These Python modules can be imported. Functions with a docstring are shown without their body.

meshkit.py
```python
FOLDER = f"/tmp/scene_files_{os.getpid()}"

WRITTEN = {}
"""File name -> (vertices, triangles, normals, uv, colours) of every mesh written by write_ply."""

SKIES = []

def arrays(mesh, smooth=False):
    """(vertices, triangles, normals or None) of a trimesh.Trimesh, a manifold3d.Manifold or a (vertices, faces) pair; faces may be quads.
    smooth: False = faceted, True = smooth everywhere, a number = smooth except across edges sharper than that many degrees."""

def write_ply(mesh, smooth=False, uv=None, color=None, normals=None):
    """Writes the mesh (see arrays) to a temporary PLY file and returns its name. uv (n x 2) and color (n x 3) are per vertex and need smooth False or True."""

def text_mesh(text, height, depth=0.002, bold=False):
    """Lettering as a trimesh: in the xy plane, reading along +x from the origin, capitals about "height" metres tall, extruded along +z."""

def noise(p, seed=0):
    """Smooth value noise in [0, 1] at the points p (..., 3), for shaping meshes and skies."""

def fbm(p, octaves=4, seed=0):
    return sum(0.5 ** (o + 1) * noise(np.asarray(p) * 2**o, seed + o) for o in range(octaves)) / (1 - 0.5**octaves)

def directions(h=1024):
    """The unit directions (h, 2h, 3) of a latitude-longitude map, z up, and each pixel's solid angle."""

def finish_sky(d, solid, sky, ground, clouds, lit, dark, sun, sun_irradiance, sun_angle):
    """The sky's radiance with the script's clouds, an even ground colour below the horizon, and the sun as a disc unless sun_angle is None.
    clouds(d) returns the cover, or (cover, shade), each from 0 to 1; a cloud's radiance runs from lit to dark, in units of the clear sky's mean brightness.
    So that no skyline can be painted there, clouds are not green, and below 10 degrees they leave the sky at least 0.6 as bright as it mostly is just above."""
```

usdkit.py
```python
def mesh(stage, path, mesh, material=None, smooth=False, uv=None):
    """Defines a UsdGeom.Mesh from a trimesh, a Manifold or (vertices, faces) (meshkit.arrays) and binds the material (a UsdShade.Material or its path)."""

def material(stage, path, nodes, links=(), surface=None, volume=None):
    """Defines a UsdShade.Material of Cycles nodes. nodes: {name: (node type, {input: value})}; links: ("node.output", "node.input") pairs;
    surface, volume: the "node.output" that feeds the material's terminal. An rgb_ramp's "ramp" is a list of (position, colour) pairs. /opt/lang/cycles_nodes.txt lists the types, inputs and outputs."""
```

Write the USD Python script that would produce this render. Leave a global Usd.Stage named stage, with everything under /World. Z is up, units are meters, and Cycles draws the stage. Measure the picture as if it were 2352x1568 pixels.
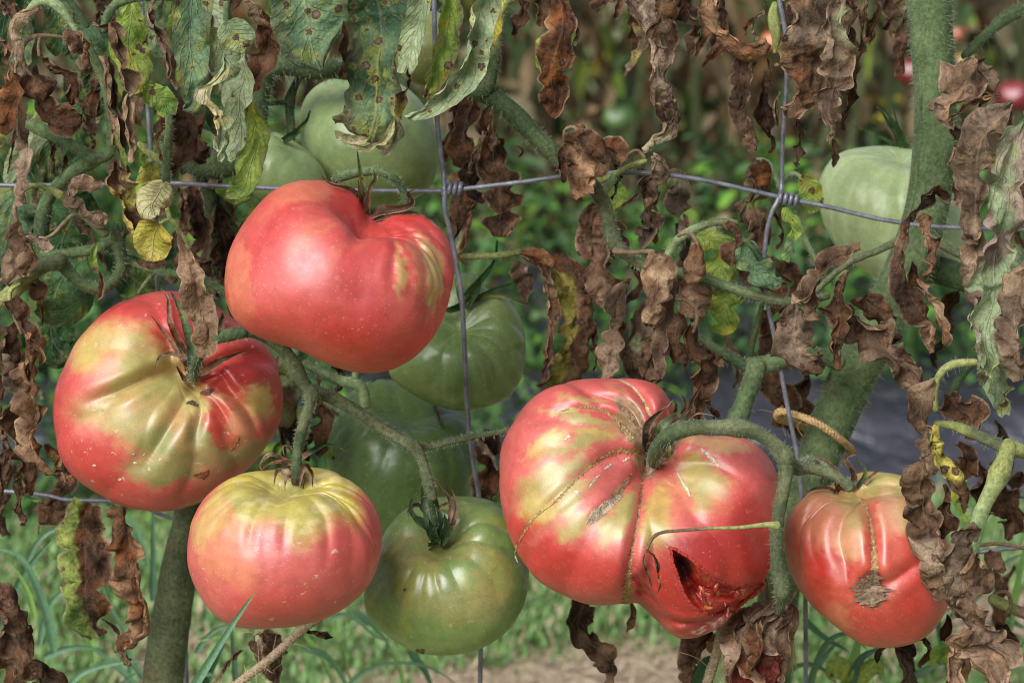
import math, random
import numpy as np
import usdkit, meshkit
from scipy.interpolate import CubicSpline
from scipy.spatial import cKDTree
from pxr import Usd, UsdGeom, UsdLux, UsdShade, Sdf, Gf, Vt

stage = Usd.Stage.CreateInMemory()
UsdGeom.SetStageUpAxis(stage, "Z")
UsdGeom.SetStageMetersPerUnit(stage, 1.0)
UsdGeom.Xform.Define(stage, "/World")
rng = np.random.default_rng(7)
random.seed(7)

# ------------------------------------------------------------------ camera, sky, sun
CAM = np.array([0.0, -1.23, 0.62])
PITCH = math.radians(10.0)
TX = 22.3 / 2 / 55.0
FWD = np.array([0, math.cos(PITCH), -math.sin(PITCH)])
UP = np.array([0, math.sin(PITCH), math.cos(PITCH)])
RIGHT = np.array([1.0, 0, 0])
cam = UsdGeom.Camera.Define(stage, "/World/camera")
cam.CreateFocalLengthAttr(55.0)
cam.CreateHorizontalApertureAttr(22.3)
cam.CreateVerticalApertureAttr(22.3 * 682 / 1024)
cam.CreateClippingRangeAttr(Gf.Vec2f(0.05, 1000))
cam.CreateFStopAttr(8.0)
cam.CreateFocusDistanceAttr(1.15)
cam.CreateExposureAttr(1.74)
mtx = Gf.Matrix4d(1, 0, 0, 0, 0, UP[1], UP[2], 0, 0, -FWD[1], -FWD[2], 0, CAM[0], CAM[1], CAM[2], 1)
cam.AddTransformOp().Set(mtx)

SUN = np.array([-0.42, -0.70, 0.58]); SUN /= np.linalg.norm(SUN)
dome = UsdLux.DomeLight.Define(stage, "/World/sky")
dome.GetPrim().SetCustomDataByKey("kind", "structure")
sky_mat = usdkit.material(stage, "/World/Looks/overcast_sky", {
    "sky": ("sky_texture", {"sky_type": "single_scattering", "sun_disc": False, "sun_elevation": float(math.asin(SUN[2])), "sun_rotation": float(math.atan2(SUN[0], SUN[1])), "altitude": 100.0}),
    "tc": ("texture_coordinate", {}),
    "n": ("noise_texture", {"scale": 2.2, "detail": 5.0, "roughness": 0.55}),
    "r": ("rgb_ramp", {"ramp": [(0.3, (0.50, 0.55, 0.64)), (0.55, (0.90, 0.96, 1.06)), (0.75, (1.4, 1.46, 1.55))]}),
    "m": ("mix_color", {"blend_type": "mix", "fac": 0.88, "use_clamp": False}),
    "bg": ("background_shader", {"strength": 0.1}),
}, [("tc.generated", "n.vector"), ("n.fac", "r.fac"), ("sky.color", "m.a"), ("r.color", "m.b"), ("m.result", "bg.color")], surface="bg.background")
UsdShade.MaterialBindingAPI.Apply(dome.GetPrim()).Bind(sky_mat)
sun = UsdLux.DistantLight.Define(stage, "/World/sun")
sun.CreateIntensityAttr(0.4); sun.CreateAngleAttr(40.0); sun.CreateNormalizeAttr(True)
sun.CreateColorAttr(Gf.Vec3f(1.0, 0.98, 0.985))
zc = SUN; xc = np.cross([0, 0, 1], zc); xc /= np.linalg.norm(xc); yc = np.cross(zc, xc)
sun.AddTransformOp().Set(Gf.Matrix4d(*xc, 0, *yc, 0, *zc, 0, 0, 0, 5, 1))

# ------------------------------------------------------------------ helpers
T = Sdf.ValueTypeNames
def P(px, py, Y):
    """the point of the depth plane y=Y seen at (px, py) of a 2352 px wide picture"""
    d = RIGHT * ((px - 1176) / 1176 * TX) + UP * (-(py - 784) / 1176 * TX) + FWD
    return CAM + d * ((Y - CAM[1]) / d[1])
def pix(p):
    q = np.asarray(p) - CAM
    z = q @ FWD
    return np.stack([1176 + q @ RIGHT / z / TX * 1176, 784 - q @ UP / z / TX * 1176], -1)
def MPP(Y):
    return (Y - CAM[1]) / math.cos(PITCH) * TX / 1176
taken = {}
def numbered(path):
    n = taken.get(path, 0); taken[path] = n + 1
    return path if n == 0 else f"{path}_{n:03d}"
LOC = {}
def thing(name, label=None, cat=None, loc=(0, 0, 0), group=None, kind=None, rotz=0, scale=None):
    path = numbered("/World/" + name)
    x = UsdGeom.Xform.Define(stage, path)
    x.AddTranslateOp().Set(Gf.Vec3d(*map(float, loc)))
    if rotz: x.AddRotateZOp().Set(math.degrees(rotz))
    if scale: x.AddScaleOp().Set(Gf.Vec3f(scale, scale, scale))
    LOC[path] = np.asarray(loc, float)
    tag(x.GetPrim(), label, cat, group, kind)
    return path
def tag(p, label=None, cat=None, group=None, kind=None):
    for k, v in (("label", label), ("category", cat), ("group", group), ("kind", kind)):
        if v: p.SetCustomDataByKey(k, v)
def part(parent, name, v, f, mat, tint=None, st=None, label=None, world=True, smooth=True, kind=None):
    path = numbered(parent + "/" + name)
    root = "/".join(parent.split("/")[:3])
    v = np.asarray(v, float)
    if world and root in LOC: v = v - LOC[root]
    m = usdkit.mesh(stage, path, (v, f), mat, smooth=smooth, uv=st)
    if tint is not None:
        UsdGeom.PrimvarsAPI(m).CreatePrimvar("tint", T.Color3fArray, "vertex").Set(Vt.Vec3fArray.FromNumpy(np.asarray(tint, np.float32)))
    tag(m.GetPrim(), label=label, kind=kind)
    return path
def curves(parent, name, pts, counts, widths, mat, kind="stuff"):
    path = numbered(parent + "/" + name)
    root = "/".join(parent.split("/")[:3])
    pts = np.asarray(pts, float) - LOC.get(root, 0)
    c = UsdGeom.BasisCurves.Define(stage, path)
    c.CreateTypeAttr("linear"); c.CreatePointsAttr(Vt.Vec3fArray.FromNumpy(pts.astype(np.float32)))
    c.CreateCurveVertexCountsAttr(Vt.IntArray.FromNumpy(np.asarray(counts, np.int32)))
    c.CreateWidthsAttr(Vt.FloatArray.FromNumpy(np.asarray(widths, np.float32))); c.SetWidthsInterpolation("vertex")
    UsdShade.MaterialBindingAPI.Apply(c.GetPrim()).Bind(mat)
    tag(c.GetPrim(), kind=kind)
def grid_faces(nu, nv, wrap=False):
    i, j = np.meshgrid(np.arange(nu - 1), np.arange(nv if wrap else nv - 1), indexing="ij")
    a = i * nv + j; b = i * nv + (j + 1) % nv
    q = np.stack([a, b, b + nv, a + nv], -1).reshape(-1, 4)
    return np.vstack([q[:, [0, 1, 2]], q[:, [0, 2, 3]]])
def spline(pts, n):
    pts = np.asarray(pts, float)
    if len(pts) == 2: pts = np.array([pts[0], (pts[0] + pts[1]) / 2, pts[1]])
    d = np.r_[0, np.cumsum(np.linalg.norm(np.diff(pts[:, :3], axis=0), axis=1) ** 0.7 + 1e-9)]
    return CubicSpline(d / d[-1], pts, bc_type="natural")(np.linspace(0, 1, n))
def noise1(x, seed):
    x = np.asarray(x, float)
    return meshkit.noise(np.stack([x, x * 0 + 3.7 * seed + .31, x * 0 + 1.3], -1), seed) * 2 - 1
def fbm(p, oct=3, seed=0):
    return meshkit.fbm(p, oct, seed) * 2 - 1
def sstep(a, b, x):
    t = np.clip((x - a) / (b - a), 0, 1); return t * t * (3 - 2 * t)
def mixc(a, b, f):
    f = np.asarray(f)[..., None]; return np.asarray(a) * (1 - f) + np.asarray(b) * f
def lin(r, g, b):
    c = np.array([r, g, b]) / 255.0
    return np.where(c < .04045, c / 12.92, ((c + .055) / 1.055) ** 2.4)
def path3(pts, Y):
    """(px, py[, dy]) -> points of the world"""
    return np.array([P(p[0], p[1], Y + (p[2] if len(p) > 2 else 0)) for p in pts])

# ------------------------------------------------------------------ materials
def leaf_material(name, spot=0.0, halo=(0.36, 0.33, 0.06), core=(0.20, 0.14, 0.115), dot=(0.075, 0.042, 0.036), vein=0.25, ring=0.5, translucent=0.18, rough=0.75, bumpy=0.7, vbump=0.35, under=(1.25, 1.2, 1.15), mott=(0.55, 1.4)):
    L = "/World/Looks/" + name
    return usdkit.material(stage, L, {
        "tc": ("texture_coordinate", {}), "att": ("attribute", {"attribute": "tint"}), "st": ("uvmap", {"attribute": "st"}), "geo": ("geometry", {}),
        "n1": ("noise_texture", {"scale": 95.0, "detail": 5.0, "roughness": 0.65}),
        "m1": ("map_range", {"from_min": 0.3, "from_max": 0.7, "to_min": mott[0], "to_max": mott[1]}),
        "n2": ("noise_texture", {"scale": 700.0, "detail": 3.0, "roughness": 0.6}),
        "m2": ("map_range", {"from_min": 0.3, "from_max": 0.7, "to_min": 0.75, "to_max": 1.25}),
        "v": ("voronoi_texture", {"scale": 150.0, "feature": "f1"}),
        "vr": ("rgb_ramp", {"ramp": [(0.0, (1.1,) * 3), (0.16, (1.05,) * 3), (0.24, (0.5, 0.45, 0.42)), (0.30, (0.95,) * 3), (0.36, (0.7, 0.66, 0.62)), (0.44, (1,) * 3), (1, (1,) * 3)]}),
        "vs": ("separate_color", {}), "vg": ("map_range", {"from_min": 0.45, "from_max": 0.6, "to_min": 0.0, "to_max": ring, "clamp": True}),
        "vm": ("mix_color", {"a": (1, 1, 1), "use_clamp": False}),
        "c1": ("mix_color", {"blend_type": "multiply", "fac": 1.0, "use_clamp": False}), "c2": ("mix_color", {"blend_type": "multiply", "fac": 1.0, "use_clamp": False}), "c3": ("mix_color", {"blend_type": "multiply", "fac": 1.0, "use_clamp": False}),
        "sv": ("voronoi_texture", {"scale": 165.0}), "sdv": ("vector_math", {"math_type": "multiply_add", "vector2": (0.0035, 0.0035, 0.0035)}), "ssep": ("separate_color", {}),
        "srad": ("map_range", {"from_min": 1.0 - spot, "from_max": 1.0, "to_min": 0.0, "to_max": 0.40, "clamp": True}), "sdif": ("math", {"math_type": "subtract"}),
        "sin": ("map_range", {"from_min": 0.0, "from_max": 0.035, "to_min": 0.0, "to_max": 0.92, "clamp": True}), "shal": ("map_range", {"from_min": -0.22, "from_max": 0.0, "to_min": 0.0, "to_max": 0.4, "clamp": True}), "score": ("map_range", {"from_min": 0.14, "from_max": 0.24, "to_min": 0.0, "to_max": 0.8, "clamp": True}),
        "s1": ("mix_color", {"b": halo, "use_clamp": False}), "s2": ("mix_color", {"b": dot, "use_clamp": False}), "s3": ("mix_color", {"b": core, "use_clamp": False}),
        "sx": ("separate_xyz", {}), "at": ("math", {"math_type": "absolute"}), "ts": ("math", {"math_type": "multiply", "value2": 2.2}), "ss": ("math", {"math_type": "multiply", "value2": 8.0}), "wob": ("math", {"math_type": "multiply_add", "value2": 2.0}),
        "df": ("math", {"math_type": "subtract"}), "pp": ("math", {"math_type": "pingpong", "value2": 0.5}),
        "vl": ("map_range", {"from_min": 0.0, "from_max": 0.12, "to_min": 1.0, "to_max": 0.0, "clamp": True}),
        "md": ("map_range", {"from_min": 0.02, "from_max": 0.09, "to_min": 1.0, "to_max": 0.0, "clamp": True}),
        "vv": ("math", {"math_type": "maximum"}), "vf": ("math", {"math_type": "multiply", "value2": vein}),
        "vcol": ("mix_color", {"blend_type": "screen", "b": (0.5, 0.5, 0.36), "use_clamp": False}),
        "un": ("mix_color", {"blend_type": "multiply", "fac": 1.0, "b": under, "use_clamp": False}),
        "side": ("mix_color", {"use_clamp": False}),
        "h1": ("math", {"math_type": "multiply_add", "value2": vbump}), "h2": ("math", {"math_type": "multiply_add", "value2": 0.22}),
        "n4": ("noise_texture", {"scale": 230.0, "detail": 4.0, "roughness": 0.6, "type": "ridged_multifractal"}), "h3": ("math", {"math_type": "multiply_add", "value2": 0.55 if bumpy >= 1 else 0.12}),
        "b": ("bump", {"strength": bumpy, "distance": 0.003}),
        "p": ("principled_bsdf", {"roughness": rough, "specular_ior_level": 0.16}), "t": ("translucent_bsdf", {}), "mx": ("mix_closure", {"fac": translucent}),
    }, [("tc.object", "n1.vector"), ("tc.object", "n2.vector"), ("tc.object", "v.vector"), ("n1.fac", "m1.value"), ("n2.fac", "m2.value"), ("v.distance", "vr.fac"), ("v.color", "vs.color"), ("vs.r", "vg.value"),
        ("vg.result", "vm.fac"), ("vr.color", "vm.b"), ("att.color", "c1.a"), ("m1.result", "c1.b"), ("c1.result", "c2.a"), ("m2.result", "c2.b"), ("c2.result", "c3.a"), ("vm.result", "c3.b"),
        ("st.UV", "sx.vector"), ("sx.y", "at.value1"), ("at.value", "ts.value1"), ("n1.fac", "wob.value1"), ("sx.x", "ss.value1"), ("ss.value", "wob.value3"), ("wob.value", "df.value1"), ("ts.value", "df.value2"), ("df.value", "pp.value1"), ("pp.value", "vl.value"),
        ("at.value", "md.value"), ("vl.result", "vv.value1"), ("md.result", "vv.value2"), ("vv.value", "vf.value1"), ("vf.value", "vcol.fac"), ("c3.result", "vcol.a"),
        ("n2.color", "sdv.vector1"), ("tc.object", "sdv.vector3"), ("sdv.vector", "sv.vector"), ("sv.color", "ssep.color"), ("ssep.g", "srad.value"), ("srad.result", "sdif.value1"), ("sv.distance", "sdif.value2"), ("sdif.value", "sin.value"), ("sdif.value", "shal.value"), ("sdif.value", "score.value"), ("vcol.result", "s1.a"), ("shal.result", "s1.fac"), ("s1.result", "s2.a"), ("sin.result", "s2.fac"), ("s2.result", "s3.a"), ("score.result", "s3.fac"),
        ("s3.result", "un.a"), ("s3.result", "side.a"), ("un.result", "side.b"), ("geo.backfacing", "side.fac"),
        ("vv.value", "h1.value1"), ("n1.fac", "h1.value3"), ("n2.fac", "h2.value1"), ("h1.value", "h2.value3"), ("tc.object", "n4.vector"), ("n4.fac", "h3.value1"), ("h2.value", "h3.value3"), ("h3.value", "b.height"),
        ("side.result", "p.base_color"), ("b.normal", "p.normal"), ("side.result", "t.color"), ("p.BSDF", "mx.closure1"), ("t.BSDF", "mx.closure2")], surface="mx.closure")
M_DEAD = leaf_material("dead_leaf", spot=0.45, halo=(0.14, 0.075, 0.045), core=(0.16, 0.10, 0.07), dot=(0.045, 0.024, 0.017), vein=0.05, ring=0.55, bumpy=1.0, vbump=0.06, mott=(0.35, 1.55))
M_DRY = leaf_material("dry_tan_leaf", spot=0.4, halo=(0.22, 0.14, 0.095), core=(0.26, 0.19, 0.145), dot=(0.095, 0.058, 0.043), vein=0.05, ring=0.55, bumpy=1.0, vbump=0.06, mott=(0.55, 1.4))
GK = dict(vein=0.13, vbump=0.22, ring=0.0, translucent=0.22, rough=0.55, bumpy=0.8, under=(1.5, 1.45, 1.6), mott=(0.72, 1.28))
M_GREEN = leaf_material("green_leaf", spot=0.3, **GK)
M_SPOT = leaf_material("spotted_green_leaf", spot=0.8, **GK)
M_CLEAN = leaf_material("clean_green_leaf", spot=0.0, **GK)
M_FAR = leaf_material("far_leaf", vein=0.1, ring=0.0, translucent=0.25, rough=0.7, bumpy=0.2, mott=(0.7, 1.3))

def fruit_material(name, spec=0.95, speck=0.5, speck_scale=120.0, rough=0.47, bump=0.06, sub=0.12, speck_col=(0.60, 0.42, 0.32), glit=0.0):
    return usdkit.material(stage, "/World/Looks/" + name, {
        "tc": ("texture_coordinate", {}), "att": ("attribute", {"attribute": "tint"}),
        "n1": ("noise_texture", {"scale": 180.0, "detail": 6.0, "roughness": 0.7}), "m1": ("map_range", {"from_min": 0.3, "from_max": 0.7, "to_min": 0.86, "to_max": 1.14}),
        "n2": ("noise_texture", {"scale": 1600.0, "detail": 2.0}), "m2": ("map_range", {"from_min": 0.3, "from_max": 0.7, "to_min": 0.9, "to_max": 1.1}),
        "n3": ("noise_texture", {"scale": 420.0, "detail": 3.0, "roughness": 0.6}), "wv": ("vector_math", {"math_type": "multiply_add", "vector2": (0.006, 0.006, 0.006)}),
        "wm": ("vector_math", {"math_type": "multiply", "vector2": (0.75, 1.0, 1.9)}), "v": ("voronoi_texture", {"scale": speck_scale}), "vs": ("separate_color", {}),
        "sz": ("map_range", {"from_min": 0.2, "from_max": 1.0, "to_min": 0.0, "to_max": 0.19, "clamp": True}),
        "lt": ("math", {"math_type": "less_than"}), "lf": ("math", {"math_type": "multiply", "value2": speck}),
        "fv": ("voronoi_texture", {"scale": 820.0}), "fs": ("separate_color", {}), "fr": ("map_range", {"from_min": 0.55, "from_max": 1.0, "to_min": 0.0, "to_max": 0.34, "clamp": True}), "fl": ("math", {"math_type": "less_than"}), "ff": ("math", {"math_type": "multiply", "value2": 0.22}), "c4": ("mix_color", {"b": (0.62, 0.47, 0.36), "use_clamp": False}),
        "c1": ("mix_color", {"blend_type": "multiply", "fac": 1.0, "use_clamp": False}), "c2": ("mix_color", {"blend_type": "multiply", "fac": 1.0, "use_clamp": False}),
        "c3": ("mix_color", {"b": speck_col, "use_clamp": False}),
        "rg": ("map_range", {"from_min": 0.3, "from_max": 0.7, "to_min": rough - 0.05, "to_max": rough + 0.08}),
        "b": ("bump", {"strength": bump, "distance": 0.001}),
        "p": ("principled_bsdf", {"specular_ior_level": spec, "subsurface_weight": sub, "subsurface_scale": 0.004, "subsurface_radius": (1.0, 0.35, 0.2)}),
    }, [("tc.object", "n1.vector"), ("tc.object", "n2.vector"), ("tc.object", "n3.vector"), ("n3.color", "wv.vector1"), ("tc.object", "wv.vector3"), ("wv.vector", "wm.vector1"), ("wm.vector", "v.vector"), ("n1.fac", "m1.value"), ("n2.fac", "m2.value"), ("v.color", "vs.color"), ("vs.g", "sz.value"),
        ("v.distance", "lt.value1"), ("sz.result", "lt.value2"), ("lt.value", "lf.value1"), ("att.color", "c1.a"), ("m1.result", "c1.b"), ("c1.result", "c2.a"), ("m2.result", "c2.b"), ("tc.object", "fv.vector"), ("fv.color", "fs.color"), ("fs.g", "fr.value"), ("fv.distance", "fl.value1"), ("fr.result", "fl.value2"), ("fl.value", "ff.value1"), ("c2.result", "c4.a"), ("ff.value", "c4.fac"), ("c4.result", "c3.a"), ("lf.value", "c3.fac"),
        ("n1.fac", "rg.value"), ("rg.result", "p.roughness"), ("n3.fac", "b.height"), ("b.normal", "p.normal"), ("c3.result", "p.base_color")], surface="p.BSDF")
M_RED = fruit_material("tomato_skin", speck=0.14, speck_scale=170.0)
M_SPECK = fruit_material("specked_tomato_skin", speck=0.62, speck_scale=178.0)
M_GRN = fruit_material("green_tomato_skin", spec=0.7, speck=0.3, speck_scale=170.0, rough=0.32)
M_BACK = fruit_material("back_tomato_skin", spec=0.38, speck=0.06, speck_scale=110.0, rough=0.30)
M_PLAIN = fruit_material("plain_tomato_skin", speck=0.06, speck_scale=110.0, rough=0.42)
M_FLESH = fruit_material("wet_flesh", speck=0.0, rough=0.34, bump=0.9, sub=0.3)

def plain(name, color=None, rough=0.6, spec=0.4, metallic=0.0, nscale=150.0, amp=(0.75, 1.25), bump=0.3, bdist=0.001, sheen=0.0, detail=5.0, fine=900.0):
    n = {"tc": ("texture_coordinate", {}), "n1": ("noise_texture", {"scale": nscale, "detail": detail, "roughness": 0.65}), "m1": ("map_range", {"from_min": 0.3, "from_max": 0.7, "to_min": amp[0], "to_max": amp[1]}),
         "n2": ("noise_texture", {"scale": fine, "detail": 2.0}), "m2": ("map_range", {"from_min": 0.3, "from_max": 0.7, "to_min": 0.8, "to_max": 1.2}),
         "att": ("attribute", {"attribute": "tint"}) if color is None else ("color", {"value": color}),
         "c1": ("mix_color", {"blend_type": "multiply", "fac": 1.0, "use_clamp": False}), "c2": ("mix_color", {"blend_type": "multiply", "fac": 1.0, "use_clamp": False}),
         "hs": ("math", {"math_type": "add"}), "b": ("bump", {"strength": bump, "distance": bdist}),
         "p": ("principled_bsdf", {"roughness": rough, "specular_ior_level": spec, "metallic": metallic, "sheen_weight": sheen, "sheen_roughness": 0.4, "sheen_tint": (0.8, 0.9, 0.7)})}
    return usdkit.material(stage, "/World/Looks/" + name, n, [("tc.object", "n1.vector"), ("tc.object", "n2.vector"), ("n1.fac", "m1.value"), ("n2.fac", "m2.value"), ("att.color", "c1.a"), ("m1.result", "c1.b"), ("c1.result", "c2.a"), ("m2.result", "c2.b"), ("n1.fac", "hs.value1"), ("n2.fac", "hs.value2"), ("hs.value", "b.height"), ("b.normal", "p.normal"), ("c2.result", "p.base_color")], surface="p.BSDF")
M_STEM = plain("hairy_stem", rough=0.75, spec=0.12, nscale=480.0, amp=(0.55, 1.45), bump=0.6, sheen=0.08, fine=2200.0, bdist=0.0007)
M_WIRE = plain("galvanised_wire", color=(0.20, 0.20, 0.235), rough=0.45, spec=0.5, metallic=0.4, nscale=110.0, amp=(0.5, 1.35), bump=0.25, bdist=0.0005)
M_SCAR = plain("corky_scar", rough=0.85, spec=0.2, nscale=500.0, amp=(0.55, 1.35), bump=1.0, bdist=0.001)
M_TWINE = plain("jute_twine", color=(0.50, 0.33, 0.15), rough=0.85, spec=0.15, nscale=500.0, amp=(0.6, 1.35), bump=0.8)
M_TWINE2 = plain("weathered_twine", color=(0.33, 0.25, 0.16), rough=0.9, spec=0.15, nscale=500.0, amp=(0.6, 1.35), bump=0.8)
M_HAIR = plain("stem_hair", color=(0.30, 0.34, 0.22), rough=0.6, amp=(0.95, 1.05), bump=0.0)
M_FIBRE = plain("twine_fibre", color=(0.5, 0.36, 0.2), rough=0.7, amp=(0.9, 1.1), bump=0.0)
M_BLADE = plain("grass_blade", rough=0.5, spec=0.4, nscale=40.0, amp=(0.8, 1.2), bump=0.1)
# ------------------------------------------------------------------ leaves
PAL = {  # pigment ranges: dark, middle, light, accent
    "dead":  [(.034, .017, .010), (.118, .062, .036), (.27, .165, .102), (.165, .058, .018)],
    "dark":  [(.016, .008, .005), (.050, .023, .012), (.12, .066, .040), (.12, .038, .010)],
    "rust":  [(.034, .013, .006), (.125, .048, .019), (.24, .128, .070), (.23, .078, .018)],
    "tan":   [(.080, .044, .026), (.23, .142, .090), (.44, .32, .215), (.22, .115, .05)],
    "gray":  [(.062, .040, .028), (.175, .118, .084), (.36, .27, .205), (.16, .095, .058)],
    "green": [(.030, .064, .030), (.068, .122, .058), (.135, .20, .095), (.21, .23, .045)],
    "blue":  [(.050, .100, .052), (.100, .172, .085), (.17, .255, .135), (.23, .26, .055)],
    "dkgreen": [(.012, .036, .012), (.028, .072, .022), (.052, .112, .036), (.085, .12, .02)],
    "pale":  [(.15, .20, .10), (.24, .30, .16), (.34, .39, .23), (.29, .30, .09)],
    "lime":  [(.09, .17, .03), (.20, .29, .05), (.30, .37, .08), (.38, .34, .03)],
    "yellow": [(.20, .19, .03), (.38, .33, .045), (.48, .43, .11), (.46, .26, .03)],
    "cream": [(.27, .25, .11), (.43, .40, .20), (.53, .49, .28), (.38, .29, .12)],
}
PAL = {k: np.array(v) for k, v in PAL.items()}
GREENS = {"green", "blue", "dkgreen", "pale", "lime", "yellow", "cream"}
BROWN = np.array([.085, .045, .028])

def leaf_geom(C, half, side_ref=None, ny=56, nx=20, curl=1.0, face=0.0, prof="leaf", wave=0.25, wf=3.0, crinkle=1.0, ragged=0.34, fold=0.0, seed=0, droop=0.0):
    """C: (ny+1) x 3 spine, half: greatest half width in metres. Returns verts (grid), s, t, normals."""
    n = ny + 1
    s = np.linspace(0, 1, n)
    Tn = np.gradient(C, axis=0); Tn /= np.linalg.norm(Tn, axis=1, keepdims=True) + 1e-12
    V = (CAM - C) if side_ref is None else np.broadcast_to(np.asarray(side_ref, float), C.shape)
    S = np.cross(V, Tn); S /= np.linalg.norm(S, axis=1, keepdims=True) + 1e-9
    # steady side vectors where the spine turns towards the viewer
    for i in range(1, n):
        if S[i] @ S[i - 1] < 0: S[i] = -S[i]
    k = np.ones(5) / 5
    S = np.stack([np.convolve(np.pad(S[:, j], 2, mode="edge"), k, "valid") for j in range(3)], 1)
    S -= (S * Tn).sum(1, keepdims=True) * Tn; S /= np.linalg.norm(S, axis=1, keepdims=True) + 1e-9
    N = np.cross(Tn, S)
    if (N * V).sum() < 0: N = -N
    if isinstance(prof, str):
        w = {"leaf": (s + .015) ** .55 * (1.02 - s) ** .5, "tip": np.sin(np.pi * np.clip(s, 0, 1) ** .8) ** .8 + .03, "strip": np.minimum(1, (s + .04) * 9) * np.minimum(1, (1.03 - s) * 6),
             "blade": np.minimum(1, s * 4 + .5) * (1.005 - s) ** .55, "sepal": np.minimum(1, .75 + s) * (1.04 - s) ** .7, "round": np.sqrt(np.clip(1 - (2 * s - 1) ** 2, 0, 1)) + .04, "cap": np.minimum(1, (s + .05) * 6) * np.sqrt(np.clip(1.02 - s ** 3, 0, 1))}[prof]
        w = w / w.max()
    else:
        w = np.interp(s, np.linspace(0, 1, len(prof)), prof)
    L = np.linalg.norm(np.diff(C, axis=0), axis=1).sum()
    if crinkle > .75: w = w * (1 + .3 * noise1(s * L / .018, seed + 61))
    ws = []
    for sd in (0, 1):
        e = noise1(s * L / .026, seed * 7 + sd) * .8 + noise1(s * L / .010, seed * 7 + sd + 2) * .55 + noise1(s * L / .004, seed * 7 + sd + 4) * .3 + noise1(s * L / .002, seed * 7 + sd + 6) * .16
        e -= np.clip(noise1(s * L / .012, seed * 7 + sd + 8) - .45, 0, 1) * 1.6
        if ragged >= .25 and L > .02:  # torn lobes of a compound leaf
            rl = np.random.default_rng(seed * 3 + sd)
            for _ in range(rl.integers(2, 5)): e = e - rl.uniform(.6, 2.0) * np.exp(-np.abs((s - rl.uniform(.2, .92)) * L / rl.uniform(.0012, .0035)) ** 1.5)
        ws.append(np.clip(w * (1 + ragged * e), 0.03, 1.6) * half)
    if crinkle > .6:  # withered spines wander
        C = C + S * (half * .22 * crinkle * noise1(s * L / .022, seed + 71) * np.minimum(1, s * 5))[:, None] + N * (half * .55 * crinkle * noise1(s * L / .022, seed + 72) * np.minimum(1, s * 5))[:, None]
    t = np.linspace(-1, 1, nx + 1)
    c = curl if isinstance(curl, (tuple, list)) else (curl, curl)
    f = face if isinstance(face, (tuple, list)) else (face, face)
    fc = np.interp(s, np.linspace(0, 1, len(f)), f) + (.28 * min(crinkle, 1.5) + .05) * noise1(s * L / .024, seed + 11)
    X = np.zeros((n, nx + 1)); Z = np.zeros((n, nx + 1))
    for sd, sg in ((0, -1), (1, 1)):
        m = (t * sg >= 0)
        a = np.abs(t[m])[None, :]
        kap = (c[sd] * (1 + .75 * (crinkle > .75)) * (1 + .5 * noise1(s * L / .02, seed * 5 + sd + 20) * min(1, crinkle)) + .8 * crinkle * noise1(s * L / .009, seed * 5 + sd + 25))[:, None]
        kap = np.clip(np.where(np.abs(kap) < 1e-3, 1e-3, kap), -3.2, 3.2)
        ww = ws[sd][:, None]
        # curl gathers towards the edge
        u = a ** 1.25
        X[:, m] = sg * ww * np.sin(kap * u) / kap * (a / np.maximum(u, 1e-6)) ** .15
        Z[:, m] = ww * (1 - np.cos(kap * u)) / kap + fold * a * ww
        ph = noise1(s * L / .018, seed + 33 + sd) * 2.2
        Z[:, m] += wave * ww * a ** 1.6 * np.sin(2 * np.pi * wf * s[:, None] + ph[:, None] + sd * 2.0)
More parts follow.
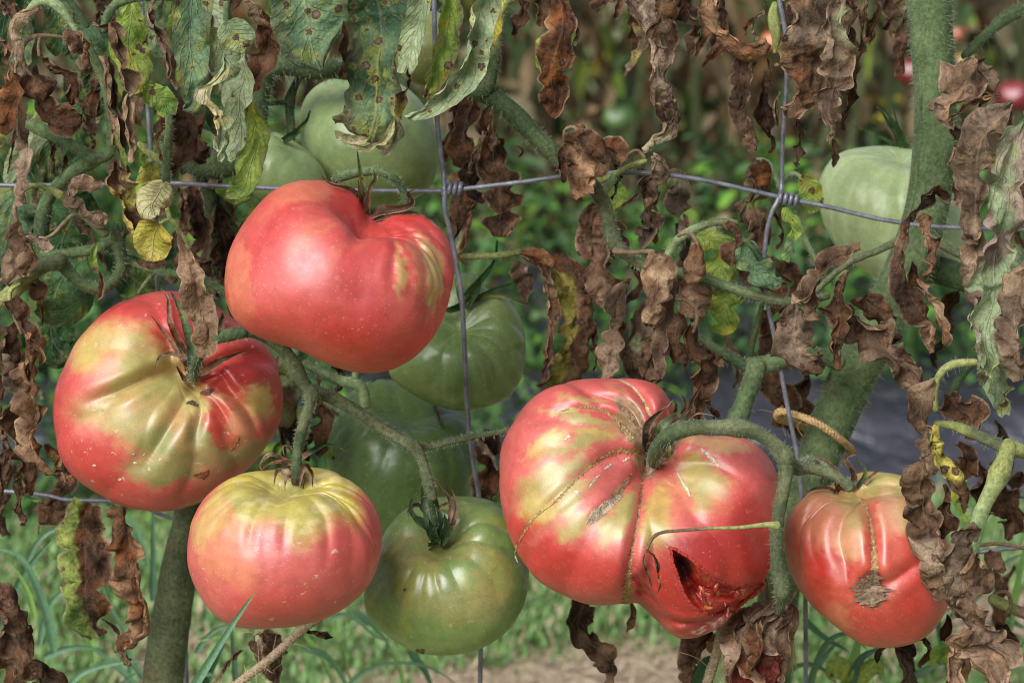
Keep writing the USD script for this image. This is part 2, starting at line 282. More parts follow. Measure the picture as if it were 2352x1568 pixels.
    cf, sf = np.cos(fc)[:, None], np.sin(fc)[:, None]
    X, Z = X * cf - Z * sf, X * sf + Z * cf
    G = C[:, None] + X[..., None] * S[:, None] + Z[..., None] * N[:, None]
    du, dv = np.gradient(G, axis=0), np.gradient(G, axis=1)
    nn = np.cross(du, dv); nn /= np.linalg.norm(nn, axis=2, keepdims=True) + 1e-12
    if crinkle:
        at = np.abs(t)[None] + 0 * s[:, None]
        sc = np.stack(np.broadcast_arrays(s[:, None] * L, t[None] * half, np.full((1, 1), seed * .0037)), -1)
        wq = sc + .0035 * np.stack([fbm(sc / .012, 2, seed + 1), fbm(sc / .012 + 9, 2, seed + 2), 0 * at], -1)
        rid = 1 - 2 * np.abs(fbm(wq / .0125 + 5, 2, seed))          # sharp creases
        d = .0030 * rid * np.abs(rid) ** .3 + .0018 * fbm(wq / .0062 + 9, 2, seed + 3) + .0006 * fbm(wq / .0028 + 9, 2, seed + 5)
        puck = noise1((s * L / .0052)[:, None] + .8 * fbm(wq / .02, 2, seed + 6) + 2.2 * at, seed + 81) * np.where(t < 0, 1, 1)[None]
        d = d + .0017 * puck * at ** 1.3
        amp = crinkle * np.minimum(1, .4 + at) * min(1, half / .0065)
        G = G + nn * (d * amp)[..., None]
        G = G + .0016 * (amp * at)[..., None] * np.stack([fbm(wq / .005 + 31, 2, seed + 7), fbm(wq / .005 + 41, 2, seed + 8), fbm(wq / .005 + 51, 2, seed + 9)], -1)
    return G, s, t

def leaf_tint(s, t, L, half, pal, seed, spots=0.0, edge=0.0, mixpal=None, mixamt=0.5, mixside=0):
    p = PAL[pal]
    q = np.stack(np.broadcast_arrays(s[:, None] * L, t[None] * half, np.full((1, 1), seed * 1.7 + .2)), -1)
    a = fbm(q / .016, 4, seed + 50) ; b = fbm(q / .009, 3, seed + 60)
    f = np.clip(.5 + 1.25 * a, 0, 1) * 2
    col = np.where(f[..., None] < 1, mixc(p[0], p[1], np.clip(f, 0, 1)), mixc(p[1], p[2], np.clip(f - 1, 0, 1)))
    col = mixc(col, p[3], np.clip(b * 2.2 - .25, 0, .85))
    if mixpal:
        p2 = PAL[mixpal]
        f2 = np.clip(.5 + 1.2 * b, 0, 1)
        c2 = mixc(p2[0], p2[2], f2)
        lat = mixside * t[None] * .9
        col = mixc(col, c2, sstep(-.12, .12, fbm(q / .021, 3, seed + 80) * 1.1 + (mixamt - .5) * 1.5 + lat))
    if spots and pal not in GREENS:
        k = int(spots * 26)
        r = np.random.default_rng(seed + 5)
        for _ in range(k):
            ss, tt, rad = r.uniform(.04, .97), r.uniform(-.95, .95), r.choice([.0009, .0013, .0018, .0028], p=[.4, .3, .2, .1])
            d = np.hypot((s[:, None] - ss) * L, (t[None] - tt) * half)
            d = d * (1 + .5 * fbm(q / .003, 2, seed + 7))
            if pal in GREENS: col = mixc(col, PAL["yellow"][1] * .7, .35 * sstep(rad * 2.2, rad, d))
            col = mixc(col, [.075, .045, .035], .9 * sstep(rad * 1.15, rad * .8, d))
            col = mixc(col, [.16, .105, .075], .6 * sstep(rad * .6, rad * .2, d))
    if edge:
        e = np.maximum(np.abs(t)[None], sstep(.75, 1.0, s)[:, None])
        m = sstep(.55, .95, e + .45 * fbm(q / .01, 3, seed + 90)) * edge
        col = mixc(col, mixc(PAL["dead"][0], PAL["dead"][2], np.clip(.5 + b, 0, 1)), m)
    if pal not in GREENS:  # dry rims are bleached
        col = mixc(col, PAL["tan"][2], (.5 * sstep(.86, 1.0, np.abs(t)))[None] * np.ones_like(a))
    return np.clip(col, .004, .8)

leafn = [100]
def leaf(parent, pts, half, Y, pal="dead", name="leaf", mat=None, label=None, spots=0.0, edge=0.0, mixpal=None, mixamt=.5, mixside=0, holes=0.0, ny=None, nx=None, **kw):
    leafn[0] += 1
    seed = kw.pop("seed", leafn[0])
    C0 = path3(pts, Y)
    L = np.linalg.norm(np.diff(C0, axis=0), axis=1).sum()
    half = half * MPP(Y)
    if pal in ('dead', 'gray', 'tan') and mixpal is None and seed % 5 == 0: mixpal, mixamt = ('lime', 'pale', 'yellow')[seed % 3], .27
    if pal not in GREENS and 'fold' not in kw: kw['fold'] = float(np.random.default_rng(seed).uniform(-.55, .35))
    ny = ny or int(np.clip(L / .00085, 18, 110)); nx = nx or int(np.clip(2 * half / .00085, 10, 48)) // 2 * 2
    C = spline(C0, ny + 1)
    G, s, t = leaf_geom(C, half, ny=ny, nx=nx, seed=seed, **kw)
    col = leaf_tint(s, t, L, half, pal, seed, spots, edge, mixpal, mixamt, mixside)
    if pal not in GREENS:
        rt = np.random.default_rng(seed + 9); k_ = rt.uniform(.45, 1.15) * np.array([1.05, .97, .84]); g_ = rt.uniform(0, .22)
        col = col * k_; col = mixc(col, col.mean(-1, keepdims=True) * np.array([1.12, 1.0, .88]), np.full(col.shape[:-1], g_))
    F = grid_faces(ny + 1, nx + 1)[:, ::-1]
    if holes:
        q = np.stack(np.broadcast_arrays(s[:, None] * L, t[None] * half, np.full((1, 1), seed * .9)), -1)
        h = fbm(q / .006, 2, seed + 40).ravel()
        lim = np.quantile(h, 1 - holes)
        F = F[h[F].mean(1) < lim]
    st = np.stack(np.broadcast_arrays(s[:, None], t[None]), -1).reshape(-1, 2)
    m = mat or ((M_SPOT if spots >= .8 else M_GREEN if spots > 0 else M_CLEAN) if pal in GREENS else M_DRY if pal in ("tan", "gray") else M_DEAD)
    # front of the sheet towards the viewer
    return part(parent, name, G.reshape(-1, 3), orient(G, F), m, tint=col.reshape(-1, 3), st=st, label=label)
def orient(G, F):
    v = G.reshape(-1, 3)
    a = np.cross(v[F[:, 1]] - v[F[:, 0]], v[F[:, 2]] - v[F[:, 0]])
    c = G[:, G.shape[1] // 2]
    mid = np.isin(F[:, 0] % G.shape[1], [G.shape[1] // 2, G.shape[1] // 2 - 1])
    return F if (a[mid] * (CAM - v[F[mid, 0]])).sum() > 0 else F[:, ::-1]

# ------------------------------------------------------------------ tubes
def tube_geom(C, R, sides=12, irregular=0.0, seed=0, ridge=0.0, round_=False):
    if round_:
        R = np.broadcast_to(R, (len(C),)); t0 = C[0] - C[1]; t1 = C[-1] - C[-2]; t0 = t0 / np.linalg.norm(t0); t1 = t1 / np.linalg.norm(t1)
        k = np.sin(np.radians([82, 62, 35])); m = np.cos(np.radians([82, 62, 35]))
        C = np.vstack([C[0] + t0 * R[0] * .8 * k[:, None], C, C[-1] + t1 * R[-1] * .8 * k[::-1, None]])
        R = np.r_[R[0] * m, R, R[-1] * m[::-1]]
    n = len(C)
    Tn = np.gradient(C, axis=0); Tn /= np.linalg.norm(Tn, axis=1, keepdims=True)
    a = np.cross(Tn[0], [0.3, 1, .1]); a /= np.linalg.norm(a)
    A = [a]
    for i in range(1, n):
        a = A[-1] - (A[-1] @ Tn[i]) * Tn[i]; A.append(a / np.linalg.norm(a))
    A = np.array(A); B = np.cross(Tn, A)
    th = np.arange(sides) * 2 * np.pi / sides
    R = np.broadcast_to(R, (n,))
    r = R[:, None] * np.ones(sides)
    if irregular or ridge:
        ln = np.r_[0, np.cumsum(np.linalg.norm(np.diff(C, axis=0), axis=1))]
        q = np.stack([np.cos(th)[None] * 1.2 + 0 * ln[:, None], np.sin(th)[None] * 1.2 + 0 * ln[:, None], ln[:, None] / (R.mean() * 3) + 0 * th[None]], -1)
        r = r * (1 + irregular * fbm(q + seed * 3.1, 3, seed)) * (1 + ridge * np.cos(5 * th + seed))[None]
    v = C[:, None] + r[..., None] * (np.cos(th)[None, :, None] * A[:, None] + np.sin(th)[None, :, None] * B[:, None])
    f = grid_faces(n, sides, wrap=True)
    v = np.vstack([v.reshape(-1, 3), C[:1], C[-1:]])
    k = np.arange(sides)
    f = np.vstack([f[:, ::-1], np.stack([k, (k + 1) % sides, np.full(sides, n * sides)], 1)[:, ::-1] * [1, 1, 1], np.stack([(n - 1) * sides + (k + 1) % sides, (n - 1) * sides + k, np.full(sides, n * sides + 1)], 1)[:, ::-1]])
    return v, f, Tn, A, B
STEMC = {"green": [(.058, .092, .036), (.13, .176, .078)], "dark": [(.030, .050, .022), (.078, .108, .046)], "yellow": [(.17, .19, .055), (.28, .29, .11)], "pale": [(.15, .21, .09), (.26, .33, .16)], "brown": [(.12, .075, .045), (.24, .16, .10)], "olive": [(.065, .078, .038), (.135, .148, .075)]}
def stem(parent, pts, R, Y, pal="green", name="stem", hairs=0, hair_len=.0022, sides=12, pal2=None, irregular=.15, ridge=0.0, label=None, mat=None, seed=None):
    """R: radius in pixels, one or one per point"""
    leafn[0] += 1
    seed = seed or leafn[0]
    C0 = path3(pts, Y)
    R = np.broadcast_to(np.asarray(R, float), (len(pts),)) * MPP(Y)
    if R.max() < 27 * MPP(Y): R = R * .9
    if len(pts) == 2: C0 = np.array([C0[0], C0.mean(0), C0[1]]); R = np.array([R[0], R.mean(), R[1]])
    L = np.linalg.norm(np.diff(C0, axis=0), axis=1).sum()
    n = int(np.clip(L / .002, 8, 140))
    CR = spline(np.hstack([C0, R[:, None]]), n)
    C, r = CR[:, :3], np.clip(CR[:, 3], 2e-4, None)
    sn = np.linspace(0, 1, n); rn = np.random.default_rng(seed + 1)
    for _ in range(int(L / .035) + 1 if R.mean() < .006 else 0): r = r * (1 + rn.uniform(.06, .2) * np.exp(-((sn - rn.uniform(.1, .9)) * L / (1.6 * r.mean())) ** 2))
    v, f, Tn, A, B = tube_geom(C, r, sides, irregular, seed, ridge, True)
    Tn, A, B = Tn[3:-3], A[3:-3], B[3:-3]
    q = v / .012
    c = STEMC[pal]
    col = mixc(c[0], c[1], np.clip(.5 + 1.1 * fbm(q + seed, 4, seed), 0, 1))
    if pal2:
        s = np.r_[np.repeat(np.r_[0, 0, 0, np.linspace(0, 1, n), 1, 1, 1], sides), 0, 1]
        c2 = STEMC[pal2]
        col = mixc(col, mixc(c2[0], c2[1], np.clip(.5 + fbm(q * 1.3, 3, seed + 1), 0, 1)), sstep(.35, .65, s + .25 * fbm(q * .6, 2, seed + 2)))
    thv = np.r_[np.tile(np.arange(sides) * 2 * np.pi / sides, n + 6), 0, 0]; lnv = np.r_[np.repeat(np.linspace(0, L, n + 6), sides), 0, L]
    col = col * (1 + .28 * fbm(np.stack([np.cos(thv) * 3.2, np.sin(thv) * 3.2, lnv / .04 + seed], -1), 3, seed + 6))[:, None]
    br = sstep(.28, .5, fbm(q * .9 + 7, 3, seed + 3)) * .45
    col = mixc(col, [.11, .075, .04], br)
    path = part(parent, name, v, f, mat or M_STEM, tint=col, label=label)
    if hairs:
        r0 = np.random.default_rng(seed)
        k = int(hairs * 1.6 * L * 1000)
        i = r0.integers(1, n - 1, k); th = r0.uniform(0, 2 * np.pi, k); fr = r0.random(k)
        Cc = C[i] + (C[i - 1] - C[i]) * fr[:, None]
        nrm = np.cos(th)[:, None] * A[i] + np.sin(th)[:, None] * B[i]
        p0 = Cc + nrm * (r[i] * .98)[:, None]
        ln = hair_len * r0.uniform(.35, 1.1, k)[:, None]
        bend = r0.normal(0, .35, (k, 3))
        p1 = p0 + nrm * ln * .55 + bend * ln * .2
        p2 = p0 + nrm * ln * .95 + bend * ln * .7 - np.array([0, 0, .2]) * ln
        pts_ = np.stack([p0, p1, p2], 1).reshape(-1, 3)
        curves(path if path.count("/") < 4 else parent, "hairs", pts_, np.full(k, 3), np.tile([.00010, .00008, .00003], k), M_HAIR)
    return path

# ------------------------------------------------------------------ tomatoes
class Tomato: pass
def tomato(label, outline, Y, axis, colour, mat, nu=190, nv=260, ribs=(), dimple=.30, dw=.38, oblate=.82, depth=.92, ribfade=1.5, lump=.03, toward=None, group=None, seed=1, hole=None, creases=(), name="tomato", crumple=0.0, blossom=0.0, body="skin", centre=None):
    """outline: px polygon of the silhouette; axis: (right, up) parts of the stem direction in the picture plane; ribs: (image angle from the stem in degrees, depth, width in radians)"""
    o = np.asarray(outline, float)
    c = o.mean(0) if centre is None else np.asarray(centre, float)
    oc = np.vstack([o, o[:1]])
    d = np.r_[0, np.cumsum(np.linalg.norm(np.diff(oc, axis=0), axis=1) ** .6)]
    sp = CubicSpline(d, oc, bc_type="periodic")(np.linspace(0, d[-1], 1441)[:-1])
    if centre is None: c = sp.mean(0)
    ang = np.arctan2(-(sp[:, 1] - c[1]), sp[:, 0] - c[0]); rad = np.hypot(sp[:, 0] - c[0], sp[:, 1] - c[1])
    k = np.argsort(ang); ang, rad = ang[k], rad[k]
    Rt = lambda a: np.interp(a, np.r_[ang - 2 * np.pi, ang, ang + 2 * np.pi], np.tile(rad, 3))
    mpp = MPP(Y)
    r0 = rad.mean() * mpp
    ax = np.array([axis[0], axis[1]]); tz = math.sqrt(max(0, 1 - ax @ ax)) if toward is None else toward
    a = np.array([ax[0], ax[1], tz]); a /= np.linalg.norm(a)   # right, up, towards viewer
    e1 = np.cross(a, [0, 0, 1.0] if abs(a[2]) < .95 else [0, 1.0, 0]); e1 /= np.linalg.norm(e1)
    e2 = np.cross(a, e1)
    th = np.linspace(0.004, np.pi - .004, nu); ph = np.arange(nv) * 2 * np.pi / nv
    TH, PH = np.meshgrid(th, ph, indexing="ij")
    R = 1.0
    rib = np.zeros_like(TH)
    for (deg, dep, w) in ribs:
        g = math.radians(deg)
        dv = np.array([math.cos(g), math.sin(g), 0]); dv = dv - (dv @ a) * a
        p0 = math.atan2(dv @ e2, dv @ e1)
        dd = (PH - p0 + np.pi) % (2 * np.pi) - np.pi
        wob = .12 * noise1(th * 2.2, seed + int(deg) % 50)[:, None]
        rib += dep * np.exp(-np.abs((dd + wob) / w) ** 1.4) * (np.exp(-(TH / ribfade) ** 2.2))
    rho = np.sin(TH) ** .92
    z = oblate * np.cos(TH)
    dim = dimple * np.exp(-(TH / dw) ** 1.7)
    bl = blossom * np.exp(-((np.pi - TH) / .3) ** 2)
    U = np.stack([np.cos(PH) * rho, np.sin(PH) * rho, z], -1)
    lum = lump * fbm(U * 1.6 + seed * 2.3, 2, seed) + .006 * fbm(U * 5 + seed, 2, seed + 1)
    if crumple:
        rid = 1 - np.abs(fbm(U * 3.2 + seed, 3, seed + 8)) * 2.2
        lum = lum - crumple * rid - crumple * .5 * (1 - np.abs(fbm(U * 8 + seed, 2, seed + 9)) * 2)
    sc = (1 - rib + lum)
    rib = rib * (1 - np.exp(-(TH / .24) ** 2)); sc = 1 - rib + lum
    x = np.cos(PH) * rho * sc; y = np.sin(PH) * rho * sc
    z = z * (1 - .45 * rib + lum) - dim + bl
    V = x[..., None] * e1 + y[..., None] * e2 + z[..., None] * a
    V = V.reshape(-1, 3)
    # fit the silhouette: the seen rim of the solid follows the traced outline, everything inside moves along smoothly
    an = np.arctan2(V[:, 1], V[:, 0]); rr = np.hypot(V[:, 0], V[:, 1])
    nb = 240
    bi = ((an + np.pi) / (2 * np.pi) * nb).astype(int) % nb
    mx = np.zeros(nb); np.maximum.at(mx, bi, rr)
    mx = np.where(mx == 0, np.median(mx), mx)
    kern = np.hanning(7); kern /= kern.sum()
    mxs = np.convolve(np.r_[mx[-3:], mx, mx[:3]], kern, "valid")
    bc = (np.arange(nb) + .5) / nb * 2 * np.pi - np.pi
    cur = np.interp(an, np.r_[bc - 2 * np.pi, bc, bc + 2 * np.pi], np.tile(mxs, 3))
    fac = Rt(an) * mpp / cur
    mean = r0 / mxs.mean()
    u = np.clip(rr / cur, 0, 1)
    fb = mean + (fac - mean) * sstep(0, 1, u) ** .8
    V[:, :2] *= fb[:, None]
    V[:, 2] *= mean * depth
    base = P(c[0], c[1], Y)
    W = base + V[:, :1] * RIGHT + V[:, 1:2] * UP - V[:, 2:3] * FWD
    F = grid_faces(nu, nv, wrap=True)
    # caps
    W = np.vstack([W, W[:nv].mean(0), W[-nv:].mean(0)])
    kk = np.arange(nv)
    F = np.vstack([F, np.stack([kk, np.full(nv, nu * nv), (kk + 1) % nv], 1), np.stack([(nu - 1) * nv + kk, (nu - 1) * nv + (kk + 1) % nv, np.full(nv, nu * nv + 1)], 1)])
    vol = (W[F[:, 0]] - base) * np.cross(W[F[:, 1]] - base, W[F[:, 2]] - base)
    if vol.sum() < 0: F = F[:, ::-1]
    fn = np.cross(W[F[:, 1]] - W[F[:, 0]], W[F[:, 2]] - W[F[:, 0]])
    nr = np.zeros_like(W)
    for j in range(3): np.add.at(nr, F[:, j], fn)
    nr /= np.linalg.norm(nr, axis=1, keepdims=True) + 1e-15
    px = pix(W)
    front = (nr * (CAM - W)).sum(1) > -.002
    if creases:  # folds of the fruit wall where they run
        facing = np.clip((nr * (CAM - W)).sum(1) / np.linalg.norm(CAM - W, axis=1) * 3, 0, 1) * front
        for pl, dep, wd in creases:
            pl = spline(np.asarray(pl, float), 40)
            dd, ii = cKDTree(pl).query(px)
            u = ii / 39.0
            prof = np.minimum(1, .35 + 2.2 * (1 - u)) if len(pl) > 3 else 1
            W = W + (FWD * .75)[None] * (dep * np.exp(-np.abs(dd / wd) ** 1.5) * prof * facing)[:, None] - nr * (dep * .25 * np.exp(-np.abs(dd / wd) ** 1.5) * prof * facing)[:, None]
            W = W - (FWD * .22)[None] * (dep * np.exp(-((dd - wd * 1.9) / wd) ** 2) * prof * facing)[:, None]
        fn = np.cross(W[F[:, 1]] - W[F[:, 0]], W[F[:, 2]] - W[F[:, 0]])
        nr = np.zeros_like(W)
        for j in range(3): np.add.at(nr, F[:, j], fn)
        nr /= np.linalg.norm(nr, axis=1, keepdims=True) + 1e-15
        px = pix(W)
    t = Tomato(); t.W, t.F, t.N, t.px, t.front, t.base, t.mpp, t.Y, t.r = W, F, nr, px, front, base, mpp, Y, r0
    t.TH = np.r_[TH.ravel(), 0, np.pi]; t.PH = np.r_[PH.ravel(), 0, 0]; t.seed = seed
    t.rib = np.r_[rib.ravel(), 0, 0]
    fr = np.flatnonzero(front & ((nr * (CAM - W)).sum(1) > 0.02)); t.tree = cKDTree(px[fr]); t.fr = fr
    t.path = thing(name, label, "tomato", loc=base, group=group)
    q = (W - base) / .01
    col = colour(t, q)
    if hole is not None:
        from shapely import Polygon, contains_xy
        pg = Polygon(hole)
        ins = contains_xy(pg, px[:, 0], px[:, 1]) & front
        gone = ins[F].any(1)
        edge = np.intersect1d(np.unique(F[gone]), np.unique(F[~gone]))
        pl = np.vstack([np.asarray(hole, float), np.asarray(hole[:1], float)])
        fine = np.vstack([np.linspace(a_, b_, 60) for a_, b_ in zip(pl[:-1], pl[1:])])
        _, ii = cKDTree(fine).query(px[edge])
        sh = fine[ii] - px[edge]
        W = W.copy(); W[edge] += (sh[:, :1] * RIGHT - sh[:, 1:] * UP) * mpp
        F = F[~gone]
    part(t.path, body, W, F, mat, tint=np.clip(col, .003, .8))
    return t
def on(t, px, py, lift=0.0):
    """the point of the tomato's near side seen at the pixel (or its plane beyond the rim)"""
    d, i = t.tree.query([px, py])
    p = t.W[t.fr[i]]
    y = p[1]
    if d > 6: y = t.ylast if hasattr(t, "ylast") else y
    t.ylast = y
    return P(px, py, y - lift), t.N[t.fr[i]]
def blobs(t, q, col, items, band=True):
    """pigment patches: (px, py, rx, ry, degrees, colour, strength)"""
    w1 = fbm(q * .9 + 3, 3, t.seed + 21); w2 = fbm(q * .9 + 13, 3, t.seed + 22); w3 = fbm(q * 3.2 + 3, 3, t.seed + 23)
    w4 = fbm(q * 9 + 3, 2, t.seed + 24)
    x = t.px[:, 0] + w1 * 24 + w3 * 14 + w4 * 6; y = t.px[:, 1] + w2 * 24 - w3 * 14 + w4 * 6
    for (bx, by, rx, ry, dg, c, st) in items:
        g = math.radians(dg)
        dx, dy = x - bx, y - by
        u = (dx * math.cos(g) + dy * math.sin(g)) / rx; v = (-dx * math.sin(g) + dy * math.cos(g)) / ry
        d = np.hypot(u, v) + (~t.front) * 9
        c = np.asarray(c, float)
        if band and c[1] > .6 * c[0]: col = mixc(col, np.array([.54, .20, .10]) * .6 + col * .4, st * .7 * sstep(1.5, .9, d))
        col = mixc(col, c, st * sstep(1.28, .62, d))
    return col
def sepal(t, pts, w, pal="brown", lift=.001, rise=.004, curl=1.0, mat=None, name="sepal", twist=0.5, prof="sepal"):
    leafn[0] += 1
    seed = leafn[0]
    t.__dict__.pop("ylast", None)
    C0 = []
    n = len(pts)
    for i, p in enumerate(pts):
        C0.append(on(t, p[0], p[1], lift + rise * (i / (n - 1)) ** .7 + (p[2] if len(p) > 2 else 0))[0])
    C0 = np.array(C0)
    L = np.linalg.norm(np.diff(C0, axis=0), axis=1).sum()
    ny = int(np.clip(L / .0012, 12, 60)); half = w * 1.35 * t.mpp
    C = spline(C0, ny + 1)
    G, s, tt = leaf_geom(C, half, ny=ny, nx=6, curl=curl, face=(0, twist), prof=prof, wave=.25, wf=2.5, crinkle=.45, ragged=.22, seed=seed)
    pp = {"brown": "dead", "tan": "tan", "green": "green", "dkgreen": "dkgreen", "rust": "rust", "pale": "pale", "mix": "dkgreen"}[pal]
    col = leaf_tint(s, tt, L, half, pp, seed, mixpal="dead" if pal == "mix" else None, mixamt=.5)
    F = grid_faces(ny + 1, 7)
    part(t.path, name, G.reshape(-1, 3), orient(G, F), M_GREEN if pp in GREENS else M_DRY, tint=col.reshape(-1, 3), st=np.stack(np.broadcast_arrays(s[:, None], tt[None]), -1).reshape(-1, 2))
def pedicel(t, pts, R, pal="dark", hairs=1.5, name="stalk", Y=None, lift=.004, plane=False):
    t.__dict__.pop("ylast", None)
    stem(t.path, [(p[0], p[1], (p[2] if len(p) > 2 else 0)) for p in pts], R, Y if Y is not None else t.Y, pal, name=name, hairs=hairs)
def scar(t, pts, w, col=(.36, .24, .13), zip_=0.0, name="scar", lift=.0003, dark=.5):
    """a corky seam lying on the skin; zip_ adds short cross teeth"""
    leafn[0] += 1
    r = np.random.default_rng(leafn[0])
    q = spline(np.array([p[:2] for p in pts], float), max(10, int(sum(math.dist(a[:2], b[:2]) for a, b in zip(pts, pts[1:])) / 3.2)))
    ws = np.interp(np.linspace(0, 1, len(q)), np.linspace(0, 1, len(w)), w) if np.ndim(w) else np.full(len(q), w)
    tn = np.gradient(q, axis=0); tn /= np.linalg.norm(tn, axis=1, keepdims=True)
    nm = np.stack([-tn[:, 1], tn[:, 0]], 1)
    rows = []
    prof = [(-1, 0), (-.5, .6), (0, .25), (.5, .7), (1, 0)]
    for i in range(len(q)):
        e = (1 + zip_ * r.random() * (i % 3 == 0)), (1 + zip_ * r.random() * (i % 3 == 1))
        for k, (u, h) in enumerate(prof):
            ww = ws[i] * (e[0] if u < 0 else e[1]) * (1 + r.normal(0, .12))
            x = q[i] + nm[i] * u * ww
            p, n = on(t, *x)
            rows.append(p + n * (lift * .5 + h * .13 * ws[i] * t.mpp * (1 + .4 * r.normal())))
    G = np.array(rows).reshape(len(q), 5, 3)
    cc = np.asarray(col)[None] * (1 + dark * fbm(G.reshape(-1, 3) / .0025, 3, leafn[0]))[:, None]
    F = grid_faces(len(q), 5)
    part(t.path, name, G.reshape(-1, 3), orient(G, F), M_SCAR, tint=np.clip(cc, .02, .7))
# ------------------------------------------------------------------ ground, mulch, grass, far rows
def axis_steps(near, far, step):
    a = list(np.arange(-near, near + 1e-6, step)); x, d = near, step
    while x < far:
        d *= 1.5; x += d; a = [-x] + a + [x]
    return np.array(a)
gx, gy = axis_steps(2.0, 300, .05), axis_steps(2.4, 300, .05)
gX, gY = np.meshgrid(gx, gy, indexing="ij")
gq = np.stack([gX, gY, gX * 0], -1)
near = np.exp(-(np.hypot(gX, gY) / 8) ** 2)
gZ = near * (.02 * fbm(gq * 3, 3, 3) + .006 * fbm(gq * 14, 2, 4))
M_GROUND = usdkit.material(stage, "/World/Looks/thatch_ground", {
    "tc": ("texture_coordinate", {}), "n1": ("noise_texture", {"scale": 5.0, "detail": 6.0, "roughness": 0.65}), "n2": ("noise_texture", {"scale": 60.0, "detail": 4.0, "roughness": 0.7}),
    "r1": ("rgb_ramp", {"ramp": [(0.30, (0.08, 0.15, 0.04)), (0.5, (0.16, 0.23, 0.075)), (0.58, (0.46, 0.36, 0.25)), (0.72, (0.66, 0.52, 0.40))]}),
    "m2": ("map_range", {"from_min": 0.3, "from_max": 0.7, "to_min": 0.5, "to_max": 1.4}), "c": ("mix_color", {"blend_type": "multiply", "fac": 1.0, "use_clamp": False}),
    "b": ("bump", {"strength": 0.8, "distance": 0.01}), "p": ("principled_bsdf", {"roughness": 0.9, "specular_ior_level": 0.2})},
    [("tc.object", "n1.vector"), ("tc.object", "n2.vector"), ("n1.fac", "r1.fac"), ("r1.color", "c.a"), ("n2.fac", "m2.value"), ("m2.result", "c.b"), ("c.result", "p.base_color"), ("n2.fac", "b.height"), ("b.normal", "p.normal")], surface="p.BSDF")
gm = usdkit.mesh(stage, "/World/ground", (np.stack([gX, gY, gZ], -1).reshape(-1, 3), grid_faces(len(gx), len(gy))[:, ::-1]), M_GROUND, smooth=True)
tag(gm.GetPrim(), label="straw covered garden path with short grass", kind="structure")

def mulch_bed(name, y0, y1, h, label, seed):
    xs = np.linspace(-3, 3, 260); us = np.linspace(0, 1, 46)
    X, U = np.meshgrid(xs, us, indexing="ij")
    Y = y0 + (y1 - y0) * U
    Z = h * (1 - np.abs(2 * U - 1) ** 3.5) + .012
    q = np.stack([X, Y, Z * 0], -1)
    Z = Z + .018 * fbm(q * 5, 3, seed) + .012 * fbm(q * np.array([4, 14, 1]), 3, seed + 1) * (U > .03)
    v = np.stack([X, Y, Z], -1).reshape(-1, 3)
    m = usdkit.mesh(stage, "/World/" + name, (v, grid_faces(len(xs), len(us))[:, ::-1] if False else grid_faces(len(xs), len(us))), M_MULCH, smooth=True)
    tag(m.GetPrim(), label=label, kind="structure")
M_MULCH = usdkit.material(stage, "/World/Looks/black_plastic", {
    "tc": ("texture_coordinate", {}), "n1": ("noise_texture", {"scale": 22.0, "detail": 5.0, "distortion": 0.6}), "n2": ("noise_texture", {"scale": 6.0, "detail": 4.0}),
    "r": ("rgb_ramp", {"ramp": [(0.4, (0.03, 0.03, 0.042)), (0.6, (0.06, 0.058, 0.075)), (0.75, (0.12, 0.10, 0.085))]}),
    "b": ("bump", {"strength": 0.9, "distance": 0.03}), "p": ("principled_bsdf", {"roughness": 0.3, "specular_ior_level": 0.9})},
    [("tc.object", "n1.vector"), ("tc.object", "n2.vector"), ("n2.fac", "r.fac"), ("r.color", "p.base_color"), ("n1.fac", "b.height"), ("b.normal", "p.normal")], surface="p.BSDF")
mulch_bed("plastic_mulch", 1.28, 2.6, .10, "black plastic mulch sheet under the far row of plants", 5)

# short grass of the path: tufts too many to count
def tuft_mesh(seed, n, h0, h1, w):
    r = np.random.default_rng(seed)
    vs, fs, cs, k = [], [], [], 0
    for _ in range(n):
        h = r.uniform(h0, h1); az = r.uniform(0, 6.283); lean = r.uniform(.1, .9); b = r.normal(0, .012, 2)
        d = np.array([math.cos(az), math.sin(az)]); sd = np.array([-d[1], d[0]])
        rows = []
        for u in (0, .4, .75, 1):
            c = np.array([*(b + d * lean * h * u * u), h * u * (1 - .25 * u * lean)])
            ww = w * (1 - u) ** .5 + .0003
            rows += [c + np.r_[sd * ww, 0], c - np.r_[sd * ww, 0]]
        vs.append(np.array(rows)); fs.append(grid_faces(4, 2) + k); k += 8
        g = mixc(mixc([.08, .17, .045], [.20, .33, .10], r.random()), [.50, .39, .25], float(r.random() < .16))
        cs.append(np.tile(g, (8, 1)))
    return np.vstack(vs), np.vstack(fs), np.vstack(cs)
pi_ = UsdGeom.PointInstancer.Define(stage, "/World/path_grass")
tag(pi_.GetPrim(), label="short green and straw coloured grass over the garden path", cat="grass", kind="stuff")
protos = []
for i in range(5):
    v, f, c = tuft_mesh(40 + i, 22, .004, .020, .0016)
    pth = f"/World/path_grass/tuft_{i:03d}"
    m = usdkit.mesh(stage, pth, (v, f), M_BLADE)
    UsdGeom.PrimvarsAPI(m).CreatePrimvar("tint", T.Color3fArray, "vertex").Set(Vt.Vec3fArray.FromNumpy(c.astype(np.float32)))
    protos.append(pth)
pi_.CreatePrototypesRel().SetTargets(protos)
r = np.random.default_rng(3)
N = 9000
yy = r.uniform(.55, 1.32, N); xx = r.uniform(-1, 1, N) * (yy + 1.4) * .27
keep = fbm(np.stack([xx * 5, yy * 5, 0 * xx], -1), 3, 9) + r.uniform(-.3, .3, N) - .2 * xx - .75 * np.exp(-((xx - .05) / .14) ** 2 - ((yy - .70) / .16) ** 2) > -.12
xx, yy = xx[keep], yy[keep]
zz = .02 * fbm(np.stack([xx, yy, 0 * xx], -1) * 3, 3, 3)
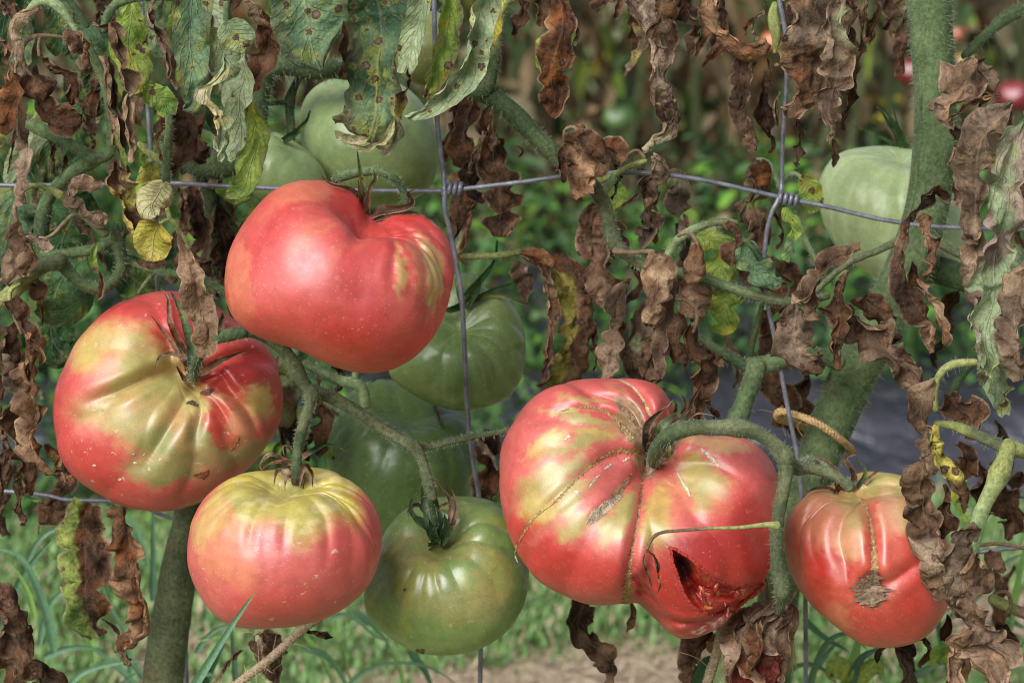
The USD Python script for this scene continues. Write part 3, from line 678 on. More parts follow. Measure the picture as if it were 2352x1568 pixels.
pi_.CreatePositionsAttr(Vt.Vec3fArray.FromNumpy(np.stack([xx, yy, zz], -1).astype(np.float32)))
pi_.CreateProtoIndicesAttr(Vt.IntArray.FromNumpy(r.integers(0, 5, len(xx)).astype(np.int32)))
aa = r.uniform(0, np.pi, len(xx))
pi_.CreateOrientationsAttr(Vt.QuathArray([Gf.Quath(float(math.cos(a)), 0, 0, float(math.sin(a))) for a in aa]))
sc = r.uniform(.6, 1.5, len(xx)).astype(np.float32)
pi_.CreateScalesAttr(Vt.Vec3fArray.FromNumpy(np.stack([sc, sc, sc], 1)))

# dry straw lying on the path
def straw_mesh(seed):
    r = np.random.default_rng(seed); vs, fs, cs = [], [], []
    for k in range(14):
        c = r.normal(0, .018, 2); a = r.uniform(0, 6.283); l = r.uniform(.008, .026); w = r.uniform(.0007, .0016); d = np.array([math.cos(a), math.sin(a)]); sd = np.array([-d[1], d[0]])
        z = r.uniform(.001, .006, 3); rows = []
        for u, zz_ in zip((-1, 0, 1), z):
            b = c + d * l * u + sd * .1 * l * u * u
            rows += [[*(b + sd * w), zz_], [*(b - sd * w), zz_ + .0004]]
        vs.append(np.array(rows)); fs.append(grid_faces(3, 2) + 6 * k)
        cs.append(np.tile(mixc([.30, .21, .13], [.62, .49, .34], r.random()), (6, 1)))
    return np.vstack(vs), np.vstack(fs), np.vstack(cs)
ps_ = UsdGeom.PointInstancer.Define(stage, "/World/dry_straw")
tag(ps_.GetPrim(), label="dry straw coloured litter lying on the garden path", cat="straw", kind="stuff")
protos = []
for i in range(4):
    v, f, c = straw_mesh(70 + i); pth = f"/World/dry_straw/wisp_{i:03d}"
    m = usdkit.mesh(stage, pth, (v, f), M_BLADE)
    UsdGeom.PrimvarsAPI(m).CreatePrimvar("tint", T.Color3fArray, "vertex").Set(Vt.Vec3fArray.FromNumpy(c.astype(np.float32)))
    protos.append(pth)
ps_.CreatePrototypesRel().SetTargets(protos)
r = np.random.default_rng(4)
yy = np.r_[r.normal(.70, .12, 1500), r.uniform(.5, 1.3, 900)]; xx = np.r_[r.normal(.07, .14, 1500), r.uniform(-.6, .6, 900)]
zz = .02 * fbm(np.stack([xx, yy, 0 * xx], -1) * 3, 3, 3) + .002
ps_.CreatePositionsAttr(Vt.Vec3fArray.FromNumpy(np.stack([xx, yy, zz], -1).astype(np.float32)))
ps_.CreateProtoIndicesAttr(Vt.IntArray.FromNumpy(r.integers(0, 4, len(xx)).astype(np.int32)))
ps_.CreateOrientationsAttr(Vt.QuathArray([Gf.Quath(float(math.cos(a)), 0, 0, float(math.sin(a))) for a in r.uniform(0, np.pi, len(xx))]))

# far plants: every leaf that can be told apart is a mesh of its own
def loose_leaf(r, base, length, half, hang, ny=6, nx=4, curl=1.2, az=None):
    az = r.uniform(0, 6.283) if az is None else az
    d = np.array([math.cos(az), math.sin(az), 0])
    u = np.linspace(0, 1, ny + 1)[:, None]
    el = r.uniform(-.2, .6) * (1 - hang)
    C = base + length * (d * (u * (1 - hang * .75)) + np.array([0, 0, 1]) * (el * u - hang * u ** 1.6 * .95)) + r.normal(0, .04 * length, 3) * u * (1 - u) * 3
    ref = np.array([math.cos(az + 1.3), math.sin(az + 1.3), .35]) if hang > .5 else np.array([0, 0, 1.0])
    sd = int(r.integers(1, 9999))
    G, s, t = leaf_geom(C, half, side_ref=ref, ny=ny, nx=nx, curl=curl, face=r.normal(0, .5), wave=.35, wf=2, crinkle=.5, ragged=.3, seed=sd)
    return G, s, t
def add_loose(path, name, r, base, length, half, hang, pal, curl=1.2, ny=6, nx=4, mat=None, az=None):
    G, s, t = loose_leaf(r, base, length, half, hang, ny, nx, curl, az)
    p = PAL[pal]
    c = mixc(mixc(p[0], p[1], r.uniform(.3, 1)), p[2], r.uniform(0, .8)) if r.random() > .15 else p[3]
    c = np.tile(np.asarray(c) * np.array([.80, .84, .70]), (G.shape[0] * G.shape[1], 1)) * (1 + .25 * fbm(G.reshape(-1, 3) / .02, 2, 3))[:, None]
    st = np.stack(np.broadcast_arrays(s[:, None], t[None]), -1).reshape(-1, 2)
    part(path, name, G.reshape(-1, 3), grid_faces(ny + 1, nx + 1), mat or M_FAR, tint=c, st=st, world=False)
def far_stems(path, r, h, n, spread, col):
    for _ in range(n):
        x0 = r.normal(0, .03, 2); x1 = x0 + r.normal(0, spread, 2)
        C = spline(np.array([[*x0, 0], [*(x0 * .5 + x1 * .5 + r.normal(0, .02, 2)), h * .5], [*x1, h * r.uniform(.8, 1)]]), 8)
        v, f, *_ = tube_geom(C, np.linspace(.009, .004, 8), 6)
        part(path, "stem", v, f, M_STEM, tint=np.tile(col, (len(v), 1)), world=False)
def far_tomato_plant(name, label, seed, dead, loc=(0, 0, 0), fruits=()):
    r = np.random.default_rng(seed)
    path = thing(name, label, "tomato plant", loc=loc, group="withered tomato plants of the far row")
    far_stems(path, r, .75, 3, .10, [.10, .12, .05])
    for _ in range(46):
        b = np.array([r.normal(0, .11), r.normal(0, .09), r.uniform(.12, .72)])
        pal = r.choice(["dead", "tan", "gray", "dead", "rust"] if r.random() < dead else ["green", "green", "lime", "yellow", "dkgreen"])
        hang = r.uniform(.75, 1) if pal in ("dead", "tan", "gray", "dark", "rust") else r.uniform(.1, .75)
        add_loose(path, "leaf", r, b, r.uniform(.05, .11), r.uniform(.010, .022), hang, str(pal), curl=r.uniform(.4, 2.2))
    # the mass of smaller leaves within
    vs, fs, cs, sts, k = [], [], [], [], 0
    for _ in range(210):
        b = np.array([r.normal(0, .13), r.normal(0, .09), r.uniform(.02, .75)])
        pal = str(r.choice(["dead", "tan", "gray"] if r.random() < dead * .8 else ["green", "green", "lime", "dkgreen"]))
        G, s, t = loose_leaf(r, b, r.uniform(.04, .08), r.uniform(.008, .02), r.uniform(.4, 1), 4, 2)
        p = PAL[pal]; c = mixc(p[0], p[2], r.random() ** 1.6) * np.array([.72, .78, .62])
        vs.append(G.reshape(-1, 3)); fs.append(grid_faces(5, 3) + k); k += 15
        cs.append(np.tile(c, (15, 1))); sts.append(np.stack(np.broadcast_arrays(s[:, None], t[None]), -1).reshape(-1, 2))
    part(path, "foliage", np.vstack(vs), np.vstack(fs), M_FAR, tint=np.vstack(cs), st=np.vstack(sts), world=False, kind="stuff")
    return path
def copy_thing(src, name, label, cat, loc, rot, group, scale=1.0):
    path = numbered("/World/" + name)
    x = UsdGeom.Xform.Define(stage, path)
    x.GetPrim().GetReferences().AddInternalReference(src); x.GetPrim().SetInstanceable(True)
    x.ClearXformOpOrder(); x.AddTranslateOp().Set(Gf.Vec3d(*map(float, loc))); x.AddRotateZOp().Set(float(rot)); x.AddScaleOp().Set(Gf.Vec3f(scale, scale, scale))
    tag(x.GetPrim(), label, cat, group)
    return path
ORD = "first second third fourth fifth sixth seventh eighth ninth tenth eleventh twelfth thirteenth fourteenth fifteenth sixteenth seventeenth eighteenth nineteenth".split()
r = np.random.default_rng(12)
lab_far = "blurred tomato plant with hanging brown leaves in the row behind the fence"
srcs = []
spots_ = [(x, 2.25 + .12 * math.sin(i * 2.1)) for i, x in enumerate(np.arange(-.78, .85, .15))]
spots_ += [(x, 3.3 + .1 * math.sin(i * 1.7)) for i, x in enumerate(np.arange(-1.1, 1.15, .22))]
spots_ += [(x, 4.9 + .15 * math.sin(i * 1.3)) for i, x in enumerate(np.arange(-1.5, 1.6, .3))]
rowc = {}
for i, (x, y) in enumerate(spots_):
    row_ = 0 if y < 2.6 else 1 if y < 4 else 2; k_ = rowc.get(row_, 0); rowc[row_] = k_ + 1
    z = .1 if y < 2.6 else .0
    L_ = f"blurred withered tomato plant, {ORD[k_]} from the left in the {['nearest', 'second', 'farthest'][row_]} row behind the mulch"
    g_ = "withered tomato plants of the nearest far row" if y < 2.6 else "tomato plants of the farthest rows"
    if i < 5:
        p_ = far_tomato_plant("withered_tomato_plant", L_, 300 + i, .80, (x, y, z)); srcs.append(p_)
        stage.GetPrimAtPath(p_).SetCustomDataByKey("group", g_)
    else:
        copy_thing(srcs[i % 5], "withered_tomato_plant", L_, "tomato plant", (x, y, z), float(r.uniform(0, 360)), g_, float(r.uniform(.9, 1.15)) * (1.25 if y > 2.6 else 1))

# bright leafy plants in front of that row
def leafy_plant(seed, loc, k_):
    r = np.random.default_rng(seed)
    path = thing("leafy_green_plant", f"blurred bright green leafy plant on the mulch, {ORD[k_]} from the left", "plant", loc=loc, group="bright leafy plants on the mulch")
    far_stems(path, r, .26, 4, .07, [.10, .20, .06])
    for _ in range(40):
        b = np.array([r.normal(0, .075), r.normal(0, .06), r.uniform(.04, .30)])
        add_loose(path, "leaf", r, b, r.uniform(.025, .05), r.uniform(.008, .014), r.uniform(0, .5), str(r.choice(["green", "dkgreen", "blue", "blue"])), curl=.5)
    vs, fs, cs, sts, k = [], [], [], [], 0
    for _ in range(260):
        b = np.array([r.normal(0, .085), r.normal(0, .06), r.uniform(.0, .30)])
        G, s, t = loose_leaf(r, b, r.uniform(.018, .04), r.uniform(.005, .011), r.uniform(0, .6), 3, 2)
        p = PAL[str(r.choice(["green", "lime", "blue"]))]; c = mixc(p[0], p[2], r.random()) * np.array([.55, .92, .58])
        vs.append(G.reshape(-1, 3)); fs.append(grid_faces(4, 3) + k); k += 12
        cs.append(np.tile(c, (12, 1))); sts.append(np.stack(np.broadcast_arrays(s[:, None], t[None]), -1).reshape(-1, 2))
    part(path, "foliage", np.vstack(vs), np.vstack(fs), M_FAR, tint=np.vstack(cs), st=np.vstack(sts), world=False, kind="stuff")
    return path
lsrc = []
for i, x in enumerate(np.arange(-.60, .70, .078)):
    loc = (x + r.normal(0, .015), 1.56 + .06 * math.sin(i * 2.4), .10)
    if i < 4: lsrc.append(leafy_plant(500 + i, loc, i))
    else: copy_thing(lsrc[i % 4], "leafy_green_plant", f"blurred bright green leafy plant on the mulch, {ORD[i]} from the left", "plant", loc, float(r.uniform(0, 360)), "bright leafy plants on the mulch", float(r.uniform(.62, .92)))

# low weeds along the foot of the bed on the left
for i, x in enumerate(np.linspace(-.50, .12, 11)):
    copy_thing(lsrc[i % 4], "low_weed", f"low green weed at the front edge of the mulch, {ORD[i]} from the left", "weed", (x + r.normal(0, .012), 1.24 + r.normal(0, .03), .0), float(r.uniform(0, 360)), "low weeds along the mulch edge", float(r.uniform(.45, .62)))
# ripe fruit on the far plants
def far_fruit(px, py, rpx, Y, col, label, cat="tomato"):
    p = P(px, py, Y); R = rpx * MPP(Y)
    path = thing("far_tomato", label, cat, loc=p)
    U = meshkit.arrays(__import__("trimesh").creation.icosphere(3, 1.0))
    v = U[0]; v = v * (1 + .06 * np.cos(np.arctan2(v[:, 1], v[:, 0]) * 5) * (v[:, 2] > 0)[..., None].T.ravel())[:, None]
    v = v * [R, R, R * .86]; v[:, 2] -= .25 * R * np.exp(-((U[0][:, 0] ** 2 + U[0][:, 1] ** 2) / .06)) * (U[0][:, 2] > 0)
    part(path, "skin", v, U[1], M_PLAIN, tint=np.clip(np.tile(col, (len(v), 1)) * (1 + .15 * fbm(U[0] * 2, 2, 4))[:, None], 0, 1), world=False)
    for k in range(5):
        a = k * 1.2566; u = np.linspace(0, 1, 5)[:, None]
        C = np.hstack([np.cos(a) * R * .55 * u, np.sin(a) * R * .55 * u, R * .66 + .1 * R * u * (1 - u)])
        G, s, t = leaf_geom(C, R * .1, side_ref=(0, 0, 1.0), ny=4, nx=2, prof="sepal", crinkle=0, wave=0, ragged=0, seed=k + 1)
        part(path, "sepal", G.reshape(-1, 3), grid_faces(5, 3), M_FAR, tint=np.tile([.05, .09, .03], (15, 1)), st=np.stack(np.broadcast_arrays(s[:, None], t[None]), -1).reshape(-1, 2), world=False)
RED, ORANGE = np.array([.15, .010, .009]), np.array([.55, .16, .05])
far_fruit(1772, 96, 24, 2.02, ORANGE, "small orange tomato blurred behind the second upright wire")
far_fruit(2095, 165, 38, 2.02, RED, "red tomato blurred left of the thick green stem")
far_fruit(2330, 222, 42, 2.0, np.array([.20, .016, .02]), "pinkish red tomato blurred at the right edge of the picture")
far_fruit(2200, 78, 20, 2.05, ORANGE * .8, "dark orange tomato blurred right of the thick green stem, high up")
far_fruit(2215, 150, 30, 2.15, np.array([.55, .38, .12]), "pale yellow tomato blurred right of the thick green stem")
far_fruit(1420, 272, 36, 2.05, np.array([.10, .19, .05]), "green tomato blurred between the two upright wires")
# ------------------------------------------------------------------ wire fence
fence = thing("wire_fence", "grey galvanised wire fence with wrapped joints holding the tomato plants", "fence", loc=P(1035, 440, 0))
def wire(pts, name, r=5.4, Y=0.0):
    C = path3(pts, Y)
    n = max(12, int(np.linalg.norm(np.diff(C, axis=0), axis=1).sum() / .003))
    d = np.r_[0, np.cumsum(np.linalg.norm(np.diff(C, axis=0), axis=1))]
    from scipy.interpolate import PchipInterpolator
    C = PchipInterpolator(d, C)(np.linspace(0, d[-1], n))
    v, f, *_ = tube_geom(C, r * MPP(0), 12, .035, 5)
    part(fence, name, v, f, M_WIRE)
wire([(-40, 424), (40, 426), (200, 424), (380, 421), (520, 428), (640, 433), (860, 438), (1000, 439), (1080, 432), (1200, 418), (1370, 398), (1470, 397), (1580, 408), (1700, 432), (1800, 455), (1900, 475), (2030, 505), (2140, 520), (2230, 524), (2400, 528)], "horizontal_wire")
wire([(-40, 1126), (45, 1130), (110, 1138), (150, 1147), (265, 1151), (330, 1160, .05), (600, 1230, .05), (860, 1262, .03), (1200, 1300, .02), (1500, 1300, .04), (1800, 1290, .04), (2150, 1275, .03), (2260, 1266), (2400, 1256)], "horizontal_wire", r=5)
DZ = .0024
wire([(323, -40, DZ), (325, 0, DZ), (331, 90, DZ), (336, 190, DZ), (343, 300, DZ), (352, 470, DZ), (362, 660, .03), (380, 900, .07), (400, 1160, .06), (420, 1300, .06), (430, 1620, .06)], "upright_wire")
wire([(996, -40, DZ), (1000, 130, DZ), (1004, 270, DZ), (1012, 350, DZ), (1019, 402, DZ), (1021, 436, -DZ), (1021, 470, -DZ), (1034, 530), (1049, 610), (1060, 680), (1066, 780), (1070, 880), (1078, 990), (1090, 1080), (1100, 1140), (1106, 1250), (1106, 1400), (1104, 1490), (1102, 1640)], "upright_wire", r=5.8)
wire([(1787, -40, DZ), (1790, 0, DZ), (1800, 50, DZ), (1808, 120, DZ), (1806, 200, DZ), (1800, 280, DZ), (1796, 360, DZ), (1795, 425, DZ), (1786, 462, -DZ), (1774, 485, -DZ), (1760, 540), (1755, 610), (1762, 690), (1778, 770), (1795, 860), (1814, 960), (1830, 1040), (1842, 1150), (1850, 1390), (1850, 1640)], "upright_wire")
def knot(px, py, slope):
    u = np.linspace(0, 1, 90)
    a = u * 2 * np.pi * 3.6 + 2.2
    R = 11.0
    x = px + (u - .5) * 44; y = py + slope * (u - .5) * 44
    pts = [(xx, yy + R * math.sin(aa), R * math.cos(aa) * MPP(0)) for xx, yy, aa in zip(x, y, a)]
    C = path3(pts, 0)
    v, f, *_ = tube_geom(C, 5.4 * MPP(0), 10, .03, 3)
    part(fence, "wrapped_joint", v, f, M_WIRE)
knot(1040, 434, -.06); knot(1812, 458, .2)

# ------------------------------------------------------------------ tomatoes
cR, cR2, cP = np.array([.44, .022, .016]), np.array([.34, .010, .007]), np.array([.52, .115, .095])
cO, cY, cG, cG2, cDG, cPG = np.array([.55, .18, .08]), np.array([.46, .36, .09]), np.array([.33, .30, .085]), np.array([.21, .22, .065]), np.array([.085, .135, .038]), np.array([.40, .47, .25])
def base_red(t, q):
    f = np.clip(.5 + .9 * fbm(q * .35, 3, t.seed + 5), 0, 1)
    return mixc(cR, cP, f * .6)

def colA(t, q):
    c = base_red(t, q)
    st = fbm(np.stack([np.cos(t.PH) * 4, np.sin(t.PH) * 4, t.TH * 1.1], -1), 3, 4)
    c = mixc(c, cO, sstep(.15, .6, st) * .35 * sstep(1.9, .8, t.TH))
    return blobs(t, q, c, [(700, 440, 80, 28, -8, cO, .5), (545, 620, 26, 70, 5, cO, .55), (560, 680, 30, 60, 0, cO, .4), (988, 600, 17, 62, -14, cG, .65), (958, 610, 14, 70, -12, cO, .6), (1000, 655, 17, 62, 8, cY, .5), (990, 690, 12, 40, 12, cG2, .45), (916, 610, 11, 55, -5, cG, .45), (920, 640, 14, 50, 0, cY, .35), (800, 720, 90, 90, 0, cR2, .5), (880, 790, 130, 60, 0, cR2, .45), (800, 470, 50, 25, 20, cR, .6)])
tA = tomato("heart shaped red tomato, highest of the red ones, in front of the horizontal wire",
    [(720, 412), (640, 430), (576, 490), (536, 560), (521, 640), (531, 712), (562, 752), (620, 782), (700, 808), (762, 838), (830, 855), (888, 851), (940, 828), (988, 782), (1020, 722), (1038, 655), (1040, 600), (1026, 548), (992, 505), (950, 484), (905, 484), (868, 497), (846, 482), (826, 452), (785, 424)],
    -.105, (.42, .84), colA, M_RED, ribs=[(-66, .10, .13), (-46, .13, .11), (-26, .13, .11), (-84, .09, .16), (-5, .12, .12), (25, .10, .16), (178, .04, .3), (215, .04, .3), (250, .05, .3)], dimple=.34, dw=.40, lump=.03, creases=[([(844, 478), (851, 507)], 0.0027, 12), ([(851, 505), (896, 528), (908, 556), (903, 600), (898, 660)], 0.0014, 11), ([(868, 506), (937, 531), (971, 585), (978, 640), (974, 700)], 0.0014, 10), ([(875, 505), (940, 502), (988, 532), (1012, 580)], 0.0012, 9), ([(851, 507), (838, 580), (822, 650), (812, 720)], 0.0010, 38), ([(905, 560), (935, 610), (940, 680)], 0.0008, 9)], seed=3, centre=(785, 645))
sepal(tA, [(851, 492), (891, 480), (931, 474), (947, 462), (936, 444), (961, 432)], 10.3, "brown", rise=.012)
sepal(tA, [(862, 503), (923, 489), (965, 492), (1009, 526)], 6.9, "brown", rise=.003)
sepal(tA, [(846, 490), (845, 445), (860, 410), (857, 388)], 8.0, "mix", rise=.014)
sepal(tA, [(850, 492), (830, 458), (798, 434), (760, 424), (737, 402)], 6.9, "brown", rise=.004)
sepal(tA, [(846, 485), (836, 440), (826, 395), (820, 345)], 7.5, "green", rise=.016)
sepal(tA, [(838, 470), (826, 440), (822, 412)], 9.2, "brown", rise=.01)
stem(tA.path, [(935, 480, .0), (932, 455, -.0), (908, 412, 0), (872, 395, 0), (832, 394, 0), (795, 402, .0), (770, 412, .01)], [7, 9, 10, 10, 11, 13, 11], -.088, "dark", name="stalk", hairs=3, pal2="green")

def colB(t, q):
    c = base_red(t, q)
    return blobs(t, q, c, [(265, 800, 105, 62, -8, cY, .9), (300, 790, 70, 40, 0, cG, .6), (310, 920, 125, 60, -12, cG, .95), (330, 850, 105, 45, -15, cG, .9), (400, 930, 90, 80, 0, cG, .95), (360, 1000, 120, 60, 15, cG, .95), (420, 1030, 125, 62, 5, cG2, .9), (480, 950, 70, 70, 0, cG, .8), (510, 985, 85, 60, -15, cG2, .8), (370, 1085, 85, 28, 5, cG2, .85), (560, 930, 40, 80, -20, cO, .8), (595, 900, 26, 60, -20, cY, .8), (505, 870, 60, 35, 10, cR2, .8), (500, 960, 36, 45, 0, cR, .85), (525, 1000, 36, 30, 0, cR, .7), (585, 830, 55, 45, 20, cR2, .95), (560, 860, 60, 16, 20, cR2, .8), (470, 890, 14, 50, -25, cR2, .5), (400, 760, 70, 55, 20, cR, .85), (230, 870, 34, 60, 20, cP, .5), (560, 1040, 70, 20, -22, cG2, .6)])
tB = tomato("big ribbed red tomato with a large greenish patch, leftmost of all tomatoes",
    [(365, 667), (430, 672), (490, 698), (545, 742), (600, 785), (635, 835), (650, 905), (640, 975), (600, 1045), (540, 1103), (470, 1150), (390, 1172), (300, 1164), (222, 1130), (162, 1080), (132, 1020), (125, 940), (141, 860), (180, 782), (236, 720), (300, 681)],
    -.03, (.30, .37), colB, M_SPECK, ribs=[(205, .13, .17), (240, .085, .16), (275, .10, .14), (310, .09, .13), (340, .10, .13), (20, .12, .14), (165, .05, .2), (110, .08, .2), (60, .1, .2)], dimple=.30, dw=.34, lump=.03, creases=[([(432, 872), (376, 856), (295, 887), (204, 922)], 0.0055, 15), ([(440, 892), (403, 953), (362, 1020), (330, 1070)], 0.0045, 18), ([(443, 889), (460, 930), (456, 965), (445, 1010)], 0.0035, 13), ([(500, 880), (558, 930), (585, 975), (600, 1010)], 0.004, 13), ([(470, 868), (502, 856), (526, 886), (540, 900)], 0.004, 10), ([(420, 850), (397, 840), (387, 792), (349, 755)], 0.003, 14), ([(475, 850), (560, 810), (610, 830)], 0.004, 12), ([(450, 885), (500, 930), (530, 990)], 0.0025, 12)], seed=11, ribfade=1.7)
sepal(tB, [(445, 850), (436, 790), (415, 720), (393, 672)], 12.0, "green", rise=.012)
sepal(tB, [(440, 855), (425, 830), (385, 775), (345, 722)], 7.2, "brown", rise=.004)
sepal(tB, [(438, 850), (420, 800), (392, 745), (385, 690), (368, 664)], 7.8, "brown", rise=.006)
sepal(tB, [(430, 850), (420, 822), (390, 812), (362, 830), (356, 852)], 6.0, "tan", rise=.01)
sepal(tB, [(445, 862), (475, 845), (520, 820), (572, 804)], 9.6, "brown", rise=.012)
sepal(tB, [(452, 855), (425, 870), (405, 840)], 10.8, "brown", rise=.004)
sepal(tB, [(495, 765), (507, 740), (510, 720)], 12.0, "mix", rise=.004)
stem(tB.path, [(446, 868, .01), (450, 835, -.006), (470, 798, -.014), (505, 774, -.02), (560, 764, -.024)], [12, 13, 14, 14, 14], -.065, "dark", name="stalk", hairs=2)
scar(tB, [(460, 903), (478, 900), (492, 893)], [3, 8, 2], col=(.13, .06, .04), dark=.8)
scar(tB, [(428, 926), (442, 925), (455, 933)], [2, 6, 3], col=(.09, .05, .035), dark=.8)
scar(tB, [(530, 1035), (545, 1015), (550, 1000)], [1, 5, 1], col=(.28, .12, .05))
scar(tB, [(445, 1090), (470, 1090), (480, 1078)], [2, 9, 2], col=(.20, .07, .03))
for _x, _y in ((263, 911), (235, 942), (330, 795), (305, 1042), (331, 1042), (310, 1062), (217, 1068), (275, 1100)):
    scar(tB, [(_x - 4, _y + 1), (_x, _y), (_x + 4, _y)], [1.5, 3, 1.5], col=(.6, .5, .35), dark=.3)

def colC(t, q):
    c = mixc(base_red(t, q), cP, .6)
    jag = .13 * fbm(np.stack([np.cos(t.PH) * 5, np.sin(t.PH) * 5, t.TH * .5], -1), 3, 8) + .10 * np.sin(t.PH * 7 + 1)
    y = sstep(1.10, .66, t.TH + jag)
    c = mixc(c, mixc(cY * [1, 1.02, .6], cG, np.clip(.4 + fbm(q * .5, 3, 2), 0, 1)), y)
    c = mixc(c, np.array([.62, .5, .26]), sstep(.1, .3, fbm(q * [1.6, 1.6, 2.6], 3, 31)) * y * .45)
    return blobs(t, q, c, [(500, 1250, 45, 90, 10, cO, .7), (480, 1200, 30, 70, 15, cY, .6), (545, 1260, 40, 75, 0, cO, .5), (560, 1330, 40, 50, 0, cO, .45), (800, 1280, 60, 90, 0, cR, .4), (660, 1390, 140, 50, 0, cR, .35)])
tC = tomato("pink red tomato with yellow shoulders and white specks, touching the olive green one",
    [(428, 1290), (430, 1240), (442, 1180), (482, 1125), (550, 1087), (620, 1079), (700, 1073), (762, 1082), (820, 1112), (860, 1160), (878, 1222), (872, 1292), (846, 1350), (792, 1398), (722, 1428), (640, 1440), (560, 1440), (500, 1416), (452, 1355)],
    -.115, (.09, .93), colC, M_SPECK, ribs=[(200, .06, .2), (235, .05, .16), (262, .05, .15), (290, .06, .13), (312, .09, .11), (330, .09, .1), (350, .08, .12), (150, .07, .16), (60, .08, .2), (110, .08, .2), (20, .08, .15)], dimple=.22, dw=.36, lump=.025, creases=[([(700, 1118), (760, 1140), (810, 1185), (850, 1240), (860, 1300)], 0.0021, 9), ([(695, 1125), (740, 1180), (752, 1240), (750, 1300)], 0.0014, 12), ([(655, 1120), (570, 1140), (500, 1195), (470, 1260)], 0.0021, 11), ([(640, 1112), (570, 1102), (520, 1118)], 0.0014, 9), ([(725, 1115), (800, 1130), (855, 1175)], 0.0021, 8), ([(672, 1130), (655, 1200), (650, 1260)], 0.0013, 12), ([(625, 1130), (585, 1190), (570, 1260)], 0.0013, 12)], seed=17, ribfade=1.35)
for pts_, w_, p_ in (([(682, 1112), (668, 1078), (642, 1062), (612, 1070), (602, 1084)], 6.8, "brown"), ([(684, 1112), (702, 1066), (716, 1082), (718, 1118)], 6.8, "brown"), ([(678, 1105), (646, 1082), (634, 1098), (630, 1116)], 6.8, "tan"),
                     ([(680, 1060), (720, 1032), (760, 1018), (785, 1028), (808, 1020)], 6.8, "mix"), ([(676, 1055), (664, 1030), (652, 1026), (655, 1048)], 6.1, "tan"), ([(684, 1070), (700, 1092), (698, 1122)], 8.1, "brown"), ([(672, 1065), (640, 1050), (618, 1045), (600, 1066), (612, 1082)], 6.1, "brown"), ([(680, 1110), (665, 1095), (655, 1120)], 8.1, "tan")):
    sepal(tC, pts_, w_, p_, rise=.012, twist=1.2)
stem(tC.path, [(684, 1116, .01), (682, 1090, 0), (682, 1052, 0), (690, 1000, 0)], [16, 13, 12, 13], -.115, "dark", name="stalk", hairs=2)

def colD(t, q):
    f = np.clip(.5 + .9 * fbm(q * .3, 3, 7), 0, 1)
    c = mixc(np.array([.105, .175, .046]), np.array([.185, .24, .07]), f)
    st = fbm(np.stack([np.cos(t.PH) * 6, np.sin(t.PH) * 6, t.TH * .8], -1), 3, 14)
    c = mixc(c, np.array([.30, .29, .05]), sstep(.1, .5, st) * .5 * sstep(.4, 1.0, t.TH))
    c = mixc(c, [.22, .22, .075], sstep(1.5, 2.2, t.TH) * .35)
    return blobs(t, q, c, [(960, 1340, 40, 60, 0, [.22, .27, .05], .4), (1130, 1330, 40, 55, 10, [.22, .25, .06], .4), (1080, 1390, 70, 40, 0, [.24, .23, .08], .35), (1000, 1260, 90, 30, 0, [.10, .16, .04], .5)])
tD = tomato("olive green tomato with shiny ribbed shoulders, lowest fruit in front of the first upright wire",
    [(833, 1380), (848, 1292), (880, 1222), (922, 1172), (980, 1145), (1040, 1138), (1100, 1141), (1150, 1161), (1190, 1211), (1214, 1270), (1218, 1330), (1205, 1390), (1170, 1445), (1110, 1485), (1040, 1502), (960, 1498), (892, 1462), (850, 1424)],
    -.055, (-.17, .68), colD, M_GRN, ribs=[(195, .05, .2), (225, .06, .16), (248, .06, .12), (262, .05, .10), (276, .06, .10), (290, .06, .12), (312, .05, .15), (345, .10, .12), (25, .12, .15), (60, .08, .2), (120, .08, .2), (160, .07, .2)], dimple=.34, dw=.33, lump=.02, seed=23, ribfade=1.25)
for pts_, w_, p_ in (([(1000, 1245), (975, 1205), (948, 1185), (944, 1150), (958, 1130)], 11, "green"), ([(1002, 1246), (985, 1195), (974, 1155), (966, 1108)], 14, "green"), ([(1005, 1248), (1010, 1200), (1000, 1165)], 18, "green"), ([(1012, 1242), (1030, 1205), (1034, 1155), (1012, 1122), (984, 1086)], 8, "tan"),
                     ([(1018, 1238), (1044, 1190), (1040, 1135), (1015, 1096)], 6, "tan"), ([(990, 1200), (962, 1160), (940, 1172), (944, 1190)], 6, "tan"), ([(1008, 1165), (1030, 1155), (1045, 1162)], 4, "tan"), ([(995, 1245), (990, 1215), (980, 1180)], 16, "green"), ([(1010, 1245), (1022, 1210), (1020, 1180)], 14, "green")):
    sepal(tD, pts_, w_, p_, rise=.026, lift=.002)
stem(tD.path, [(1004, 1245, .012), (1005, 1215, .0), (998, 1170, -.006), (985, 1115, -.014)], [12, 13, 12, 12], -.068, "dark", name="stalk", hairs=2)
scar(tD, [(928, 1352), (932, 1356)], [4, 4], col=(.18, .10, .05))
scar(tD, [(955, 1492), (975, 1496)], [3, 6], col=(.16, .10, .06))

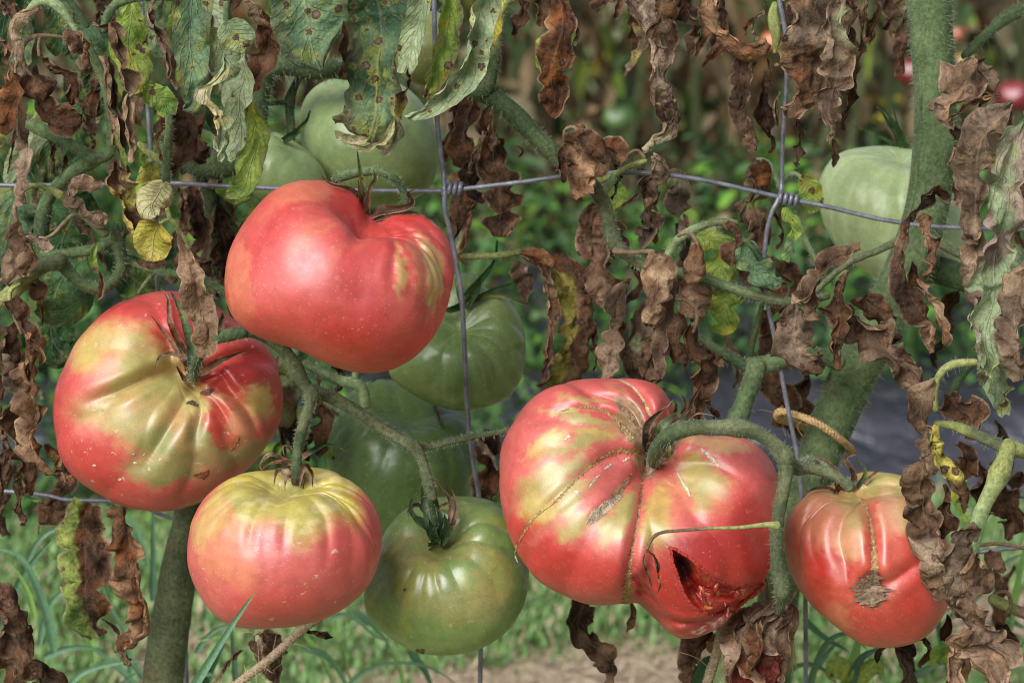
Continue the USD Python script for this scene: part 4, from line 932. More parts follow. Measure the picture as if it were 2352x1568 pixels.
def colE(t, q):
    f = np.clip(.5 + .8 * fbm(q * .4, 3, 7), 0, 1)
    return mixc([.068, .120, .032], [.105, .158, .048], f)
tE = tomato("dark green tomato behind the branching fruit stalk and the first upright wire",
    [(752, 1000), (765, 950), (800, 902), (842, 875), (890, 868), (940, 884), (1000, 920), (1060, 948), (1088, 990), (1098, 1050), (1090, 1112), (1060, 1200), (960, 1262), (860, 1232), (782, 1150), (757, 1070)],
    .075, (.10, .80), colE, M_BACK, nu=150, nv=220, ribs=[(215, .07, .15), (235, .06, .12), (255, .04, .12), (275, .05, .12), (295, .05, .12), (320, .06, .12), (190, .08, .15), (160, .08, .2), (100, .08, .2), (30, .08, .2)], dimple=.25, dw=.35, seed=29, lump=.02)
sepal(tE, [(1000, 925), (935, 880), (890, 868), (843, 882)], 4, "dkgreen", rise=.004)
sepal(tE, [(1000, 930), (1010, 960), (1014, 985)], 4, "brown", rise=.002)

def colF(t, q):
    f = np.clip(.5 + .9 * fbm(q * .35, 3, 9), 0, 1)
    c = mixc([.095, .155, .045], [.17, .205, .07], f)
    st = fbm(np.stack([np.cos(t.PH) * 8, np.sin(t.PH) * 8, t.TH * .6], -1), 3, 14)
    return mixc(c, [.24, .29, .12], sstep(0, .5, st) * .4)
tF = tomato("mid green tomato directly behind the first upright wire, partly hidden by the largest red one",
    [(892, 850), (910, 790), (950, 730), (1005, 692), (1030, 640), (1060, 626), (1095, 632), (1120, 662), (1160, 682), (1195, 730), (1208, 790), (1200, 860), (1170, 910), (1110, 938), (1050, 942), (980, 922), (922, 888)],
    .045, (.05, .62), colF, M_BACK, nu=160, nv=220, ribs=[(200, .05, .15), (250, .05, .12), (280, .06, .12), (300, .06, .12), (320, .07, .12), (345, .08, .12), (15, .10, .12), (60, .13, .16), (110, .1, .2), (150, .08, .2)], dimple=.34, dw=.36, seed=37, lump=.02, centre=(1050, 810))
for pts_, w_, p_ in (([(1062, 702), (1090, 660), (1128, 610), (1142, 550)], 10, "dkgreen"), ([(1068, 704), (1092, 668), (1112, 628)], 9, "dkgreen"), ([(1072, 700), (1120, 672), (1160, 656), (1216, 638)], 6, "dkgreen"), ([(1090, 686), (1140, 677), (1182, 690), (1232, 707)], 5.5, "green"), ([(1056, 704), (1030, 712), (1000, 706)], 9, "dkgreen"), ([(1058, 690), (1050, 650), (1052, 625)], 9, "pale")):
    sepal(tF, pts_, w_, p_, rise=.012)

def colG(t, q):
    c = mixc(base_red(t, q), cP, .6)
    it = [(1275, 1130, 85, 62, -32, cG, .95), (1300, 1090, 60, 48, -30, cG + .06, .7), (1240, 1180, 40, 45, -30, cY, .6), (1330, 1018, 110, 20, -22, cG, .85), (1260, 1010, 62, 18, -35, cY, .8), (1380, 985, 70, 16, 5, cY, .8), (1330, 958, 90, 13, 12, cG, .8), (1340, 920, 60, 9, 12, cG, .6), (1420, 900, 45, 10, 25, cO, .6),
          (1320, 1170, 42, 50, -20, cG + .05, .7), (1305, 1210, 40, 30, 0, cG, .7), (1420, 1185, 30, 70, 28, cG, .9), (1405, 1215, 36, 22, 10, cG, .7), (1518, 1185, 40, 80, 0, cY, .75), (1510, 1225, 36, 40, 0, cG, .6), (1550, 1140, 30, 50, -20, cO, .6), (1610, 1100, 42, 62, -32, cG, .9), (1640, 1135, 46, 40, -30, cG, .85), (1590, 1070, 20, 25, -20, cY, .7), (1660, 1165, 40, 26, -30, cO, .7), (1640, 1015, 90, 16, 8, cG + .05, .5),
          (1230, 1260, 130, 60, 35, cR, .7), (1340, 1310, 150, 60, 10, cR, .75), (1700, 1200, 80, 90, -20, cR, .6), (1640, 1290, 150, 60, 10, cR2, .75), (1730, 1250, 60, 90, 0, cR2, .7), (1560, 1350, 120, 70, 0, cR2, .8), (1680, 1290, 130, 75, 10, [.38, .012, .008], .9), (1590, 1340, 90, 80, 0, [.38, .012, .008], .85)]
    it += [(1375, 1076, 95, 15, -18, cP, .85), (1285, 1052, 60, 13, -28, cP, .6), (1375, 1128, 70, 20, -38, cP, .85), (1400, 985, 50, 10, 10, cP, .6), (1465, 1190, 16, 80, 6, cP, .7), (1560, 1190, 16, 60, -8, cP, .6), (1300, 975, 70, 9, 5, cP, .6), (1260, 1215, 60, 16, -40, cP, .6)]
    c = blobs(t, q, c, it)
    c = blobs(t, q, c, [(1560, 1410, 110, 46, 12, [.33, .014, .010], .9), (1700, 1370, 60, 40, -30, [.28, .012, .009], .9), (1612, 1447, 9, 6, 0, [.60, .50, .48], .8), (1640, 1440, 7, 9, 0, [.60, .50, .48], .7), (1588, 1440, 10, 5, 0, [.55, .40, .38], .7), (1690, 1400, 8, 16, 30, [.58, .46, .45], .7), (1660, 1428, 8, 7, 0, [.62, .52, .50], .7)], band=False)
    k = np.array([.33, .22, .115]) * (.7 + .7 * np.clip(fbm(q * 5, 3, 6), -1, 1))[:, None]
    for bx, by, rx, ry, dg in ((1455, 975, 34, 88, -24), (1482, 1052, 34, 52, -20), (1520, 1010, 40, 60, 0), (1560, 985, 26, 50, 30)):
        g = math.radians(dg); dx, dy = t.px[:, 0] - bx, t.px[:, 1] - by
        d = np.hypot((dx * math.cos(g) + dy * math.sin(g)) / rx, (-dx * math.sin(g) + dy * math.cos(g)) / ry) + .45 * fbm(q * 2.6, 3, 3)
        c = np.where(t.front[:, None], mixc(c, k, sstep(1.0, .7, d) * .92), c)
    return c
hole = [(1537, 1256), (1552, 1260), (1578, 1276), (1605, 1300), (1634, 1322), (1668, 1338), (1710, 1344), (1752, 1338), (1744, 1358), (1716, 1376), (1690, 1398), (1650, 1412), (1612, 1404), (1588, 1388), (1570, 1362), (1556, 1322), (1545, 1288)]
_h = np.array(hole + hole[:1], float); _u = np.linspace(0, len(hole), 90)[:-1]
hole = [tuple(v) for v in np.stack([np.interp(_u, np.arange(len(_h)), _h[:, k]) + 2.6 * noise1(_u * 1.9, 31 + k) + 1.3 * noise1(_u * 5, 41 + k) for k in (0, 1)], 1)]
tG = tomato("huge lobed tomato with corky scars and a split oozing side",
    [(1143, 1080), (1150, 1020), (1180, 960), (1230, 904), (1300, 874), (1380, 866), (1465, 868), (1525, 892), (1556, 945), (1600, 992), (1680, 998), (1742, 1020), (1785, 1070), (1800, 1135), (1797, 1220), (1776, 1300), (1744, 1345), (1712, 1375), (1672, 1422), (1630, 1450), (1562, 1467), (1522, 1440), (1488, 1408), (1460, 1388), (1390, 1390), (1310, 1376), (1232, 1330), (1182, 1262), (1150, 1170)],
    -.085, (.09, .44), colG, M_RED, nu=230, nv=320, ribs=[(268, .22, .15), (235, .07, .14), (215, .05, .12), (195, .06, .12), (175, .05, .12), (150, .06, .12), (125, .09, .12), (100, .07, .14), (75, .12, .14), (50, .50, .22), (10, .07, .16), (300, .06, .14), (325, .05, .16)], dimple=.52, dw=.42, lump=.035, creases=[([(1558, 948), (1530, 1000), (1500, 1050), (1484, 1088)], 0.014, 26), ([(1484, 1088), (1474, 1150), (1462, 1220), (1446, 1310), (1440, 1388)], 0.0045, 14), ([(1470, 1005), (1420, 962), (1360, 940), (1285, 945)], 0.003, 13), ([(1476, 985), (1450, 942), (1400, 915), (1340, 905)], 0.003, 11), ([(1498, 968), (1478, 920), (1452, 888), (1410, 870)], 0.0035, 10), ([(1470, 1040), (1400, 1050), (1320, 1105), (1240, 1180), (1190, 1250)], 0.002, 13), ([(1470, 1085), (1420, 1140), (1350, 1210)], 0.0025, 14), ([(1500, 1075), (1560, 1060), (1640, 1070), (1720, 1110)], 0.002, 16), ([(1500, 1085), (1560, 1130), (1600, 1200)], 0.002, 14), ([(1484, 1398), (1520, 1420), (1575, 1436), (1630, 1428), (1680, 1398), (1720, 1372)], 0.005, 9), ([(1470, 1360), (1500, 1385), (1520, 1405)], 0.004, 8), ([(1462, 1330), (1490, 1362), (1500, 1380)], 0.003, 7), ([(1545, 1455), (1600, 1450), (1650, 1428)], 0.002, 6)], seed=41, ribfade=1.9, hole=hole, centre=(1470, 1130))
# torn fruit wall: a wet hollow behind the split, pulp strands, and skin flaps hanging below it
def flesh_bowl(t, poly, depth):
    pg = np.asarray(poly, float); c = np.array([1610.0, 1358.0])
    rows, pp = [], []
    for u in np.linspace(1.05, 0.0, 22):
        for p in np.stack([np.interp(np.linspace(0, len(pg), 73)[:-1], np.arange(len(pg) + 1), np.r_[pg[:, k], pg[0, k]]) for k in (0, 1)], 1):
            x = c + (p - c) * u
            w, n = on(t, *x)
            slit = math.exp(-((x[0] - 1562 - .38 * (x[1] - 1290)) / 17) ** 2)
            dd = (depth * slit + .0035 + .006 * (1 - u)) * (1 - min(1, u) ** 3) + .0008
            q_ = np.array([x[0] / 15, x[1] / 15, 2.0])
            rows.append(w + FWD * (dd + .0042 * float(fbm(q_, 3, 5)) * min(1, (1.05 - u) * 4)))
            pp.append(x)
    G = np.array(rows); pp = np.array(pp)
    F = grid_faces(22, 72, wrap=True)
    q = G / .004
    col = mixc([.36, .012, .009], [.55, .05, .026], np.clip(.5 + fbm(q, 3, 3), 0, 1))
    col = mixc(col, [.55, .30, .10], sstep(.3, .45, fbm(q * 1.4 + 7, 3, 9)) * .5)
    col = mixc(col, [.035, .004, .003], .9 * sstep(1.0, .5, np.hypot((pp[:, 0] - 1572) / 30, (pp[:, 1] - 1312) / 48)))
    G3 = G.reshape(22, 72, 3)
    part(t.path, "pulp", G, orient(G3, F), M_FLESH, tint=col)
flesh_bowl(tG, hole, .016)
scar(tG, hole[2:] + hole[:3], 3.2, col=(.40, .045, .03), zip_=.5, name="torn_rim", dark=.5)
rp = np.random.default_rng(5)
for k in range(22):  # strands and seeds of the pulp
    x0 = np.array([rp.uniform(1580, 1720), rp.uniform(1320, 1400)])
    from shapely import Polygon as _Pg, Point as _Pt
    if not _Pg(hole).buffer(-3).contains(_Pt(*x0)): continue
    p0, n0 = on(tG, *x0)
    p0 = p0 + FWD * rp.uniform(.003, .006)
    d0 = np.array([rp.normal(0, .4), rp.normal(0, .3), rp.normal(-.6, .5)]); d0 /= np.linalg.norm(d0)
    l0 = rp.uniform(.003, .009)
    v, f, *_ = tube_geom(spline(np.array([p0, p0 + d0 * l0 * .5 + rp.normal(0, .001, 3), p0 + d0 * l0]), 9), np.array([.3, .8, 1, 1.1, .9, 1, .8, .5, .2]) * rp.uniform(.0006, .0015), 8, .45, k + 1)
    part(tG.path, "pulp_strand", v, f, M_FLESH, tint=np.tile([.36, .07, .015] if k % 4 == 0 else [.32, .016, .010], (len(v), 1)))
scar(tG, [(1430, 1135), (1410, 1150), (1385, 1168), (1362, 1188), (1349, 1204)], [4, 9, 13, 12, 5], col=(.42, .33, .23), dark=.7)
scar(tG, [(1452, 1088), (1435, 1110), (1415, 1135), (1395, 1160)], [3, 6, 8, 4], col=(.34, .22, .12), dark=.7)
scar(tG, [(1480, 1080), (1474, 1120), (1468, 1165), (1462, 1210), (1452, 1260), (1445, 1310), (1440, 1360), (1440, 1385)], [1.86, 2.48, 2.48, 3.1, 3.1, 4.34, 7.44, 9.3], col=(.36, .22, .10), zip_=1.2)
scar(tG, [(1468, 1040), (1420, 1035), (1370, 1060), (1320, 1105), (1270, 1155), (1225, 1190), (1205, 1220), (1188, 1250)], [5.58, 3.1, 2.48, 2.17, 2.17, 1.86, 2.17, 1.24], col=(.42, .27, .11), zip_=1.5)
scar(tG, [(1188, 1250), (1184, 1275), (1190, 1290)], [2.48, 1.55, 0.93], col=(.42, .27, .11), zip_=1.2)
scar(tG, [(1450, 1010), (1420, 970), (1380, 940), (1330, 935), (1285, 945)], [5.58, 4.34, 3.1, 1.86, 1.24], col=(.40, .27, .12), zip_=.8)
scar(tG, [(1470, 985), (1440, 945), (1420, 930)], [4.34, 5.58, 1.86], col=(.30, .19, .10), dark=.8)
scar(tG, [(1500, 970), (1480, 925), (1455, 890), (1420, 872)], [4.96, 3.72, 2.48, 1.86], col=(.45, .33, .18), zip_=.4)
scar(tG, [(1610, 1030), (1628, 1046), (1648, 1066), (1660, 1074)], [1.86, 4.34, 4.34, 1.86], col=(.62, .50, .36), dark=.4)
scar(tG, [(1556, 1085), (1566, 1105), (1578, 1125), (1585, 1140)], [1.24, 2.48, 3.72, 1.24], col=(.66, .56, .42), dark=.4)
scar(tG, [(1352, 1118), (1366, 1100), (1378, 1090)], [2.48, 3.1, 1.24], col=(.66, .55, .42), dark=.3)
scar(tG, [(1388, 1078), (1402, 1066)], [1.86, 3.1], col=(.62, .50, .38), dark=.3)
scar(tG, [(1430, 1060), (1445, 1050)], [1.86, 2.48], col=(.62, .50, .38), dark=.3)
scar(tG, [(1322, 1124), (1327, 1138)], [3.1, 3.1], col=(.64, .55, .45), dark=.3)
scar(tG, [(1515, 1066), (1535, 1062)], [1.86, 4.34], col=(.45, .36, .25), dark=.5)
scar(tG, [(1295, 1012), (1308, 1000)], [1.86, 3.1], col=(.66, .54, .45), dark=.3)
for pts_, w_, p_ in (([(1502, 1050), (1484, 1010), (1490, 972), (1515, 945), (1548, 916)], 12, "tan"), ([(1512, 1055), (1522, 1015), (1515, 985), (1535, 962), (1556, 948)], 13, "pale"), ([(1500, 1045), (1492, 1020), (1496, 995)], 13, "tan"), ([(1520, 985), (1555, 964), (1585, 940)], 5, "tan"), ([(1575, 970), (1602, 948), (1642, 955)], 4, "tan"),
                     ([(1542, 1038), (1556, 1000), (1598, 973)], 5, "tan"), ([(1582, 960), (1588, 925), (1614, 880)], 5.5, "tan"), ([(1544, 960), (1552, 930), (1542, 915)], 5, "tan"), ([(1530, 1050), (1530, 1020), (1520, 1000)], 10, "lime" if False else "pale"), ([(1565, 950), (1574, 925), (1560, 900)], 4.5, "tan")):
    sepal(tG, pts_, w_, p_, rise=.014)

def colH(t, q):
    c = mixc(base_red(t, q), cO, .25)
    return blobs(t, q, c, [(1930, 1130, 110, 40, -8, cG, .8), (2050, 1110, 80, 40, 10, cG, .9), (1905, 1200, 50, 75, 10, cO + .06, .7), (1950, 1240, 36, 60, 0, [.60, .36, .18], .7), (1850, 1180, 50, 60, 20, cO, .7), (1960, 1180, 30, 50, -8, cG, .55), (2075, 1190, 30, 36, -10, cG, .7), (2040, 1170, 30, 60, 0, [.58, .35, .2], .5), (1890, 1300, 36, 30, 0, cR, .6), (1940, 1330, 100, 45, 20, cR, .4), (2060, 1420, 120, 60, 0, cR2, .6), (1920, 1420, 40, 30, 30, cO, .5), (2120, 1330, 60, 90, 0, cR, .6)])
tH = tomato("orange red tomato with a zipper scar ending in a brown star scar",
    [(1800, 1235), (1810, 1185), (1840, 1145), (1890, 1118), (1945, 1108), (1985, 1086), (2040, 1084), (2100, 1100), (2150, 1160), (2180, 1250), (2182, 1340), (2165, 1408), (2122, 1458), (2052, 1482), (1982, 1480), (1920, 1442), (1860, 1390), (1816, 1320)],
    -.06, (-.10, .96), colH, M_PLAIN, ribs=[(268, 0.168, .13), (232, 0.112, .15), (205, 0.056, .2), (295, 0.042, .2), (320, 0.056, .2), (340, 0.056, .2), (60, 0.070, .2), (120, 0.070, .2)], dimple=.20, dw=.36, lump=.05, creases=[([(1930, 1128), (1880, 1165), (1862, 1225), (1878, 1300)], 0.0037, 16), ([(1965, 1125), (1995, 1180), (2007, 1250), (2008, 1330)], 0.0045, 13), ([(2000, 1345), (2008, 1358)], 0.0053, 26), ([(2030, 1345), (2075, 1318), (2120, 1285)], 0.0023, 16), ([(1985, 1120), (2050, 1115), (2100, 1140)], 0.0023, 10)], seed=47, ribfade=1.75)
scar(tH, [(1978, 1140), (1992, 1170), (2000, 1200), (2006, 1240), (2008, 1275), (2010, 1310)], [2.5, 3.5, 4, 5, 7, 8], col=(.33, .22, .10), zip_=.8, dark=.8)
scar(tH, [(2010, 1305), (2004, 1330), (2000, 1352), (2002, 1375), (2004, 1390)], [10, 22, 36, 30, 6], col=(.22, .15, .095), dark=1.0, zip_=.7, lift=.0035)
for a_ in (95, 120, 145, 165, 60, 35, 15, 80):
    g_ = math.radians(a_)
    scar(tH, [(2003 + 24 * math.cos(g_), 1357 + 22 * math.sin(g_)), (2003 + 44 * math.cos(g_), 1360 + 40 * math.sin(g_))], [4, 1.2], col=(.30, .20, .10), zip_=.6)
for pts_, w_, p_ in (([(1944, 1120), (1930, 1095), (1900, 1062), (1872, 1052), (1850, 1066)], 5.5, "brown"), ([(1952, 1122), (1958, 1085), (1942, 1050), (1975, 1040)], 8, "tan"), ([(1966, 1120), (1986, 1085), (1962, 1050)], 6, "green"), ([(1930, 1125), (1915, 1098), (1905, 1085)], 12, "rust"), ([(1920, 1130), (1900, 1120), (1868, 1124), (1840, 1148)], 5, "brown"), ([(1958, 1120), (1960, 1098), (1950, 1080)], 10, "pale"), ([(1985, 1112), (2010, 1085), (2025, 1078)], 4, "brown")):
    sepal(tH, pts_, w_, p_, rise=.012)

def colI(t, q):
    f = np.clip(.5 + .9 * fbm(q * .35, 3, 9), 0, 1)
    c = mixc([.27, .35, .145], [.39, .465, .235], f)
    st = fbm(np.stack([np.cos(t.PH) * 9, np.sin(t.PH) * 9, t.TH * .5], -1), 3, 14)
    return mixc(c, [.48, .54, .31], sstep(0, .5, st) * .5)
tI = tomato("pale whitish green tomato half hidden by the thick green stem at right",
    [(1882, 450), (1890, 400), (1925, 356), (1980, 338), (2040, 333), (2100, 340), (2160, 360), (2200, 420), (2215, 500), (2210, 580), (2170, 640), (2100, 660), (2030, 646), (1960, 606), (1905, 540)],
    .085, (.10, .92), colI, M_BACK, nu=150, nv=220, ribs=[(230, .05, .12), (250, .05, .12), (262, .05, .12), (280, .05, .12), (300, .06, .12), (205, .05, .12)], dimple=.18, seed=53, lump=.02, ribfade=1.2)
for pts_, w_ in (([(2086, 342), (2062, 300), (2020, 240)], 8), ([(2072, 340), (2045, 290), (2012, 244)], 6), ([(2062, 338), (2012, 310), (1958, 290)], 6), ([(2078, 340), (2062, 290), (2048, 228)], 3.5)):
    sepal(tI, pts_, w_, "dkgreen", rise=.002)
def colJ(t, q):
    f = np.clip(.5 + .9 * fbm(q * .35, 3, 9), 0, 1)
    c = mixc([.19, .265, .10], [.29, .36, .16], f)
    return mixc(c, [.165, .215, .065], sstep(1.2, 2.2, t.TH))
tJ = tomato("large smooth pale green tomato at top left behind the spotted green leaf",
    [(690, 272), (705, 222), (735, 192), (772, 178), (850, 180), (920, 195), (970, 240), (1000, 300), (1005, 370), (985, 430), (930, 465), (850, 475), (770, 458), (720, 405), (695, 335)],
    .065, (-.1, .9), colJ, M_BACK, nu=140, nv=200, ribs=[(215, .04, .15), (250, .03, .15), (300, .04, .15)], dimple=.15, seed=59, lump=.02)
tK = tomato("smaller pale green tomato left of the large pale green one, half behind a curled leaf",
    [(560, 350), (585, 315), (615, 301), (650, 310), (695, 338), (730, 372), (748, 405), (742, 470), (650, 485), (585, 450), (560, 400)],
    .03, (.45, .70), colJ, M_BACK, nu=110, nv=160, ribs=[(200, .08, .2), (240, .06, .2), (130, .1, .2)], dimple=.15, seed=61, lump=.04)
sepal(tK, [(650, 322), (680, 302), (703, 275), (712, 254)], 9, "dkgreen", rise=.006)
stem(tK.path, [(668, 330, .0), (668, 285), (666, 232), (680, 190), (690, 160)], [11, 11, 11, 10, 10], .045, "dark", name="stalk", hairs=2)
stem(tK.path, [(666, 233), (640, 236), (605, 238)], [8, 6, 6], .045, "dark", name="stalk", hairs=2)
def colN(t, q): return mixc([.13, .15, .045], [.17, .19, .06], np.clip(.5 + fbm(q * .4, 2, 3), 0, 1))
tomato("small part of an olive green tomato showing between the rolled leaves at top centre",
    [(905, 110), (920, 60), (960, 30), (1010, 30), (1045, 70), (1050, 120), (1030, 170), (985, 196), (940, 185), (912, 150)], .035, (0, .9), colN, M_BACK, nu=70, nv=100, ribs=[(250, .04, .2)], dimple=.15, seed=67)

def colL(t, q):
    f = np.clip(.5 + 1.1 * fbm(q * 1.1, 3, 7), 0, 1)
    c = mixc([.10, .010, .008], [.20, .055, .04], f)
    top = sstep(1530, 1455, t.px[:, 1] + 30 * fbm(q * .8, 3, 4))
    c = mixc(c, mixc([.24, .145, .09], [.50, .37, .26], np.clip(.5 + fbm(q * 2, 3, 8), 0, 1)), top)
    return mixc(c, [.42, .26, .15], sstep(.2, .4, fbm(q * 1.0 + 9, 3, 12)) * .8)
tL = tomato("shrivelled rotten tomato, brown and dark red, hanging under the split one",
    [(1662, 1470), (1680, 1420), (1720, 1392), (1775, 1380), (1815, 1392), (1832, 1420), (1822, 1470), (1806, 1530), (1790, 1600), (1730, 1640), (1680, 1610), (1662, 1540)],
    -.085, (.3, .75), colL, M_SCAR, ribs=[(200, .15, .2), (240, .2, .2), (280, .15, .2), (320, .15, .2), (160, .15, .2)], dimple=.2, seed=71, lump=.06, crumple=.10)
for pts_, w_, p_ in (([(1800, 1395), (1770, 1400), (1735, 1420), (1715, 1445)], 14, "tan"), ([(1806, 1392), (1826, 1400), (1830, 1440), (1818, 1462)], 9, "brown"), ([(1800, 1395), (1815, 1375), (1828, 1350), (1815, 1345)], 5, "brown"), ([(1790, 1398), (1765, 1380), (1760, 1340), (1750, 1315)], 7, "brown"), ([(1780, 1405), (1750, 1430), (1750, 1465), (1765, 1480)], 12, "tan"), ([(1810, 1400), (1800, 1430), (1780, 1445)], 10, "brown"), ([(1720, 1410), (1690, 1430), (1672, 1470), (1680, 1520)], 16, "rust")):
    sepal(tL, pts_, w_, p_, rise=.010)
for pts_, w_, p_ in (([(1700, 1400), (1680, 1450), (1690, 1500), (1676, 1560)], 24, "tan"), ([(1760, 1398), (1735, 1450), (1745, 1500), (1725, 1540)], 26, "rust"), ([(1810, 1420), (1800, 1470), (1810, 1520), (1795, 1568)], 22, "tan"), ([(1720, 1440), (1760, 1470), (1790, 1500)], 20, "tan"), ([(1690, 1500), (1720, 1530), (1760, 1560)], 18, "rust")):
    sepal(tL, pts_, w_, p_, rise=.006, lift=.002, name="dried_skin", prof="leaf", twist=.9)
# ------------------------------------------------------------------ left tomato plant
LP = thing("tomato_plant", "diseased tomato plant at left with dead brown and spotted green leaves", "tomato plant", loc=P(400, 1568, .02))
RP = thing("tomato_plant", "withered tomato plant at right with one thick hairy green stem tied to the fence", "tomato plant", loc=P(1820, 1568, .03))
# stems
stem(LP, [(452, 1100), (436, 1180), (420, 1260), (400, 1380), (385, 1480), (370, 1640)], [34, 36, 40, 44, 47, 50], .03, "olive", hairs=1.2, sides=18, ridge=.02, hair_len=.002)
stem(LP, [(800, 165, .02), (740, 156), (690, 152), (645, 150), (612, 166), (594, 205), (590, 260), (586, 320), (560, 362), (510, 374), (440, 372, .02)], [20, 23, 25, 25, 26, 25, 23, 22, 24, 30, 28], .03, "dark", hairs=5, sides=16, hair_len=.0036)
stem(LP, [(500, 360), (480, 420), (478, 520)], [30, 30, 28], .06, "dark", sides=14)
stem(LP, [(66, 286), (110, 305), (160, 332), (215, 366)], [15, 14, 15, 18], -.01, "green", hairs=2)
stem(LP, [(210, 366), (248, 355), (258, 310), (252, 250), (236, 180), (214, 130), (200, 90)], [15, 14, 13, 12, 12, 11, 9], -.012, "green", hairs=3)
stem(LP, [(218, 366), (170, 395), (125, 435), (102, 480), (95, 540), (98, 590)], [20, 18, 17, 17, 16, 16], 0, "green", hairs=3, pal2="dark")
stem(LP, [(98, 583), (140, 582), (185, 578), (235, 566), (262, 540), (272, 520)], [10, 11, 12, 13, 14, 15], -.005, "green", hairs=3)
stem(LP, [(-30, 712), (10, 686), (60, 642), (105, 608), (135, 598)], [19, 18, 17, 19, 22], -.03, "yellow", hairs=3, pal2="olive")
stem(LP, [(135, 598), (155, 620), (188, 652), (228, 662), (262, 644), (280, 605), (272, 560), (262, 520)], [21, 17, 15, 15, 15, 14, 13, 13], -.025, "green", hairs=3, pal2="dark")
stem(LP, [(278, 602), (310, 608), (360, 623), (430, 634), (490, 655), (540, 690)], [13, 10, 10, 10, 10, 9], -.02, "green", hairs=3, pal2="dark")
stem(LP, [(355, 625), (330, 655), (318, 672)], [6, 5, 4], -.02, "green")
stem(LP, [(48, 70), (70, 20), (100, 2), (130, 12), (158, 45), (182, 85)], [7, 9, 12, 12, 9, 7], -.03, "pale", hairs=3)
stem(LP, [(240, 70), (250, 30), (275, 6), (330, -5), (400, -4)], [10, 12, 11, 9, 8], -.02, "green", hairs=3)
stem(LP, [(392, 470), (384, 430), (382, 370), (388, 300), (384, 250), (362, 212), (335, 205)], [8, 9, 10, 10, 9, 9, 7], -.03, "green", hairs=4, pal2="pale")
stem(LP, [(380, 372), (340, 350), (320, 330)], [10, 9, 7], -.025, "yellow", hairs=2)
stem(LP, [(365, 515), (392, 505), (408, 525), (430, 560), (440, 600)], [4, 6, 7, 6, 4], -.045, "yellow", hairs=2)
stem(LP, [(392, 505), (384, 480)], [6, 6], -.045, "yellow")
stem(LP, [(520, 8), (518, 60), (508, 90)], [8, 8, 6], -.01, "green")
stem(LP, [(150, -10), (180, 30), (200, 60)], [8, 8, 7], .02, "dark")
stem(LP, [(380, 200), (400, 240), (420, 300)], [16, 16, 14], .03, "dark")
# petioles, dry
stem(LP, [(175, 95, .01), (140, 86), (90, 82), (58, 98), (50, 130), (62, 158), (76, 178)], [4, 4.5, 5, 6, 6, 5, 4], -.03, "brown")
stem(LP, [(92, 84), (88, 110), (90, 128)], [4, 4, 4], -.03, "brown")
stem(LP, [(138, 448), (105, 430), (70, 428), (42, 452), (34, 490), (44, 520)], [12, 7, 6, 5, 5, 5], -.02, "yellow", pal2="brown")
stem(LP, [(240, 535), (205, 505), (175, 492), (140, 520), (110, 545), (70, 550)], [14, 10, 6, 5, 4, 5], -.035, "olive", pal2="brown")
stem(LP, [(45, 650), (24, 668), (25, 700), (35, 730), (50, 765)], [5, 6, 5, 5, 5], -.045, "yellow", pal2="brown")
stem(LP, [(0, 645), (20, 635), (45, 645)], [5, 5, 4], -.03, "brown")
stem(LP, [(150, 265), (190, 285), (212, 305)], [5, 4, 3], .0, "brown")
# fruit stalk that carries the three low tomatoes
stem(LP, [(540, 766), (575, 762), (612, 774), (648, 800), (676, 840), (706, 890), (722, 908)], [14, 16, 17, 18, 17, 18, 22], -.075, "dark", hairs=3, pal2="olive", hair_len=.0017)
stem(LP, [(718, 900), (708, 940), (694, 985), (686, 1030)], [17, 14, 14, 13], -.09, "olive", hairs=4, hair_len=.0017)
stem(LP, [(715, 898), (765, 914), (840, 958), (905, 1000), (952, 1026)], [19, 17, 15, 16, 19], -.08, "olive", hairs=4, hair_len=.0017)
stem(LP, [(950, 1022), (968, 1052), (980, 1092), (994, 1140)], [18, 14, 13, 13], -.082, "olive", hairs=4, hair_len=.0017)
stem(LP, [(952, 1028), (985, 1026), (1040, 1012), (1100, 1000), (1190, 986)], [16, 9, 8, 7.5, 7], -.075, "olive", hairs=5, hair_len=.0017)
stem(LP, [(700, 835), (745, 858), (790, 876), (825, 884), (840, 930)], [12, 12, 13, 14, 14], .02, "green", hairs=3, pal2="pale")
stem(LP, [(820, 890), (816, 870), (818, 848)], [11, 9, 8], .02, "pale")

# leaves of the left plant: (points, half width, depth, palette, options)
G_ = dict(crinkle=.7, ragged=.14)
def lv(parent, pts, half, Y, pal="dead", **kw):
    leaf(parent, pts, half, Y, pal, **kw)
# green ones
lv(LP, [(862, -70), (868, 60), (866, 160), (858, 250), (845, 312, -.004), (836, 335, -.002)], 112, -.035, "green", spots=1.6, edge=.55, curl=(-.5, .9), wave=.10, crinkle=.9, ragged=.14, prof=[.95, 1, .92, .76, .72, .74, .74, .66], fold=-.12, label="large spotted green leaf")
lv(LP, [(845, 318, -.006), (800, 322, -.010), (768, 300, -.012)], 16, -.035, "cream", curl=.9, crinkle=.5)
lv(LP, [(905, 268, -.004), (890, 312, -.006), (850, 338, -.010), (795, 330, -.012)], 15, -.037, "cream", curl=.9, crinkle=.5, mixpal="dead", mixamt=.4)
lv(LP, [(690, -60), (694, 20), (706, 85), (742, 158)], 96, -.055, "blue", spots=1.3, edge=.25, curl=(.25, -.2), wave=.06, prof=[.85, .92, .92, .75, .12], **G_, label="broad blue green spotted leaf")
lv(LP, [(1118, -50), (1100, 30), (1082, 110), (1060, 175), (1010, 232), (962, 262), (930, 268)], 46, -.075, "pale", spots=.9, curl=(1.3, .5), fold=.1, wave=.10, prof=[.9, .95, 1, .95, .75, .5, .15], face=(-.3, -.3, .2), **G_, label="rolled pale green leaf underside")
